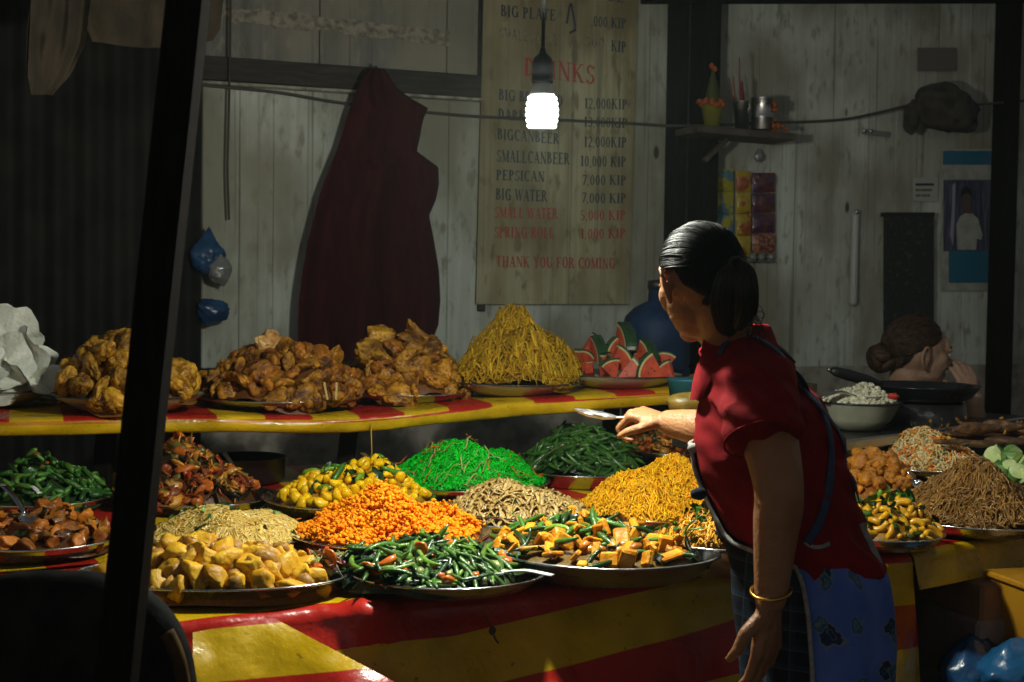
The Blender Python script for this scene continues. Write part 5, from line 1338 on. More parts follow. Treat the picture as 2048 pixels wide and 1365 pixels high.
# altar shelf on the post
M_shelfw = mat("dark_altar_wood", (.045, .033, .024), .75, col2=(.09, .07, .05), vs=16)
alt = empty("altar_shelf", onwall(1470, 265, .3), "small dark wooden altar shelf fixed to the thick post", "shelf")
a, b = onwall(1372, 262, .28), onwall(1566, 274, .28)
g = G(); g.add(*beam(a, (b.x, b.y, a.z - .012), .20, .03, b=.004)); g.obj("plank", M_shelfw, alt, smooth=False)
q = onwall(1410, 262, .3); g = G(); g.add(*beam((q.x, q.y, a.z - .12), (q.x + .1 * U.x, q.y + .1 * U.y, a.z - .03), .03, .02)); g.obj("bracket", M_shelfw, alt, smooth=False)
ZA = a.z + .012
def on_altar(px, off=.34): p = onwall(px, 250, off); return Vector((p.x, p.y, ZA))
M_mari = mat("marigold", (.36, .09, .008), .8, col2=(.25, .05, .006), vs=60); M_ypot = mat("yellow_green_pot", (.14, .14, .012), .5)
def blooms(g, c, n, R, s, seed, mi=0):
    r = rg(seed)
    for _ in range(n):
        V, F = ico(1); V = V * (1 + .3 * nz(V, 4, r.random() * 9))[:, None] * s; g.add(V + np.array(c) + r.normal(size=3) * np.array(R), F, mi)
p = on_altar(1424); pot = empty("flower_pot", p, "yellow-green pot topped with a cone of leaves and marigolds on the altar shelf", "pot")
g = G(); V, F = lathe([(0, 0), (.030, 0), (.045, .085), (.048, .09), (.043, .09), (0, .08)], p, 28); g.add(V, F); g.obj("pot", M_ypot, pot)
g = G(); V, F = lathe([(.036, .10), (.028, .14), (.016, .19), (.004, .235), (0, .24)], p, 12, wob=.06); g.add(V, F); g.obj("leaf_cone", mat("folded_leaf", (.045, .055, .008), .6), pot)
g = G(); [blooms(g, p + Vector((.042 * cos(t_), .042 * sin(t_), .098)), 2, (.004, .004, .006), .014, int(t_ * 10)) for t_ in np.linspace(0, 2 * pi, 15)]; g.obj("marigold", M_mari, pot); g = G(); blooms(g, p + Vector((0, 0, .248)), 5, (.005, .005, .007), .011, 5); g.obj("marigold", M_mari, pot)
p = on_altar(1483); cup = empty("incense_cup", p, "tin cup holding red incense sticks on the altar shelf", "cup")
g = G(); V, F = lathe([(0, 0), (.027, 0), (.036, .11), (.038, .112), (.034, .111), (.026, .02), (0, .02)], p, 28); g.add(V, F); g.obj("cup", M_steel_dull, cup)
M_inc = mat("incense_red", (.20, .03, .03), .7); r = rg(5)
for k in range(9):
    q = p + Vector((r.normal() * .014, r.normal() * .014, .03)); L = .15 + .04 * r.random() if k else .26
    g = G(); g.add(*capsule(q, q + Vector((r.normal() * .018, r.normal() * .018, L)), .0026, .0026, 6)); g.obj("incense_stick", M_inc, cup)
p = on_altar(1524); can = empty("tin_can", p, "larger shiny tin can with a marigold clinging to its side on the altar shelf", "can")
g = G(); V, F = lathe([(0, 0), (.042, 0), (.045, .004), (.045, .05), (.0465, .053), (.045, .056), (.046, .128), (.049, .132), (.046, .134), (.043, .128), (.042, .02), (0, .02)], p, 36); g.add(V, F); g.obj("body", M_steel_dull, can)
g = G(); blooms(g, p + Vector((.046, -.02, .09)), 8, (.003, .006, .022), .009, 8); g.obj("marigold", M_mari, can)
p = on_altar(1550); g = G(); blooms(g, p + Vector((0, -.02, .008)), 10, (.018, .02, .006), .011, 9); tag(g.obj("marigold_garland", M_mari), "wilted orange marigolds at the free end of the altar shelf", "flowers")

# sachet strips hanging beside the post
def foil(name, c1, c2, seed):
    m = mat(name, c1, .14, col2=c2, vs=16, vbias=(.5, .56), bump=.9, bs=55, coat=.6, detail=2); return m
strips = [(1421, 1467, 338, 520, foil("yellow_foil", (.42, .38, .02), (.10, .22, .28), 1), "wide yellow foil strip of sachets nearest the thick post"),
          (1472, 1502, 342, 515, foil("gold_foil", (.45, .33, .015), (.35, .08, .02), 2), "narrow gold and red foil strip of sachets between yellow and purple"),
          (1504, 1550, 346, 508, foil("purple_foil", (.065, .012, .05), (.12, .03, .03), 3), "dark purple foil strip of sachets with orange print")]
M_foil2 = mat("orange_print", (.4, .17, .05), .3, col2=(.12, .03, .05), vs=70, vbias=(.45, .55), coat=.5)
for k, (xl, xr, yt, yb, m, lab) in enumerate(strips):
    t0 = empty("sachet_strip", onwall((xl + xr) / 2, yt, .05), lab, "sachets")
    nseg = 4
    for sgm in range(nseg):
        ya, yb2 = yt + (yb - yt) * sgm / nseg, yt + (yb - yt) * (sgm + 1) / nseg - 1.5
        nx, ny = 12, 12; V = []
        for i in range(ny):
            for j in range(nx):
                u, v = j / (nx - 1), i / (ny - 1)
                pf = .014 * (sin(pi * u) * sin(pi * v)) ** .6 + .004 * noise.noise((u * 5, v * 5, k + sgm * 3)) * sin(pi * v)
                V.append(onwall(xl + (xr - xl) * u, ya + (yb2 - ya) * v, .045 + pf)[:])
        F = np.array([[i * nx + j, (i + 1) * nx + j, (i + 1) * nx + j + 1, i * nx + j + 1] for i in range(ny - 1) for j in range(nx - 1)])
        V, F = thicken(np.array(V), F, .002); g = G(); g.add(V, F); g.obj("sachet", M_foil2 if (k == 2 and sgm == 3) else m, t0)
bag("plastic_bag", 1517, 312, .09, .020, M_clear, "tiny clear plastic bag with glints hanging under the altar shelf", 13)
rack = empty("wire_rack", onwall(1520, 514, .05), "small shiny wire rack with clear packets under the sachet strips", "rack")
for k in range(3):
    g = G(); a, b = onwall(1492, 507 + 8 * k, .05), onwall(1551, 508 + 8 * k, .05); g.add(*capsule(a, b, .003, .003, 6)); g.obj("bar", M_steel, rack)
for k in range(3):
    V, F = ico(2); V = V * (1 + .3 * nz(V, 3, k))[:, None] * .017; g = G(); g.add(V + np.array(onwall(1505 + 18 * k, 514, .065)), F); g.obj("packet", M_clear, rack)

# small things on the right part of the wall
def flat(name, x0, y0, x1, y1, off, th, m, parent=None):
    a, b, c, d = onwall(x0, y0, off), onwall(x1, y0, off), onwall(x1, y1, off), onwall(x0, y1, off)
    o4 = [p - NW * th for p in (a, b, c, d)]; V = [p[:] for p in (a, b, c, d)] + [p[:] for p in o4]
    F = [[3, 2, 1, 0], [4, 5, 6, 7], [0, 1, 5, 4], [1, 2, 6, 5], [2, 3, 7, 6], [3, 0, 4, 7]]
    g = G(); g.add(V, np.array(F)); return g.obj(name, m, parent, smooth=False)
M_teal = mat("teal_print", (.012, .13, .22), .4, coat=.2); M_pw = mat("poster_white", (.42, .42, .37), .5, col2=(.3, .3, .26), vs=20)
M_pd = mat("poster_dark", (.03, .03, .06), .4, col2=(.10, .10, .17), vs=14, stretch=(6, 6, .6), coat=.3); M_ps = mat("poster_skin", (.10, .06, .05), .5); M_hair = mat("poster_hair", (.008, .008, .01), .5)
ps = empty("wall_poster", onwall(1930, 440, .03), "blue calendar poster picturing a person in a white shirt beside the pillar", "poster")
flat("sheet", 1884, 299, 1986, 582, .022, .003, M_pw, ps); flat("header_band", 1886, 302, 1985, 330, .0245, .002, M_teal, ps); flat("picture", 1887, 360, 1984, 503, .024, .002, M_pd, ps); flat("footer_band", 1898, 502, 1984, 566, .0252, .002, M_teal, ps)
def blob2(pts, off, m, nm):
    P = [onwall(x, y, off) for x, y in pts]; Q = [p - NW * .001 for p in P]; n = len(P)
    g = G(); g.add([p[:] for p in P + Q], [np.array([list(range(n))[::-1]]), np.array([[i, (i + 1) % n, n + (i + 1) % n, n + i] for i in range(n)])]); g.obj(nm, m, ps, smooth=False)
blob2([(1915, 500), (1913, 450), (1920, 434), (1930, 427), (1944, 427), (1956, 438), (1965, 470), (1963, 480), (1954, 478), (1952, 500)], .0255, M_pw, "printed_shirt")
blob2([(1930, 427), (1925, 412), (1923, 395), (1930, 384), (1940, 386), (1943, 400), (1942, 418), (1944, 428)], .0262, M_ps, "printed_face")
blob2([(1922, 396), (1923, 380), (1933, 372), (1943, 380), (1944, 396), (1939, 388), (1930, 387)], .0268, M_hair, "printed_hair")
blob2([(1905, 370), (1911, 366), (1909, 440), (1906, 492), (1900, 470), (1904, 420)], .0255, mat("printed_curtain", (.30, .28, .36), .5), "printed_curtain")
st = empty("paper_notice", onwall(1850, 382, .03), "small pale paper notice with grey print on the wall beside the poster", "notice")
flat("sheet", 1826, 356, 1876, 403, .02, .002, mat("notice_paper", (.40, .40, .36), .6), st)
for k in range(3): flat("print_line", 1831, 367 + 11 * k, 1868 - 4 * k, 372 + 11 * k, .0212, .001, M_ink_faded if k else M_ink, st)
flat("rag_shadow_panel", 1836, 96, 1913, 142, .02, .003, mat("painted_rag_shadow", (.12, .11, .095), .8)); tag(bpy.data.objects["rag_shadow_panel"], "shadow of the hanging rag painted as a dark panel high on the wall", "painted shadow")  # dark flat panel standing in for the shadow the rag casts on the wall
bg_ = empty("black_net_bag", onwall(1820, 540, .05), "tall dark board covered with black netting hanging behind the seated person", "board")
flat("board", 1776, 428, 1868, 668, .06, .035, mat("black_netting", (.016, .017, .016), .5, col2=(.06, .065, .06), vs=45, vbias=(.56, .7), bump=.6, bs=90), bg_)
flat("frame", 1773, 425, 1870, 433, .066, .045, M_black, bg_)
a, b = onwall(1711, 425, .03), onwall(1706, 604, .03); t0 = empty("white_tube", a, "slim white plastic tube fixed upright on the wall", "tube")
g = G(); g.add(*capsule(a, b, .017, .019, 14)); g.obj("body", mat("dull_white_plastic", (.44, .45, .42), .4), t0); g = G(); V, F = ico(2); g.add(V * .012 + np.array(onwall(1713, 424, .05)), F); g.obj("cap", M_steel, t0)
t0 = empty("tape_holder", onwall(1750, 270, .03), "small clear plastic bracket with glints on the wall before the hanging rag", "bracket")
g = G(); a, b = onwall(1726, 264, .03), onwall(1776, 270, .03); g.add(*beam(a, b, .025, .022)); g.obj("body", M_clear, t0, smooth=False)
for x in (1729, 1741): g = G(); V, F = ico(2); g.add(V * .010 + np.array(onwall(x, 262, .05)), F); g.obj("clip", M_steel, t0)
# dark rag hung over the cable
V, F = ico(4); V = V * (1 + .2 * nz(V, 1.7, 4) + .12 * np.abs(nz(V, 5, 6)))[:, None] * np.array([.175, .08, .10]); V[:, 2] -= .25 * V[:, 0] * (V[:, 0] > 0); 
g = G(); g.add(V @ rz(TH).T + np.array(onwall(1893, 213, .16)), F)
rag = empty("hanging_rag", onwall(1893, 213, .16), "dark bundled rag hanging over the cable above the poster", "rag"); g.obj("bundle", mat("dark_rag", (.055, .045, .036), .95, col2=(.02, .017, .014), vs=18, bump=.6, bs=35), rag)
V, F = ico(3); V = V * (1 + .2 * nz(V, 2, 2))[:, None] * np.array([.035, .03, .075]); g = G(); g.add(V + np.array(onwall(1822, 235, .16)), F); g.obj("corner", bpy.data.materials["dark_rag"], rag)

# blue water bottle behind the watermelon
p = onz(1312, 712, 1.05); p = at(1312, 720, 4.95)
t0 = empty("water_bottle", p, "big blue water bottle standing behind the watermelon plate", "bottle")
g = G(); V, F = lathe([(0, -.2), (.11, -.2), (.118, -.185), (.118, -.03), (.112, -.02), (.118, -.01), (.118, .12), (.11, .15), (.08, .18), (.032, .205), (.03, .25), (0, .25)], p, 40); g.add(V, F); g.obj("body", mat("blue_bottle_plastic", (.004, .015, .05), .6, col2=(.008, .028, .08), vs=10, bump=.5, bs=18, spec=.25), t0)
g = G(); V, F = lathe([(0, .245), (.034, .245), (.034, .275), (0, .28)], p, 28); g.add(V, F); g.obj("cap", M_black, t0)
stand = empty("bottle_stand", (p.x, p.y, 0), "dark crate stand under the blue water bottle behind the shelf", "stand")
g = G(); g.add(*bevel_box((p.x, p.y, (p.z - .2) / 2), (.3, .24, p.z - .201), .006, rz(TH))); g.obj("body", M_post, stand, smooth=False)

# ------------------------------------------------------------------ cooking end at the far right
M_iron = mat("black_iron", (.014, .014, .015), .35, col2=(.03, .028, .026), vs=20, bump=.25, bs=50)
gd = empty("iron_stove", at(1850, 870, 4.6), "black iron stove top with a raised edge behind the shredded salad", "stove")
c = at(1860, 872, 4.3); ZG = .93
e0, e1 = onz(1640, 902, ZG), onz(2120, 836, ZG); dr = (e1 - e0).normalized(); nb = Vector((-dr.y, dr.x, 0))
mid = (e0 + e1) / 2 + nb * .26; RG = np.stack([np.array(dr), np.array(nb), np.array([0, 0, 1.0])], 1)
L = (e1 - e0).length
g = G(); g.add(*bevel_box((mid.x, mid.y, ZG - .02), (L, .50, .035), .005, RG)); g.obj("plate", M_iron, gd, smooth=False)
q = (e0 + e1) / 2; g = G(); g.add(*bevel_box((q.x, q.y, ZG + .004), (L, .018, .03), .004, RG)); g.obj("edge", M_steel_dull, gd, smooth=False)
g = G(); g.add(*bevel_box((mid.x, mid.y, (ZG - .04) / 2), (L * .92, .42, ZG - .04), .006, RG)); g.obj("body", M_iron, gd, smooth=False)
# rice bowl with ladle
cb = onz(1718, 832, ZG + .005); cb = at(1716, 800, 4.42)
tb_ = empty("rice_bowl", (cb.x, cb.y, ZG), "cream enamel bowl of white rice beside the wok", "bowl")
Rb = 84 * 4.42 / FPX; zb = onz(1716, 806, 1).z; zr = at(1716, 803, 4.42 ).z
g = G(); V, F = lathe([(0, ZG), (Rb * .55, ZG), (Rb * .8, ZG + (zr - ZG) * .4), (Rb, zr), (Rb * 1.02, zr + .002), (Rb * .97, zr - .004), (Rb * .77, ZG + (zr - ZG) * .42), (0, ZG + .012)], (cb.x, cb.y, 0), 56); g.add(V, F); g.obj("dish", M_enamel, tb_)
P = np.array([[cb.x + Rb * 1.01 * cos(a), cb.y + Rb * 1.01 * sin(a), zr] for a in np.linspace(0, 2 * pi, 60)]); g = G(); V, F = tubes(P, .003, 6, cap=False); g.add(V, F); g.obj("rim", M_rimdark, tb_)
T = dict(x=cb.x, y=cb.y, d=4.42, R=Rb, sy=1.0, zrim=zr, zb=zr)
g = G(); rng = rg(41); mo = Mound(T, 782, 1.7, 1.0, px=1716, k=.88, lump=.012); mo.base(g, (.60, .60, .48)); scatter(g, mo, [p_blob(.0055, s, 1, .4) for s in range(4)], 900, [((.70, .70, .57), 4), ((.60, .60, .46), 2)], rng, .010, (.6, 1.8), jit=.08)
stuff(g, "white_rice", FOOD, "white cooked rice heaped in the enamel bowl beside the wok", "rice")
V, F = ico(3); g = G(); V = V * (1 + .3 * nz(V, 2, 3))[:, None] * np.array([.018, .014, .010]); g.add(V + np.array(at(1786, 793, 4.30)), F); tag(g.obj("red_garnish", mat("red_chilli", (.5, .04, .02), .35)), "red chilli garnish at the rim of the rice bowl", "garnish")
pb = at(1738, 800, 4.36); pe = at(1640, 795, 4.30)
spoon((pb.x, pb.y, pb.z + .012), tuple(pe), "shiny steel ladle lying across the white rice", M_spoon, .036, .042, .012, "rice_ladle", sag=-.01)
# wok
cw = at(1845, 772, 4.62); Rw = 112 * 4.62 / FPX
wk = empty("wok", (cw.x, cw.y, ZG), "black wok with a long handle on the stove before the seated person", "wok")
g = G(); zw = cw.z; hb = zw - ZG - .055
V, F = lathe([(0, zw - hb), (Rw * .5, zw - hb + .006), (Rw * .85, zw - hb * .5), (Rw, zw), (Rw * 1.02, zw + .004), (Rw * .98, zw + .001), (Rw * .83, zw - hb * .48), (Rw * .48, zw - hb + .012), (0, zw - hb + .008)], (cw.x, cw.y, 0), 64); g.add(V, F); g.obj("bowl", mat("black_wok_iron", (.012, .012, .013), .2, rv=.08, vs=14, coat=.3), wk)
g = G(); V, F = lathe([(Rw * .8, ZG), (Rw * .8, ZG + .02), (Rw * .74, zw - hb * .75), (Rw * .7, zw - hb * .75), (Rw * .74, ZG)], (cw.x, cw.y, 0), 40); g.add(V, F); g.obj("burner_ring", M_iron, wk)
h0, h1 = at(1760, 768, 4.60), at(1662, 741, 4.52); V, F = tubes(spline([h0, (h0 + h1) / 2, h1], 14), np.array([.010, .012, .015, .017, .018, .018, .018, .018, .018, .018, .017, .016, .015, .009]), 12); g = G(); g.add(V, F); g.obj("handle", M_black, wk)
V, F = ico(2); g = G(); g.add(V * .007 + np.array(at(1658, 740, 4.515)), F); g.obj("handle_tip", M_steel_dull, wk)
# grilled fish lying on the stove
M_fish = mat("grilled_skin", (.075, .034, .014), .5, col2=(.22, .10, .03), vs=40, vbias=(.45, .7), bump=.5, bs=70, coat=.2, rand=.3)
fish = []
for s in range(3):
    V, F = ico(3); V = V * np.array([.075, .019, .010]); V[:, 1] *= (1 - .6 * np.clip(V[:, 0] / .075, 0, 1)); V = V * (1 + .22 * nz(V, 26, s) + .12 * nz(V, 60, s))[:, None]; fish.append(G().add(V, F).mesh("grilled_fish", M_fish))
FL = ["nearest the cucumbers", "second from the cucumbers", "third along, slightly turned", "at the back left of the pile", "at the back middle of the pile", "at the back right of the pile", "at the far right front edge", "on top of the pile at the right", "on top of the pile in the middle", "lying crosswise at the back"]
for k, (x, y, zz) in enumerate(((1912, 886, .0), (1965, 889, .0), (2022, 884, .0), (1925, 868, .0), (1990, 866, .0), (2050, 862, .0), (2070, 882, .0), (2010, 868, .022), (1955, 874, .022), (2000, 850, .0))):
    p = onz(x, y, ZG + .008); o = link("grilled_fish", fish[k % 3]); o.location = (p.x, p.y, ZG + .010 + zz); o.rotation_euler = (.2 * k, 0, .1 + .25 * sin(k * 2.4)); o.scale = (.9 + .1 * (k % 3),) * 3
    tag(o, "dark grilled fish on the stove top, " + FL[k], "grilled fish", "grilled fish on the stove")
g = G(); rng = rg(44)
for k in range(26):
    p = onz(1860 + 190 * rng.random(), 845 + 50 * rng.random(), ZG + .008); V, F = cube_p[k % 4]; g.add(V * rng.uniform(.4, .9) @ rotm(rng).T + np.array(p) + np.array([0, 0, .03 * rng.random()]), F, 0, pick([((.4, .2, .03), 1), ((.2, .1, .02), 2)], 1, rng)[0])
stuff(g, "grill_crumbs", FOOD, "loose golden crumbs scattered over the stove top", "crumbs")

# ------------------------------------------------------------------ things stored under the far end
M_ycr = mat("yellow_crate_plastic", (.46, .22, .01), .45, col2=(.38, .17, .01), vs=8); M_card = mat("dull_cardboard", (.30, .16, .07), .85, col2=(.22, .12, .06), vs=10); M_grey = mat("grey_box", (.24, .20, .19), .8, col2=(.15, .125, .12), vs=12)
def ubox(name, px, py, d, s, m, lab, cat, yaw=.3):
    p = at(px, py, d); g = G(); g.add(*bevel_box(p, s, .008, rz(yaw))); return tag(g.obj(name, m, smooth=False), lab, cat)
yc = empty("yellow_crate", at(2065, 1215, 3.2), "yellow plastic crate stored under the far end of the counter", "crate")
p = at(2118, 1228, 3.35); hh = .082; V = []
for zz, k in ((-hh, .80), (hh, 1.0)):
    for sx, sy_ in ((-1, -1), (1, -1), (1, 1), (-1, 1)): V.append((np.array(p) + rz(.25) @ np.array([sx * .115 * k, sy_ * .12 * k, 0]) + np.array([0, 0, zz]))[:])
g = G(); g.add(V, np.array([[0, 3, 2, 1], [0, 1, 5, 4], [1, 2, 6, 5], [2, 3, 7, 6], [3, 0, 4, 7]])); g.obj("tub", M_ycr, yc, smooth=False)
g = G(); g.add(*bevel_box(np.array(p) + np.array([0, 0, hh - .004]), (.25, .26, .016), .004, rz(.25))); g.obj("rim", M_ycr, yc, smooth=False)
ubox("cardboard_box", 1965, 1186, 3.56, (.22, .3, .12), M_card, "brown cardboard box under the counter behind the yellow crate", "box")
ubox("storage_box", 1972, 1278, 3.53, (.24, .26, .16), M_grey, "grey box standing below the brown cardboard box", "box")
p = at(1960, 1275, 3.68); ubox("storage_box", 1962, 1440, 3.7, (.30, .34, .22), M_grey, "lowest grey box under the counter at the far end", "box")
M_bagb = mat("blue_sack_film", (.012, .05, .13), .28, col2=(.02, .09, .22), vs=14, bump=.6, bs=25, coat=.3)
bag("plastic_sack", 1950, 1345, 0, .088, M_bagb, "dark blue plastic sack under the counter beside the grey boxes", 21, "sack", (1, .8, .75), d=3.38); bag("plastic_sack", 2035, 1345, 0, .088, mat("bright_blue_film", (.012, .09, .22), .3, bump=.6, bs=22, coat=.3), "bright blue plastic sack at the lower far corner under the crate", 25, "sack", (1, .8, .7), d=3.30)
M_btl = mat("water_bottle_plastic", (.05, .075, .085), .15, coat=.5, col2=(.03, .05, .06), vs=20); M_capb = mat("blue_cap", (.02, .22, .34), .35)
for k, (x, y) in enumerate(((1985, 1130), (2042, 1128))):
    p = at(x, y, 3.72); t0 = empty("drink_bottle", p, ("clear drink bottle with blue cap nearer the skirt under the counter lip", "clear drink bottle with bright blue cap at the far edge under the lip")[k], "bottle")
    g = G(); V, F = lathe([(0, -.10), (.034, -.10), (.036, -.09), (.036, .0), (.03, .02), (.014, .035), (.013, .05), (0, .05)], p, 28); g.add(V, F); g.obj("body", M_btl, t0)
    g = G(); V, F = lathe([(0, .045), (.0165, .045), (.0165, .066), (0, .068)], p, 24); g.add(V, F); g.obj("cap", M_capb, t0)
bsh = empty("under_shelf", at(2010, 1165, 3.7), "low dark board carrying the drink bottles under the counter", "shelf"); p = at(2015, 1168, 3.75); g = G(); g.add(*bevel_box((p.x, p.y, at(2015, 1130, 3.72).z - .108), (.5, .25, .014), .003, rz(.5))); g.obj("board", M_wood, bsh, smooth=False)

# ------------------------------------------------------------------ dark padded chair back in front, at the near corner
M_pad = mat("black_vinyl", (.007, .006, .006), .8, spec=.12, col2=(.02, .018, .016), vs=20, bump=.15, bs=90); M_pipe = mat("brown_vinyl_edge", (.12, .065, .02), .75, spec=.1, col2=(.05, .03, .012), vs=20)
ch = empty("padded_chair", at(180, 1500, 2.2), "black padded chair back with a brown edge in front of the counter", "chair")
c = at(120, 1440, 2.15); R = 280 * 2.15 / FPX; Hc = at(120, 1140, 2.15).z - c.z
def squircle(t, a, b, p=2.7): return a * np.sign(cos(t)) * abs(cos(t)) ** (2 / p), b * np.sign(sin(t)) * abs(sin(t)) ** (2 / p)
n = 64; rings = []
for k, (sc, yy) in enumerate(((.0, -.045), (.6, -.045), (.86, -.038), (.97, -.02), (1.0, .0), (.97, .02), (.86, .038), (.0, .042))):
    rings.append([(c.x + squircle(t, R * sc, 0)[0], c.y + yy, c.z + squircle(t, 0, Hc * sc)[1]) for t in np.linspace(0, 2 * pi, n, endpoint=False)])
V = np.array(rings).reshape(-1, 3); i = np.arange(len(rings) - 1)[:, None] * n; j = np.arange(n)[None]
g = G(); g.add(V, np.stack([i + j, i + (j + 1) % n, i + n + (j + 1) % n, i + n + j], -1).reshape(-1, 4)); g.obj("back_pad", M_pad, ch)
P = np.array([(c.x + squircle(t, R * .935, 0)[0], c.y - .030, c.z + squircle(t, 0, Hc * .935)[1]) for t in np.linspace(-.6, .62, 40)]); V, F = tubes(P, .012, 8); g = G(); g.add(V, F); g.obj("piping", M_pipe, ch)
for sx in (-.7, .7):
    g = G(); g.add(*capsule((c.x + R * sx, c.y + .03, .0), (c.x + R * sx, c.y + .02, c.z), .014, .014, 10)); g.obj("leg", M_black, ch)
g = G(); g.add(*bevel_box((c.x, c.y - .22, .44), (R * 1.9, .40, .06), .02)); g.obj("seat", M_pad, ch)
for sx in (-.8, .8):
    g = G(); g.add(*capsule((c.x + R * sx, c.y - .38, .0), (c.x + R * sx, c.y - .38, .42), .014, .014, 10)); g.obj("leg", M_black, ch)

# small knotted string hanging on the front cloth
q = front_pt(985, 1262, .05); t0 = empty("string_knot", q, "small dark knotted string hanging on the yellow stripe of the front cloth", "string")
g = G(); V, F = ico(2); g.add(V * np.array([.007, .006, .009]) * (1 + .3 * nz(V, 3, 2))[:, None] + np.array(q), F); V, F = tubes(spline([q, q + Vector((.004, -.002, -.012)), q + Vector((.012, -.004, -.024))], 10), .0022, 6); g.add(V, F)
V, F = tubes(spline([q, q + Vector((-.006, .004, .014)), q + Vector((-.016, .012, .026))], 10), .0016, 6); g.add(V, F); g.obj("knot", M_wire, t0)
# ------------------------------------------------------------------ people
def skin(name, col, col2): return mat(name, col, .48, col2=col2, vs=18, bump=.3, bs=120, spec=.35, sss=.10)
M_skin = skin("tan_skin", (.36, .17, .075), (.30, .13, .055)); M_skin_b = skin("fair_skin", (.34, .21, .145), (.28, .155, .10))
M_hair = mat("black_hair", (.0055, .005, .005), .46, spec=.06); M_hair_b = mat("brown_hair", (.050, .027, .015), .55, spec=.2, col2=(.018, .010, .006), vs=60)
M_shirt = mat("red_polo_knit", (.24, .007, .011), .9, spec=.10, col2=(.19, .005, .009), vs=25, bump=.25, bs=420)
M_eye = mat("eye_white", (.6, .58, .54), .2); M_iris = mat("dark_iris", (.02, .012, .008), .15)
def loft(rings, f, p=2.2, n=44):
    """closed body through horizontal rings (centre, half front-back, half side)"""
    l = np.array([-f[1], f[0]]); V = []
    for c, a, b in rings:
        for k in range(n):
            t = 2 * pi * k / n; ct, st = cos(t), sin(t)
            u = a * np.sign(ct) * abs(ct) ** (2 / p); v = b * np.sign(st) * abs(st) ** (2 / p)
            V.append((c[0] + f[0] * u + l[0] * v, c[1] + f[1] * u + l[1] * v, c[2]))
    m = len(rings); i = np.arange(m - 1)[:, None] * n; j = np.arange(n)[None]
    Q = np.stack([i + j, i + (j + 1) % n, i + n + (j + 1) % n, i + n + j], -1).reshape(-1, 4)
    if rings[0][0][2] > rings[-1][0][2]: Q = Q[:, ::-1]
    caps = [np.array([list(range(n))]), np.array([list(range((m - 1) * n, m * n))[::-1]])]
    if rings[0][0][2] < rings[-1][0][2]: caps = [c[:, ::-1] for c in caps]
    return np.array(V), [Q] + caps
def limb(g, pts, radii, n=16):
    P = spline(pts, 8 * len(pts)); R = np.interp(np.linspace(0, 1, len(P)), np.linspace(0, 1, len(radii)), radii)
    V, F = tubes(P, R, n); g.add(V, F)
    for p, r in ((P[0], R[0]), (P[-1], R[-1])):
        V, F = ico(2); g.add(V * r + p, F)
def hand(g, wrist, d, nrm, thumb_side, k=1.0, curl=(.35, .45, .35), spread=.10, tcurl=.5):
    """palm with five separate bent fingers: d = towards the fingertips, nrm = out of the back of the hand, thumb_side = unit vector"""
    d = unit(d); nrm = unit(nrm - d * np.dot(nrm, d)); s = unit(thumb_side - d * np.dot(thumb_side, d) - nrm * np.dot(thumb_side, nrm))
    w = np.asarray(wrist, float); L = .088 * k
    lens = [(.042, .026, .02), (.047, .030, .021), (.043, .028, .02), (.034, .021, .018)]; offs = [.030, .010, -.010, -.028]
    for i, (o, ln) in enumerate(zip(offs, lens)):
        root = w + s * o * .45 * k; kn = w + d * (L - .006 * abs(i - 1) * k) + s * o * k
        g.add(*capsule(root, kn, .0135 * k, .0112 * k, 12))
        p, a, dd = kn, 0.0, unit(d + s * (1.5 - i) * spread)
        for q, sg in enumerate(ln):
            a += curl[q]; v = dd * cos(a) - nrm * sin(a); e = p + v * sg * k
            g.add(*capsule(p, e, (.0095 - .0012 * q) * k, (.0085 - .0013 * q) * k, 12)); p = e
    g.add(*ellipsoid(w + d * L * .5, np.stack([d, s, nrm], 1), (.052 * k, .036 * k, .015 * k), 2))
    b = w + d * .022 * k + s * .020 * k; t1 = b + (d * .55 + s * .75 - nrm * .25) * .042 * k; v = unit(d * cos(tcurl) + s * .3 - nrm * sin(tcurl)); t2 = t1 + v * .030 * k; t3 = t2 + unit(d - nrm * .9 - s * .15) * .024 * k
    g.add(*capsule(w + d * .012 * k, b + d * .01 * k, .014 * k, .016 * k, 12)); g.add(*capsule(b, t1, .0145 * k, .0115 * k, 12)); g.add(*capsule(t1, t2, .0112 * k, .010 * k, 12)); g.add(*capsule(t2, t3, .0098 * k, .0075 * k, 12))
def head_axes(f):
    f = unit(f); up = unit(np.array([0, 0, 1.0]) - f * f[2]); return f, np.cross(up, f), up
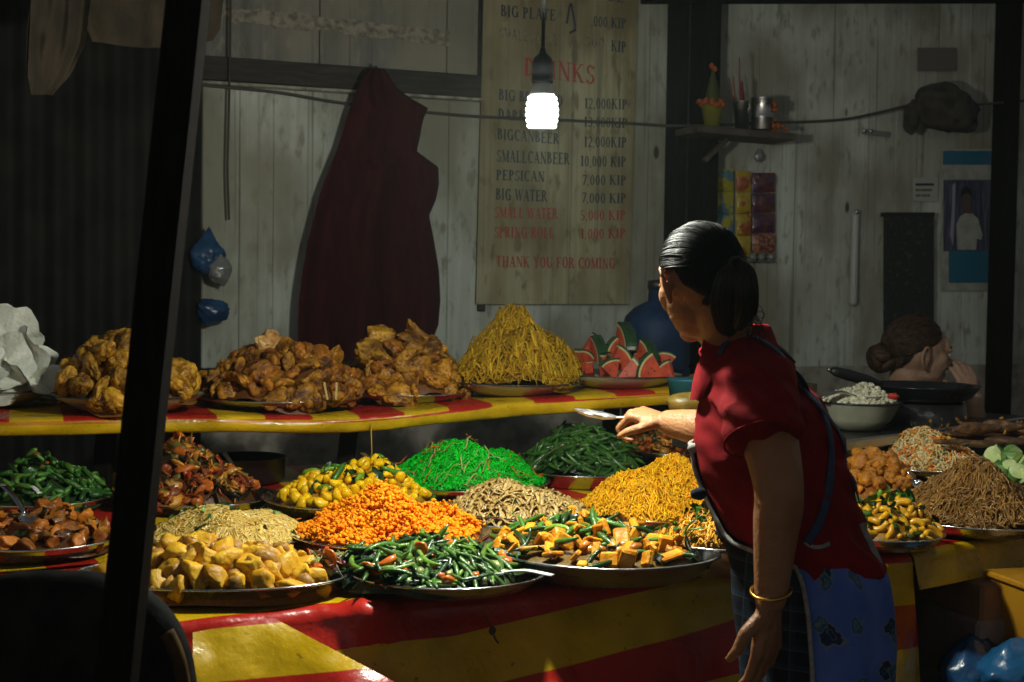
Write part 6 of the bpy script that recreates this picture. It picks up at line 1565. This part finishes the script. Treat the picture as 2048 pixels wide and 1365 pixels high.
def head(g, c, f, k=1.0):
    f, l, up = head_axes(f); R = np.stack([f, l, up], 1); c = np.asarray(c, float)
    E = lambda a, b, z, r, sub=3: g.add(*ellipsoid(c + (f * a + l * b + up * z) * k, R, np.array(r) * k, sub))
    P = lambda a, b, z: c + (f * a + l * b + up * z) * k
    E(-.008, 0, .010, (.097, .077, .090)); E(.030, 0, -.030, (.066, .064, .075)); E(.045, 0, -.065, (.046, .048, .046)); E(.074, 0, -.094, (.018, .024, .018)); E(.070, 0, .025, (.024, .052, .035)); E(.050, .046, -.016, (.030, .022, .026)); E(.050, -.046, -.016, (.030, .022, .026))
    for sd in (-1, 1):
        E(.062, .036 * sd, -.030, (.026, .022, .022)); E(.030, .042 * sd, -.060, (.038, .014, .026)); E(.083, .030 * sd, .016, (.012, .022, .008))
        E(.080, .031 * sd, -.004, (.012, .015, .009), 2)
        # ear: rim and lobe
        q = [P(.004, .072 * sd, -.024), P(-.004, .086 * sd, .006), P(-.018, .097 * sd, .012), P(-.029, .100 * sd, -.006), P(-.025, .096 * sd, -.032), P(-.011, .084 * sd, -.050), P(.003, .073 * sd, -.050)]
        S = spline(q, 22); V, F = tubes(S, .0055 * k, 8); g.add(V, F); E(-.011, .082 * sd, -.020, (.018, .007, .029), 2); E(-.004, .078 * sd, -.050, (.010, .006, .011), 2)
    g.add(*capsule(P(.092, 0, .008), P(.112, 0, -.030), .0085 * k, .0125 * k)); E(.100, 0, -.036, (.013, .018, .009), 2)
    E(.090, 0, -.058, (.012, .023, .0065), 2); E(.088, 0, -.068, (.012, .020, .0065), 2)
    return R, c
def eyes(par, c, f, k=1.0):
    f, l, up = head_axes(f); c = np.asarray(c)
    for sd in (-1, 1):
        e = c + (f * .083 + l * .031 * sd - up * .002) * k; g = G(); V, F = ico(2); g.add(V * .011 * k + e, F, 0); V, F = ico(2); g.add(V * .0065 * k + e + f * .0062 * k, F, 1); g.obj("eye", [M_eye, M_iris], par)
        g = G(); q = [c + (f * a + l * b * sd + up * z) * k for a, b, z in ((.094, .016, .022), (.092, .032, .027), (.078, .050, .021))]; V, F = tubes(spline(q, 10), np.array([.003, .0035, .0035, .0035, .003, .003, .0025, .002, .0015, .001]) * k, 6); g.add(V, F); g.obj("eyebrow", M_hair, par)
def hair_on(par, c, f, tie, m, k=1.0, n=1500, seed=1, lift=.010, forehead=52, pal=.15, r=.0011):
    """hair combed from the hairline over the skull to the tie point: a cap and many strands"""
    f, l, up = head_axes(f); c = np.asarray(c, float); R = np.stack([f, l, up], 1); rad = np.array([.097, .077, .090]) * k; o = c + (f * -.008 + up * .010) * k
    loc = lambda p: unit(((np.asarray(p) - o) @ R) / rad)
    q = loc(tie); rng_ = rg(seed)
    # hairline in the head frame, from the forehead round the ear to the nape (both sides)
    half = [(forehead, 0), (forehead - 4, 28), (forehead - 15, 46), (25, 59), (13, 70), (7, 79), (19, 89), (21, 100), (0, 108), (-28, 116), (-48, 138), (-54, 180)]
    el = np.array([h[0] for h in half]); az = np.array([h[1] for h in half], float)
    def line(t):                                    # t in [0,1) right round
        u = t * 2 if t < .5 else (1 - t) * 2; sg = 1 if t < .5 else -1
        i = u * (len(half) - 1); e = radians(np.interp(i, range(len(half)), el)); a = radians(np.interp(i, range(len(half)), az)) * sg
        return np.array([cos(e) * cos(a), cos(e) * sin(a), sin(e)])
    def sl(a, b, t):
        w = math.acos(max(-1, min(1, float(a @ b)))); 
        return a if w < 1e-4 else (sin((1 - t) * w) * a + sin(t * w) * b) / sin(w)
    nb, ns = 72, 20; V = []
    for i in range(nb):
        h = line(i / nb)
        for j in range(ns):
            t = j / (ns - 1); dq = sl(h, q, t); th = 1 + lift / .09 * min(1, t * 4 + .05) * (1 - .55 * t) * (1 + .10 * noise.noise((i * .35, t * 2, seed)))
            V.append(o + R @ (dq * rad * th))
    F = np.array([[i * ns + j, i * ns + j + 1, ((i + 1) % nb) * ns + j + 1, ((i + 1) % nb) * ns + j] for i in range(nb) for j in range(ns - 1)])
    g = G(); V, F = thicken(np.array(V), F[:, ::-1], -.0015); g.add(V, F)
    K = 14; P = np.zeros((n, K, 3))
    for s_ in range(n):
        t0 = rng_.random(); h = line(t0); st = max(-.035 * rng_.random(), rng_.random() * 1.5 - .8); jl = rng_.normal() * .0016 + .0028 * noise.noise((t0 * 26, seed, 2))
        wv = rng_.normal(size=3) * .03 + .05 * np.array([noise.noise((t0 * 18, k_, seed)) for k_ in (1, 5, 9)])
        for j in range(K):
            t = st + (1 - st) * j / (K - 1); dq = unit(sl(h, q, t) + wv * sin(pi * t)); th = 1 + (lift + .0028 + jl) / .09 * min(1, max(t, 0) * 4 + .08) * (1 - .5 * max(t, 0))
            P[s_, j] = o + R @ (dq * rad * th)
    V, F = tubes(P, r * k * (1 + .3 * rng_.random(n)), 4, cap=False); g.add(V, F)
    return g
def bundle(g, pts, radii, n, seed, r=.0011, twist=0):
    S = spline(pts, 18); Rr = np.interp(np.linspace(0, 1, 18), np.linspace(0, 1, len(radii)), radii); V, F = tubes(S, Rr * .84, 14); g.add(V, F)
    rr = rg(seed); P = np.zeros((n, 18, 3))
    T = np.gradient(S, axis=0); T /= np.linalg.norm(T, axis=1, keepdims=True); A = np.cross(T, (0.3, -.9, .2)); A /= np.linalg.norm(A, axis=1, keepdims=True); B = np.cross(T, A)
    for i in range(n):
        a = rr.random() * 6.3; e = .84 + .28 * rr.random() ** 1.6 + .10 * np.sin(np.linspace(0, 3 + 3 * rr.random(), 18) + a * 3) * np.linspace(.2, 1, 18); aa = a + twist * np.linspace(0, 1, 18)
        P[i] = S + (A * np.cos(aa)[:, None] + B * np.sin(aa)[:, None]) * (Rr * e)[:, None] + rr.normal(size=3) * .0014
    V, F = tubes(P, r, 4, cap=False); g.add(V, F)

# ------------------------------------------------------------------ the vendor
FV = unit(np.array([-.98, .20])); FV3 = np.array([FV[0], FV[1], 0]); LV3 = np.array([-FV[1], FV[0], 0])
def A3(px, py, d): return np.array(at(px, py, d))
vd = empty("person", (at(1660, 1180, 2.62).x, 2.62, 0), "vendor in a red polo shirt and apron leaning over the trays, seen from behind", "person")
tor = [(1462, 700, 2.72, .062, .066), (1480, 728, 2.715, .068, .105), (1500, 760, 2.71, .090, .150), (1521, 800, 2.70, .113, .165), (1535, 870, 2.68, .134, .158), (1549, 940, 2.665, .139, .150), (1573, 1010, 2.65, .134, .145), (1606, 1075, 2.635, .121, .145), (1632, 1105, 2.63, .116, .152), (1644, 1132, 2.63, .114, .156)]
rings = [(A3(x, y, d), a, b) for x, y, d, a, b in tor]
HC = A3(1399, 557, 2.67); HF = (-.34, .88, -.38)
SL, EL, WL = A3(1520, 812, 2.54), A3(1558, 985, 2.44), A3(1541, 1198, 2.43)
SR, ER, WR = A3(1480, 800, 2.85), A3(1476, 868, 2.96), A3(1338, 846, 3.06)
# body: one continuous surface
g = G(); head(g, HC, HF, .92)
V, F = loft([(c, a * .93, b * .93) for c, a, b in rings] + [(A3(1650, 1230, 2.63), .10, .145), (A3(1652, 1330, 2.63), .09, .13)], FV); g.add(V, F)
g.add(*capsule(A3(1466, 712, 2.715), HC + np.array([.035, -.03, -.055]), .056, .048, 18))
limb(g, [SL, (SL * .5 + EL * .5) + np.array([.004, 0, 0]), EL, EL * .62 + WL * .38, WL], [.055, .052, .047, .043, .042, .036, .028])
limb(g, [SR, ER, ER * .5 + WR * .5, WR], [.055, .046, .042, .038, .029])
hand(g, WL + np.array([-.002, 0, -.006]), np.array([-.03, .05, -1.0]), np.array([.75, -.66, .05]), np.array([-.66, -.75, .1]), 1.06, (.28, .40, .32), .03, .25)
HRD = A3(1262, 824, 3.10) - WR
hand(g, WR, HRD, np.array([.15, -.30, 1.0]), np.array([-.2, -1.0, -.45]), .98, (1.0, 1.35, .9), .0, .5)
for sx in (-1, 1):
    hp = A3(1655, 1230, 2.63) + LV3 * .075 * sx; kn = np.array([hp[0] - .02, hp[1] + .01, .46]); an = np.array([hp[0], hp[1], .08])
    g.add(*capsule(hp, kn, .08, .055)); g.add(*capsule(kn, an, .052, .036)); g.add(*capsule(an - np.array([0, 0, .045]), an + FV3 * .15 - np.array([0, 0, .055]), .035, .026))
V, F, N = remesh(g, .0045, 3, .5); g = G(); g.add(V, F); g.obj("body", M_skin, vd)
eyes(vd, HC, HF, .92)
# shirt
g = G(); V, F = loft(rings, FV); g.add(V, F)
SE = A3(1524, 884, 2.475)
g.add(*capsule(rings[2][0] + LV3 * .06, SL + np.array([0, 0, .012]), .085, .072, 20)); 
V, F = tubes(spline([SL + np.array([0, .02, .015]), (SL + SE) / 2 + np.array([-.004, -.008, .002]), SE], 12), np.linspace(.074, .0655, 12), 24); g.add(V, F)
g.add(*capsule(rings[2][0] - LV3 * .06, SR, .075, .062, 20)); g.add(*capsule(SR, SR * .35 + ER * .65, .062, .058, 20))
V, F, N = remesh(g, .006, 6, .5)
def fold_noise(p): w_ = .4 - abs(noise.noise((p[0] * 9 + p[2] * 6, p[1] * 6, p[2] * 13))); return .006 * noise.noise((p[0] * 7 + p[2] * 5, p[1] * 5, p[2] * 9)) + .006 * noise.noise((p[0] * 5, p[1] * 5, p[2] * 26 + p[0] * 18)) + .007 * max(0, w_) ** 2 * 6 + .002 * noise.noise((p[0] * 40, p[1] * 30, p[2] * 40))
ds = np.array([fold_noise(p) for p in V]); ax = np.array(SE); 
dist = np.linalg.norm(V - (SL * .4 + SE * .6), axis=1); ds += .006 * np.exp(-(dist / .12) ** 2) * np.sin((V[:, 2] + V[:, 0] * .7) * 120)
V = V + N * ds[:, None]; g = G(); g.add(V, F); sh = g.obj("polo_shirt", M_shirt, vd)
tri = [tuple(int(i) for i in f) for Fk in F for f in Fk]; BV = BVHTree.FromPolygons([Vector(v) for v in V], tri)
SHV = V
# sleeve hem band and collar
ad = unit(EL - SL); A_ = frame_from(ad)
a = np.linspace(0, 2 * pi, 40); P = np.array([SE - ad * .004 + (A_[:, 1] * cos(t) + A_[:, 2] * sin(t)) * .0662 for t in a]); V, F = tubes(P, .0022, 8, cap=False); g = G(); g.add(V, F); g.obj("sleeve_hem", M_shirt, vd)
nk = rings[0][0]; V = []; nc, nr = 40, 6
for i in range(nc):
    t = radians(-112 + 224 * i / (nc - 1)); 
    for j in range(nr):
        q = j / (nr - 1); rr = .066 + .006 * q + .020 * q * q; 
        back = -FV3 * cos(t) + LV3 * sin(t)
        zz = .018 * sin(pi * min(q * 1.1, 1)) + .030 * (1 - q) + .014 - .018 * q
        V.append(nk + back * rr + np.array([0, 0, zz]) + FV3 * .012 * (1 - cos(t)))
F = np.array([[i * nr + j, i * nr + j + 1, (i + 1) * nr + j + 1, (i + 1) * nr + j] for i in range(nc - 1) for j in range(nr - 1)])
V, F = thicken(np.array(V), F, .004); g = G(); g.add(V, F); g.obj("collar", M_shirt, vd)
# collar point and open placket hanging forward as she bends
edge = [(1452, 655, 2.69), (1422, 690, 2.68), (1401, 724, 2.675), (1390, 762, 2.675), (1384, 802, 2.68)]; inner = [(1490, 676, 2.64), (1462, 706, 2.62), (1436, 738, 2.61), (1418, 772, 2.615), (1404, 804, 2.63)]
E1, E2 = spline([A3(*e) for e in edge], 20), spline([A3(*e) for e in inner], 20); V = []
for i in range(20):
    for j in range(7):
        q = j / 6; V.append(E1[i] * (1 - q) + E2[i] * q + np.array([-.004, -.010, .004]) * sin(pi * q))
F = np.array([[i * 7 + j, i * 7 + j + 1, (i + 1) * 7 + j + 1, (i + 1) * 7 + j] for i in range(19) for j in range(6)])
V, F = thicken(np.array(V), F, .004); g = G(); g.add(V, F); g.obj("collar_flap", M_shirt, vd)

# skirt
M_skirt = mat("blue_batik", (.075, .15, .48), .85, spec=.15, col2=(.14, .22, .60), vs=11, bump=.12, bs=200)
nt, b, L = nodes_of(M_skirt); geo = nt.nodes.new("ShaderNodeNewGeometry")
def attr_xy():
    cb = nt.nodes.new("ShaderNodeCombineXYZ")
    for k_, nm in enumerate(("round", "down")):
        a_ = nt.nodes.new("ShaderNodeAttribute"); a_.attribute_name = nm; L(a_.outputs["Fac"], cb.inputs[k_])
    return cb.outputs[0]
SKXY = attr_xy()
def voro(scale, off):
    n_ = nt.nodes.new("ShaderNodeTexNoise"); n_.inputs["Scale"].default_value = 30; L(SKXY, n_.inputs["Vector"])
    a_ = nt.nodes.new("ShaderNodeVectorMath"); a_.operation = 'MULTIPLY_ADD'; L(n_.outputs["Color"], a_.inputs[0]); a_.inputs[1].default_value = (.05, .05, 0); L(SKXY, a_.inputs[2])
    o_ = nt.nodes.new("ShaderNodeVectorMath"); o_.operation = 'ADD'; L(a_.outputs[0], o_.inputs[0]); o_.inputs[1].default_value = (off, off * 1.7, 0)
    v = nt.nodes.new("ShaderNodeTexVoronoi"); v.voronoi_dimensions = '2D'; v.inputs["Scale"].default_value = scale; v.inputs["Randomness"].default_value = .75; L(o_.outputs[0], v.inputs["Vector"]); return v.outputs["Distance"]
def band(x, lo, hi, w):
    r1 = nt.nodes.new("ShaderNodeMapRange"); r1.interpolation_type = 'SMOOTHSTEP'; L(x, r1.inputs[0]); r1.inputs[1].default_value = lo - w; r1.inputs[2].default_value = lo
    r2 = nt.nodes.new("ShaderNodeMapRange"); r2.interpolation_type = 'SMOOTHSTEP'; L(x, r2.inputs[0]); r2.inputs[1].default_value = hi; r2.inputs[2].default_value = hi + w; r2.inputs[3].default_value = 1; r2.inputs[4].default_value = 0
    m_ = nt.nodes.new("ShaderNodeMath"); m_.operation = 'MULTIPLY'; L(r1.outputs[0], m_.inputs[0]); L(r2.outputs[0], m_.inputs[1]); return m_.outputs[0]
def over(base, f, col, k=1.0):
    mk = nt.nodes.new("ShaderNodeMath"); mk.operation = 'MULTIPLY'; L(f, mk.inputs[0]); mk.inputs[1].default_value = k
    x = nt.nodes.new("ShaderNodeMix"); x.data_type = 'RGBA'; L(mk.outputs[0], x.inputs[0]); L(base, x.inputs[6]); x.inputs[7].default_value = (*col, 1); return x.outputs[2]
base = b.inputs["Base Color"].links[0].from_socket; dv, d2 = voro(10.5, 0), voro(8.0, 3.3)
c_ = over(base, band(d2, -.3, .17, .03), (.008, .014, .035), .85); c_ = over(c_, band(d2, .185, .205, .012), (.22, .24, .16), .7); c_ = over(c_, band(d2, .07, .085, .012), (.15, .18, .12), .6)
c_ = over(c_, band(dv, -.3, .15, .03), (.035, .12, .20), .75); c_ = over(c_, band(dv, .16, .18, .012), (.20, .24, .20), .7); c_ = over(c_, band(dv, .05, .065, .012), (.25, .26, .14), .7)
L(c_, b.inputs["Base Color"])
sk = [(1636, 1106, 2.625, .112, .150), (1648, 1150, 2.62, .118, .160), (1655, 1200, 2.62, .116, .168), (1660, 1290, 2.62, .112, .170), (1662, 1370, 2.62, .110, .170), (1662, 1560, 2.62, .118, .178), (1662, 1800, 2.62, .13, .19)]
SKR = np.array([[*A3(x, y, d), a, b_] for x, y, d, a, b_ in sk]); SKY = [s[1] for s in sk]
def sk_ring(y): r = [np.interp(y, SKY, SKR[:, i]) for i in range(5)]; return np.array(r[:3]), r[3], r[4]
V = []; n = 120; ny = 60; ys = np.linspace(1106, 1800, ny); AX, AY = [], []
for y in ys:
    c, a, b_ = sk_ring(y); amp = .008 * min((y - 1106) / 160, 1)
    for k in range(n + 1):
        t = 2 * pi * k / n + pi; fo = amp * (sin(7 * t + 1.3 * noise.noise((cos(t) * 2, sin(t) * 2, y * .004))) + .8 * noise.noise((cos(t) * 3, sin(t) * 3, y * .006)))
        V.append(c + FV3 * cos(t) * (a + fo) + LV3 * sin(t) * (b_ + fo)); AX.append(t * .15); AY.append(float(c[2]))
n1 = n + 1
F = np.array([[i * n1 + k, (i + 1) * n1 + k, (i + 1) * n1 + k + 1, i * n1 + k + 1] for i in range(ny - 1) for k in range(n)])
V, F = thicken(np.array(V), F, .003); g = G(); g.add(V, F); g.obj("skirt", M_skirt, vd, attr={"round": AX + AX, "down": AY + AY})
tri2 = [tuple(int(i) for i in f) for f in F]; BS = BVHTree.FromPolygons([Vector(v) for v in V], tri2)

# apron: bib, hanging front and straps
M_apron = mat("dark_plaid_apron", (.014, .017, .028), .9, spec=.15, bump=.1, bs=300)
nt, b, L = nodes_of(M_apron); geo = nt.nodes.new("ShaderNodeNewGeometry"); sp = nt.nodes.new("ShaderNodeSeparateXYZ"); L(geo.outputs["Position"], sp.inputs[0])
def plaid(src, per, w, off=0):
    a_ = nt.nodes.new("ShaderNodeMath"); a_.operation = 'MULTIPLY_ADD'; L(src, a_.inputs[0]); a_.inputs[1].default_value = 1 / per; a_.inputs[2].default_value = 10 + off
    f_ = nt.nodes.new("ShaderNodeMath"); f_.operation = 'FRACT'; L(a_.outputs[0], f_.inputs[0]); l_ = nt.nodes.new("ShaderNodeMath"); l_.operation = 'LESS_THAN'; L(f_.outputs[0], l_.inputs[0]); l_.inputs[1].default_value = w; return l_.outputs[0]
rgb = nt.nodes.new("ShaderNodeRGB"); rgb.outputs[0].default_value = (.012, .014, .024, 1); c_ = rgb.outputs[0]
for src, per, w, col, k in ((sp.outputs[2], .035, .3, (.015, .045, .08), .6), (sp.outputs[0], .033, .3, (.015, .04, .07), .6), (sp.outputs[2], .035, .05, (.10, .10, .10), .6), (sp.outputs[0], .033, .06, (.09, .09, .09), .5)): c_ = over(c_, plaid(src, per, w), col, k)
L(c_, b.inputs["Base Color"])
M_pip = mat("white_piping", (.34, .33, .30), .8, col2=(.2, .2, .19), vs=60); M_strap = mat("navy_strap", (.018, .032, .085), .7, col2=(.03, .06, .13), vs=50)
TY = [t[1] for t in tor]; TR = np.array([[*A3(x, y, d), a, b_] for x, y, d, a, b_ in tor])
def tor_ring(y): r = [np.interp(y, TY, TR[:, i]) for i in range(5)]; return np.array(r[:3]), r[3], r[4]
V = []; ny, nx = 60, 41; lims = []
ys = np.linspace(893, 1720, ny)
for y in ys:
    if y < 1120: c, a, b_ = tor_ring(y)
    else: c, a, b_ = sk_ring(y)
    lim = np.interp(y, [893, 960, 1030, 1060, 1082, 1096, 1800], [14, 15, 20, 26, 40, 75, 75]); lims.append(lim)
    af = np.interp(y, [893, 1040, 1100, 1200, 1365, 1720], [a + .014, .150, .166, .172, .162, .16]); 
    for k in range(nx):
        t = radians(-lim + 2 * lim * k / (nx - 1)); w = max(0, cos(t)); ao = a + .012 + (af - a - .012) * w
        fo = .006 * min(max(y - 1100, 0) / 100, 1) * sin(9 * t + .4 * noise.noise((t * 2, y * .005, 0)))
        V.append(c + FV3 * cos(t) * (ao + fo) + LV3 * sin(t) * (b_ + .014 + fo))
F = np.array([[i * nx + k, (i + 1) * nx + k, (i + 1) * nx + k + 1, i * nx + k + 1] for i in range(ny - 1) for k in range(nx - 1)])
AV = np.array(V); V, F = thicken(AV, F, .003); g = G(); g.add(V, F); g.obj("apron", M_apron, vd)
ed = AV.reshape(ny, nx, 3)[:, -1]; V, F = tubes(ed + np.array([0, -.002, 0]), .0042, 8); g = G(); g.add(V, F); g.obj("apron_piping", M_pip, vd)
ed = AV.reshape(ny, nx, 3)[0]; V, F = tubes(ed, .0042, 8); g = G(); g.add(V, F); g.obj("apron_piping", M_pip, vd)
def snap(px, py, tree, off, dd=2.6):
    r = ray(px, py); h = tree.ray_cast(CAM, r.normalized())
    if h[0] is None:
        h = tree.find_nearest(at(px, py, dd))
    n = h[1] if h[1].dot(r) < 0 else -h[1]
    return np.array(h[0] + n * off), np.array(n)
def strap(name, pts, w, m, tree=BV, off=.003, n=40, th=.16):
    S = []; Nn = []
    Q = spline([(x, y, 0) for x, y in pts], n)
    for x, y, _ in Q:
        p, nn = snap(x, y, tree, off); S.append(p); Nn.append(nn)
    S = np.array(S); Nn = np.array(Nn)
    for _ in range(3): S[1:-1] = (S[:-2] + 2 * S[1:-1] + S[2:]) / 4; Nn[1:-1] = (Nn[:-2] + Nn[1:-1] + Nn[2:]) / 3
    V, F = tubes(S, w, 8, th, ref=Nn[None]); g = G(); g.add(V, F); g.obj(name, m, vd)
strap("apron_strap", [(1441, 712), (1452, 688), (1478, 674), (1505, 675), (1545, 698), (1592, 742), (1628, 792), (1652, 845), (1661, 900), (1658, 960), (1648, 1020), (1630, 1062), (1612, 1088)], .0085, M_strap, off=.004)
strap("apron_strap", [(1560, 700), (1602, 738), (1640, 788), (1668, 845), (1688, 900), (1703, 955), (1714, 1005)], .0095, M_strap, off=.004)
strap("apron_tie", [(1608, 1086), (1625, 1096), (1645, 1094), (1658, 1087)], .004, M_pip, off=.004, n=16)
S = np.array([A3(1722, 1048, 2.57), A3(1748, 1100, 2.56), A3(1768, 1160, 2.555), A3(1778, 1230, 2.55), A3(1776, 1328, 2.55)]); V, F = tubes(spline(S, 30), .0062, 8, .25, ref=(0.3, -1, 0)); g = G(); g.add(V, F); g.obj("apron_tie", M_pip, vd)
# knot at the waist side of the bib
V, F = ico(2); g = G(); V = V * np.array([.016, .012, .012]) * (1 + .25 * nz(V, 3, 2))[:, None]; g.add(V + A3(1398, 988, 2.62), F); g.obj("apron_knot", M_apron, vd)
V, F = ico(2); g = G(); V = V * np.array([.014, .010, .010]) * (1 + .25 * nz(V, 3, 5))[:, None]; g.add(V + A3(1389, 897, 2.66), F); g.obj("strap_end", M_pip, vd)
# bracelet
ax = unit(WL - EL); Bq = WL - ax * .014; A_ = frame_from(ax); tl = .25
P = np.array([Bq + A_[:, 1] * cos(t) * .034 + A_[:, 2] * sin(t) * .034 + ax * .012 * cos(t - 1.2) for t in np.linspace(0, 2 * pi, 48)]); V, F = tubes(P, .0030, 8, cap=False); g = G(); g.add(V, F); tb2 = g.obj("bracelet", mat("gold", (.75, .42, .08), .25, 1.0), vd)
# hair, tied low, with the folded tail
tie = A3(1470, 538, 2.585)
g = hair_on(vd, HC, HF, tie, M_hair, .92, 2400, 3, lift=.011)
g.obj("hair", M_hair, vd); g = G()
bundle(g, [tie, A3(1488, 545, 2.56), A3(1491, 578, 2.55), A3(1489, 620, 2.565), A3(1476, 652, 2.59)], [.010, .015, .0185, .0175, .009], 520, 4)
bundle(g, [tie + np.array([-.01, 0, .0]), A3(1456, 556, 2.565), A3(1446, 602, 2.575), A3(1452, 645, 2.60), A3(1462, 664, 2.61)], [.010, .0165, .020, .0175, .009], 520, 6)
bundle(g, [A3(1455, 545, 2.58), A3(1430, 562, 2.60), A3(1420, 598, 2.615), A3(1428, 632, 2.625)], [.010, .016, .016, .007], 300, 8)
rr = rg(9); Wp = []
for k in range(40):
    p0 = A3(1495 + rr.normal() * 8, 625 + rr.normal() * 14, 2.56); Wp.append(spline([p0, p0 + np.array([.012, 0, -.004]) + rr.normal(size=3) * .004, p0 + np.array([.016, 0, -.022]) + rr.normal(size=3) * .007, p0 + np.array([.006, 0, -.03]) + rr.normal(size=3) * .006], 10))
V, F = tubes(np.array(Wp), .0006, 4, cap=False); g.add(V, F)
g.obj("hair_tail", mat("hair_tail_painted_sheen", (.022, .015, .011), .42, spec=.35), vd)  # brownish sheen of the tail put into a lighter base colour
a = np.linspace(0, 2 * pi, 24); tn = unit(tie - HC); A_ = frame_from(tn); P = np.array([tie + tn * .004 + (A_[:, 1] * cos(t) + A_[:, 2] * sin(t)) * .019 for t in a]); V, F = tubes(P, .0045, 8, cap=False); g = G(); g.add(V, F); g.obj("hair_tie", M_black, vd)
# the spoon in her right hand
hd = A3(1248, 838, 3.10)
spoon(A3(1192, 826, 3.11), A3(1335, 856, 3.05), "large shiny serving spoon held in the vendor's right hand", mat("satin_spoon", (.8, .8, .78), .38, 1.0), .034, .052, .012, "serving_spoon")

# ------------------------------------------------------------------ the seated person beyond the wok
pc = A3(1835, 702, 4.98); pf = (.95, .16, -.14); KP = 1.15
pn = empty("person", (pc[0], pc[1], 0), "seated person in profile, brown hair in a bun, hand at mouth, behind the wok", "person")
g = G(); head(g, pc, pf, KP)
base_ = A3(1802, 800, 5.02); g.add(*capsule(base_ + np.array([0, 0, -.03]), pc + np.array([-.03, .0, -.07]), .068, .060, 18))
tz = lambda z: np.array([base_[0] - .01, base_[1], z])
V, F = loft([(tz(base_[2] - .015), .06, .06), (tz(base_[2] - .05), .085, .17), (tz(base_[2] - .12), .105, .19), (tz(base_[2] - .30), .105, .17), (tz(.52), .12, .17)], (1.0, 0.0)); g.add(V, F)
sR = base_ + np.array([0, -.15, -.09]); eR = A3(1955, 905, 4.95); wR = A3(1948, 800, 4.93)
limb(g, [sR, (sR + eR) / 2 + np.array([0, -.03, -.02]), eR, (eR + wR) / 2, wR], [.052, .046, .042, .038, .031])
hand(g, wR, np.array([-.35, .1, 1.0]), np.array([.2, -1.0, 0.05]), np.array([-1.0, .1, .1]), 1.0, (.35, .55, .4), .05)
for sd in (-1, 1):
    hp = tz(.50) + np.array([.02, .09 * sd, 0]); kn = hp + np.array([.36, 0, .0]); an = kn + np.array([0, 0, -.42]); g.add(*capsule(hp, kn, .085, .06)); g.add(*capsule(kn, an, .055, .04)); g.add(*capsule(an, an + np.array([.14, 0, -.03]), .035, .03))
V, F, N = remesh(g, .0055, 3, .5); g = G(); g.add(V, F); g.obj("body", M_skin_b, pn)
eyes(pn, pc, pf, KP)
g = G(); V, F = loft([(tz(base_[2] - .045), .088, .16), (tz(base_[2] - .07), .10, .182), (tz(base_[2] - .13), .113, .198), (tz(base_[2] - .3), .113, .18), (tz(.46), .13, .185)], (1.0, 0.0)); g.add(V, F); g.add(*capsule(sR, (sR + eR) / 2 + np.array([0, -.03, -.02]), .064, .058))
V, F, N = remesh(g, .008, 4, .5); g = G(); g.add(V, F); g.obj("top", mat("dark_grey_top", (.03, .03, .034), .85), pn)
tie2 = A3(1772, 712, 4.96); g = hair_on(pn, pc, pf, tie2, M_hair_b, KP, 1300, 5, lift=.008, forehead=60, r=.0013)
bun = A3(1764, 716, 4.955); V, F = ico(3)
for k in range(5):
    t = np.linspace(0, 2 * pi, 20); ra = rotm(rg(60 + k)); P = np.stack([.036 * np.cos(t), .036 * np.sin(t), .012 * np.sin(2 * t)], -1) @ ra.T + bun; V_, F_ = tubes(P, .019, 10, cap=False); g.add(V_, F_)
g.obj("hair", M_hair_b, pn)
st = empty("stool", tuple(tz(0)), "low dark stool under the seated person behind the stove", "stool")
g = G(); g.add(*bevel_box(tz(.40), (.32, .32, .04), .008)); g.obj("seat", M_post, st)
for sx in (-1, 1):
    for sy_ in (-1, 1): g = G(); g.add(*bevel_box(tz(.19) + np.array([sx * .13, sy_ * .13, 0]), (.035, .035, .38), .004)); g.obj("leg", M_post, st, smooth=False)

# ------------------------------------------------------------------ thin haze added to imitate lens bloom round the lamps
hm = bpy.data.materials.new("lamp_bloom_haze"); hm.use_nodes = True
nt = hm.node_tree; nt.nodes.remove(nt.nodes["Principled BSDF"])
pv = nt.nodes.new("ShaderNodeVolumePrincipled"); pv.inputs["Color"].default_value = (.72, .92, .90, 1); pv.inputs["Density"].default_value = .0022; pv.inputs["Anisotropy"].default_value = .3
nt.links.new(pv.outputs[0], nt.nodes["Material Output"].inputs["Volume"])
g = G(); g.add(*box((0, 4, 1.2), (40, 40, 4.6))); o = g.obj("haze", hm, smooth=False); tag(o, kind="stuff")
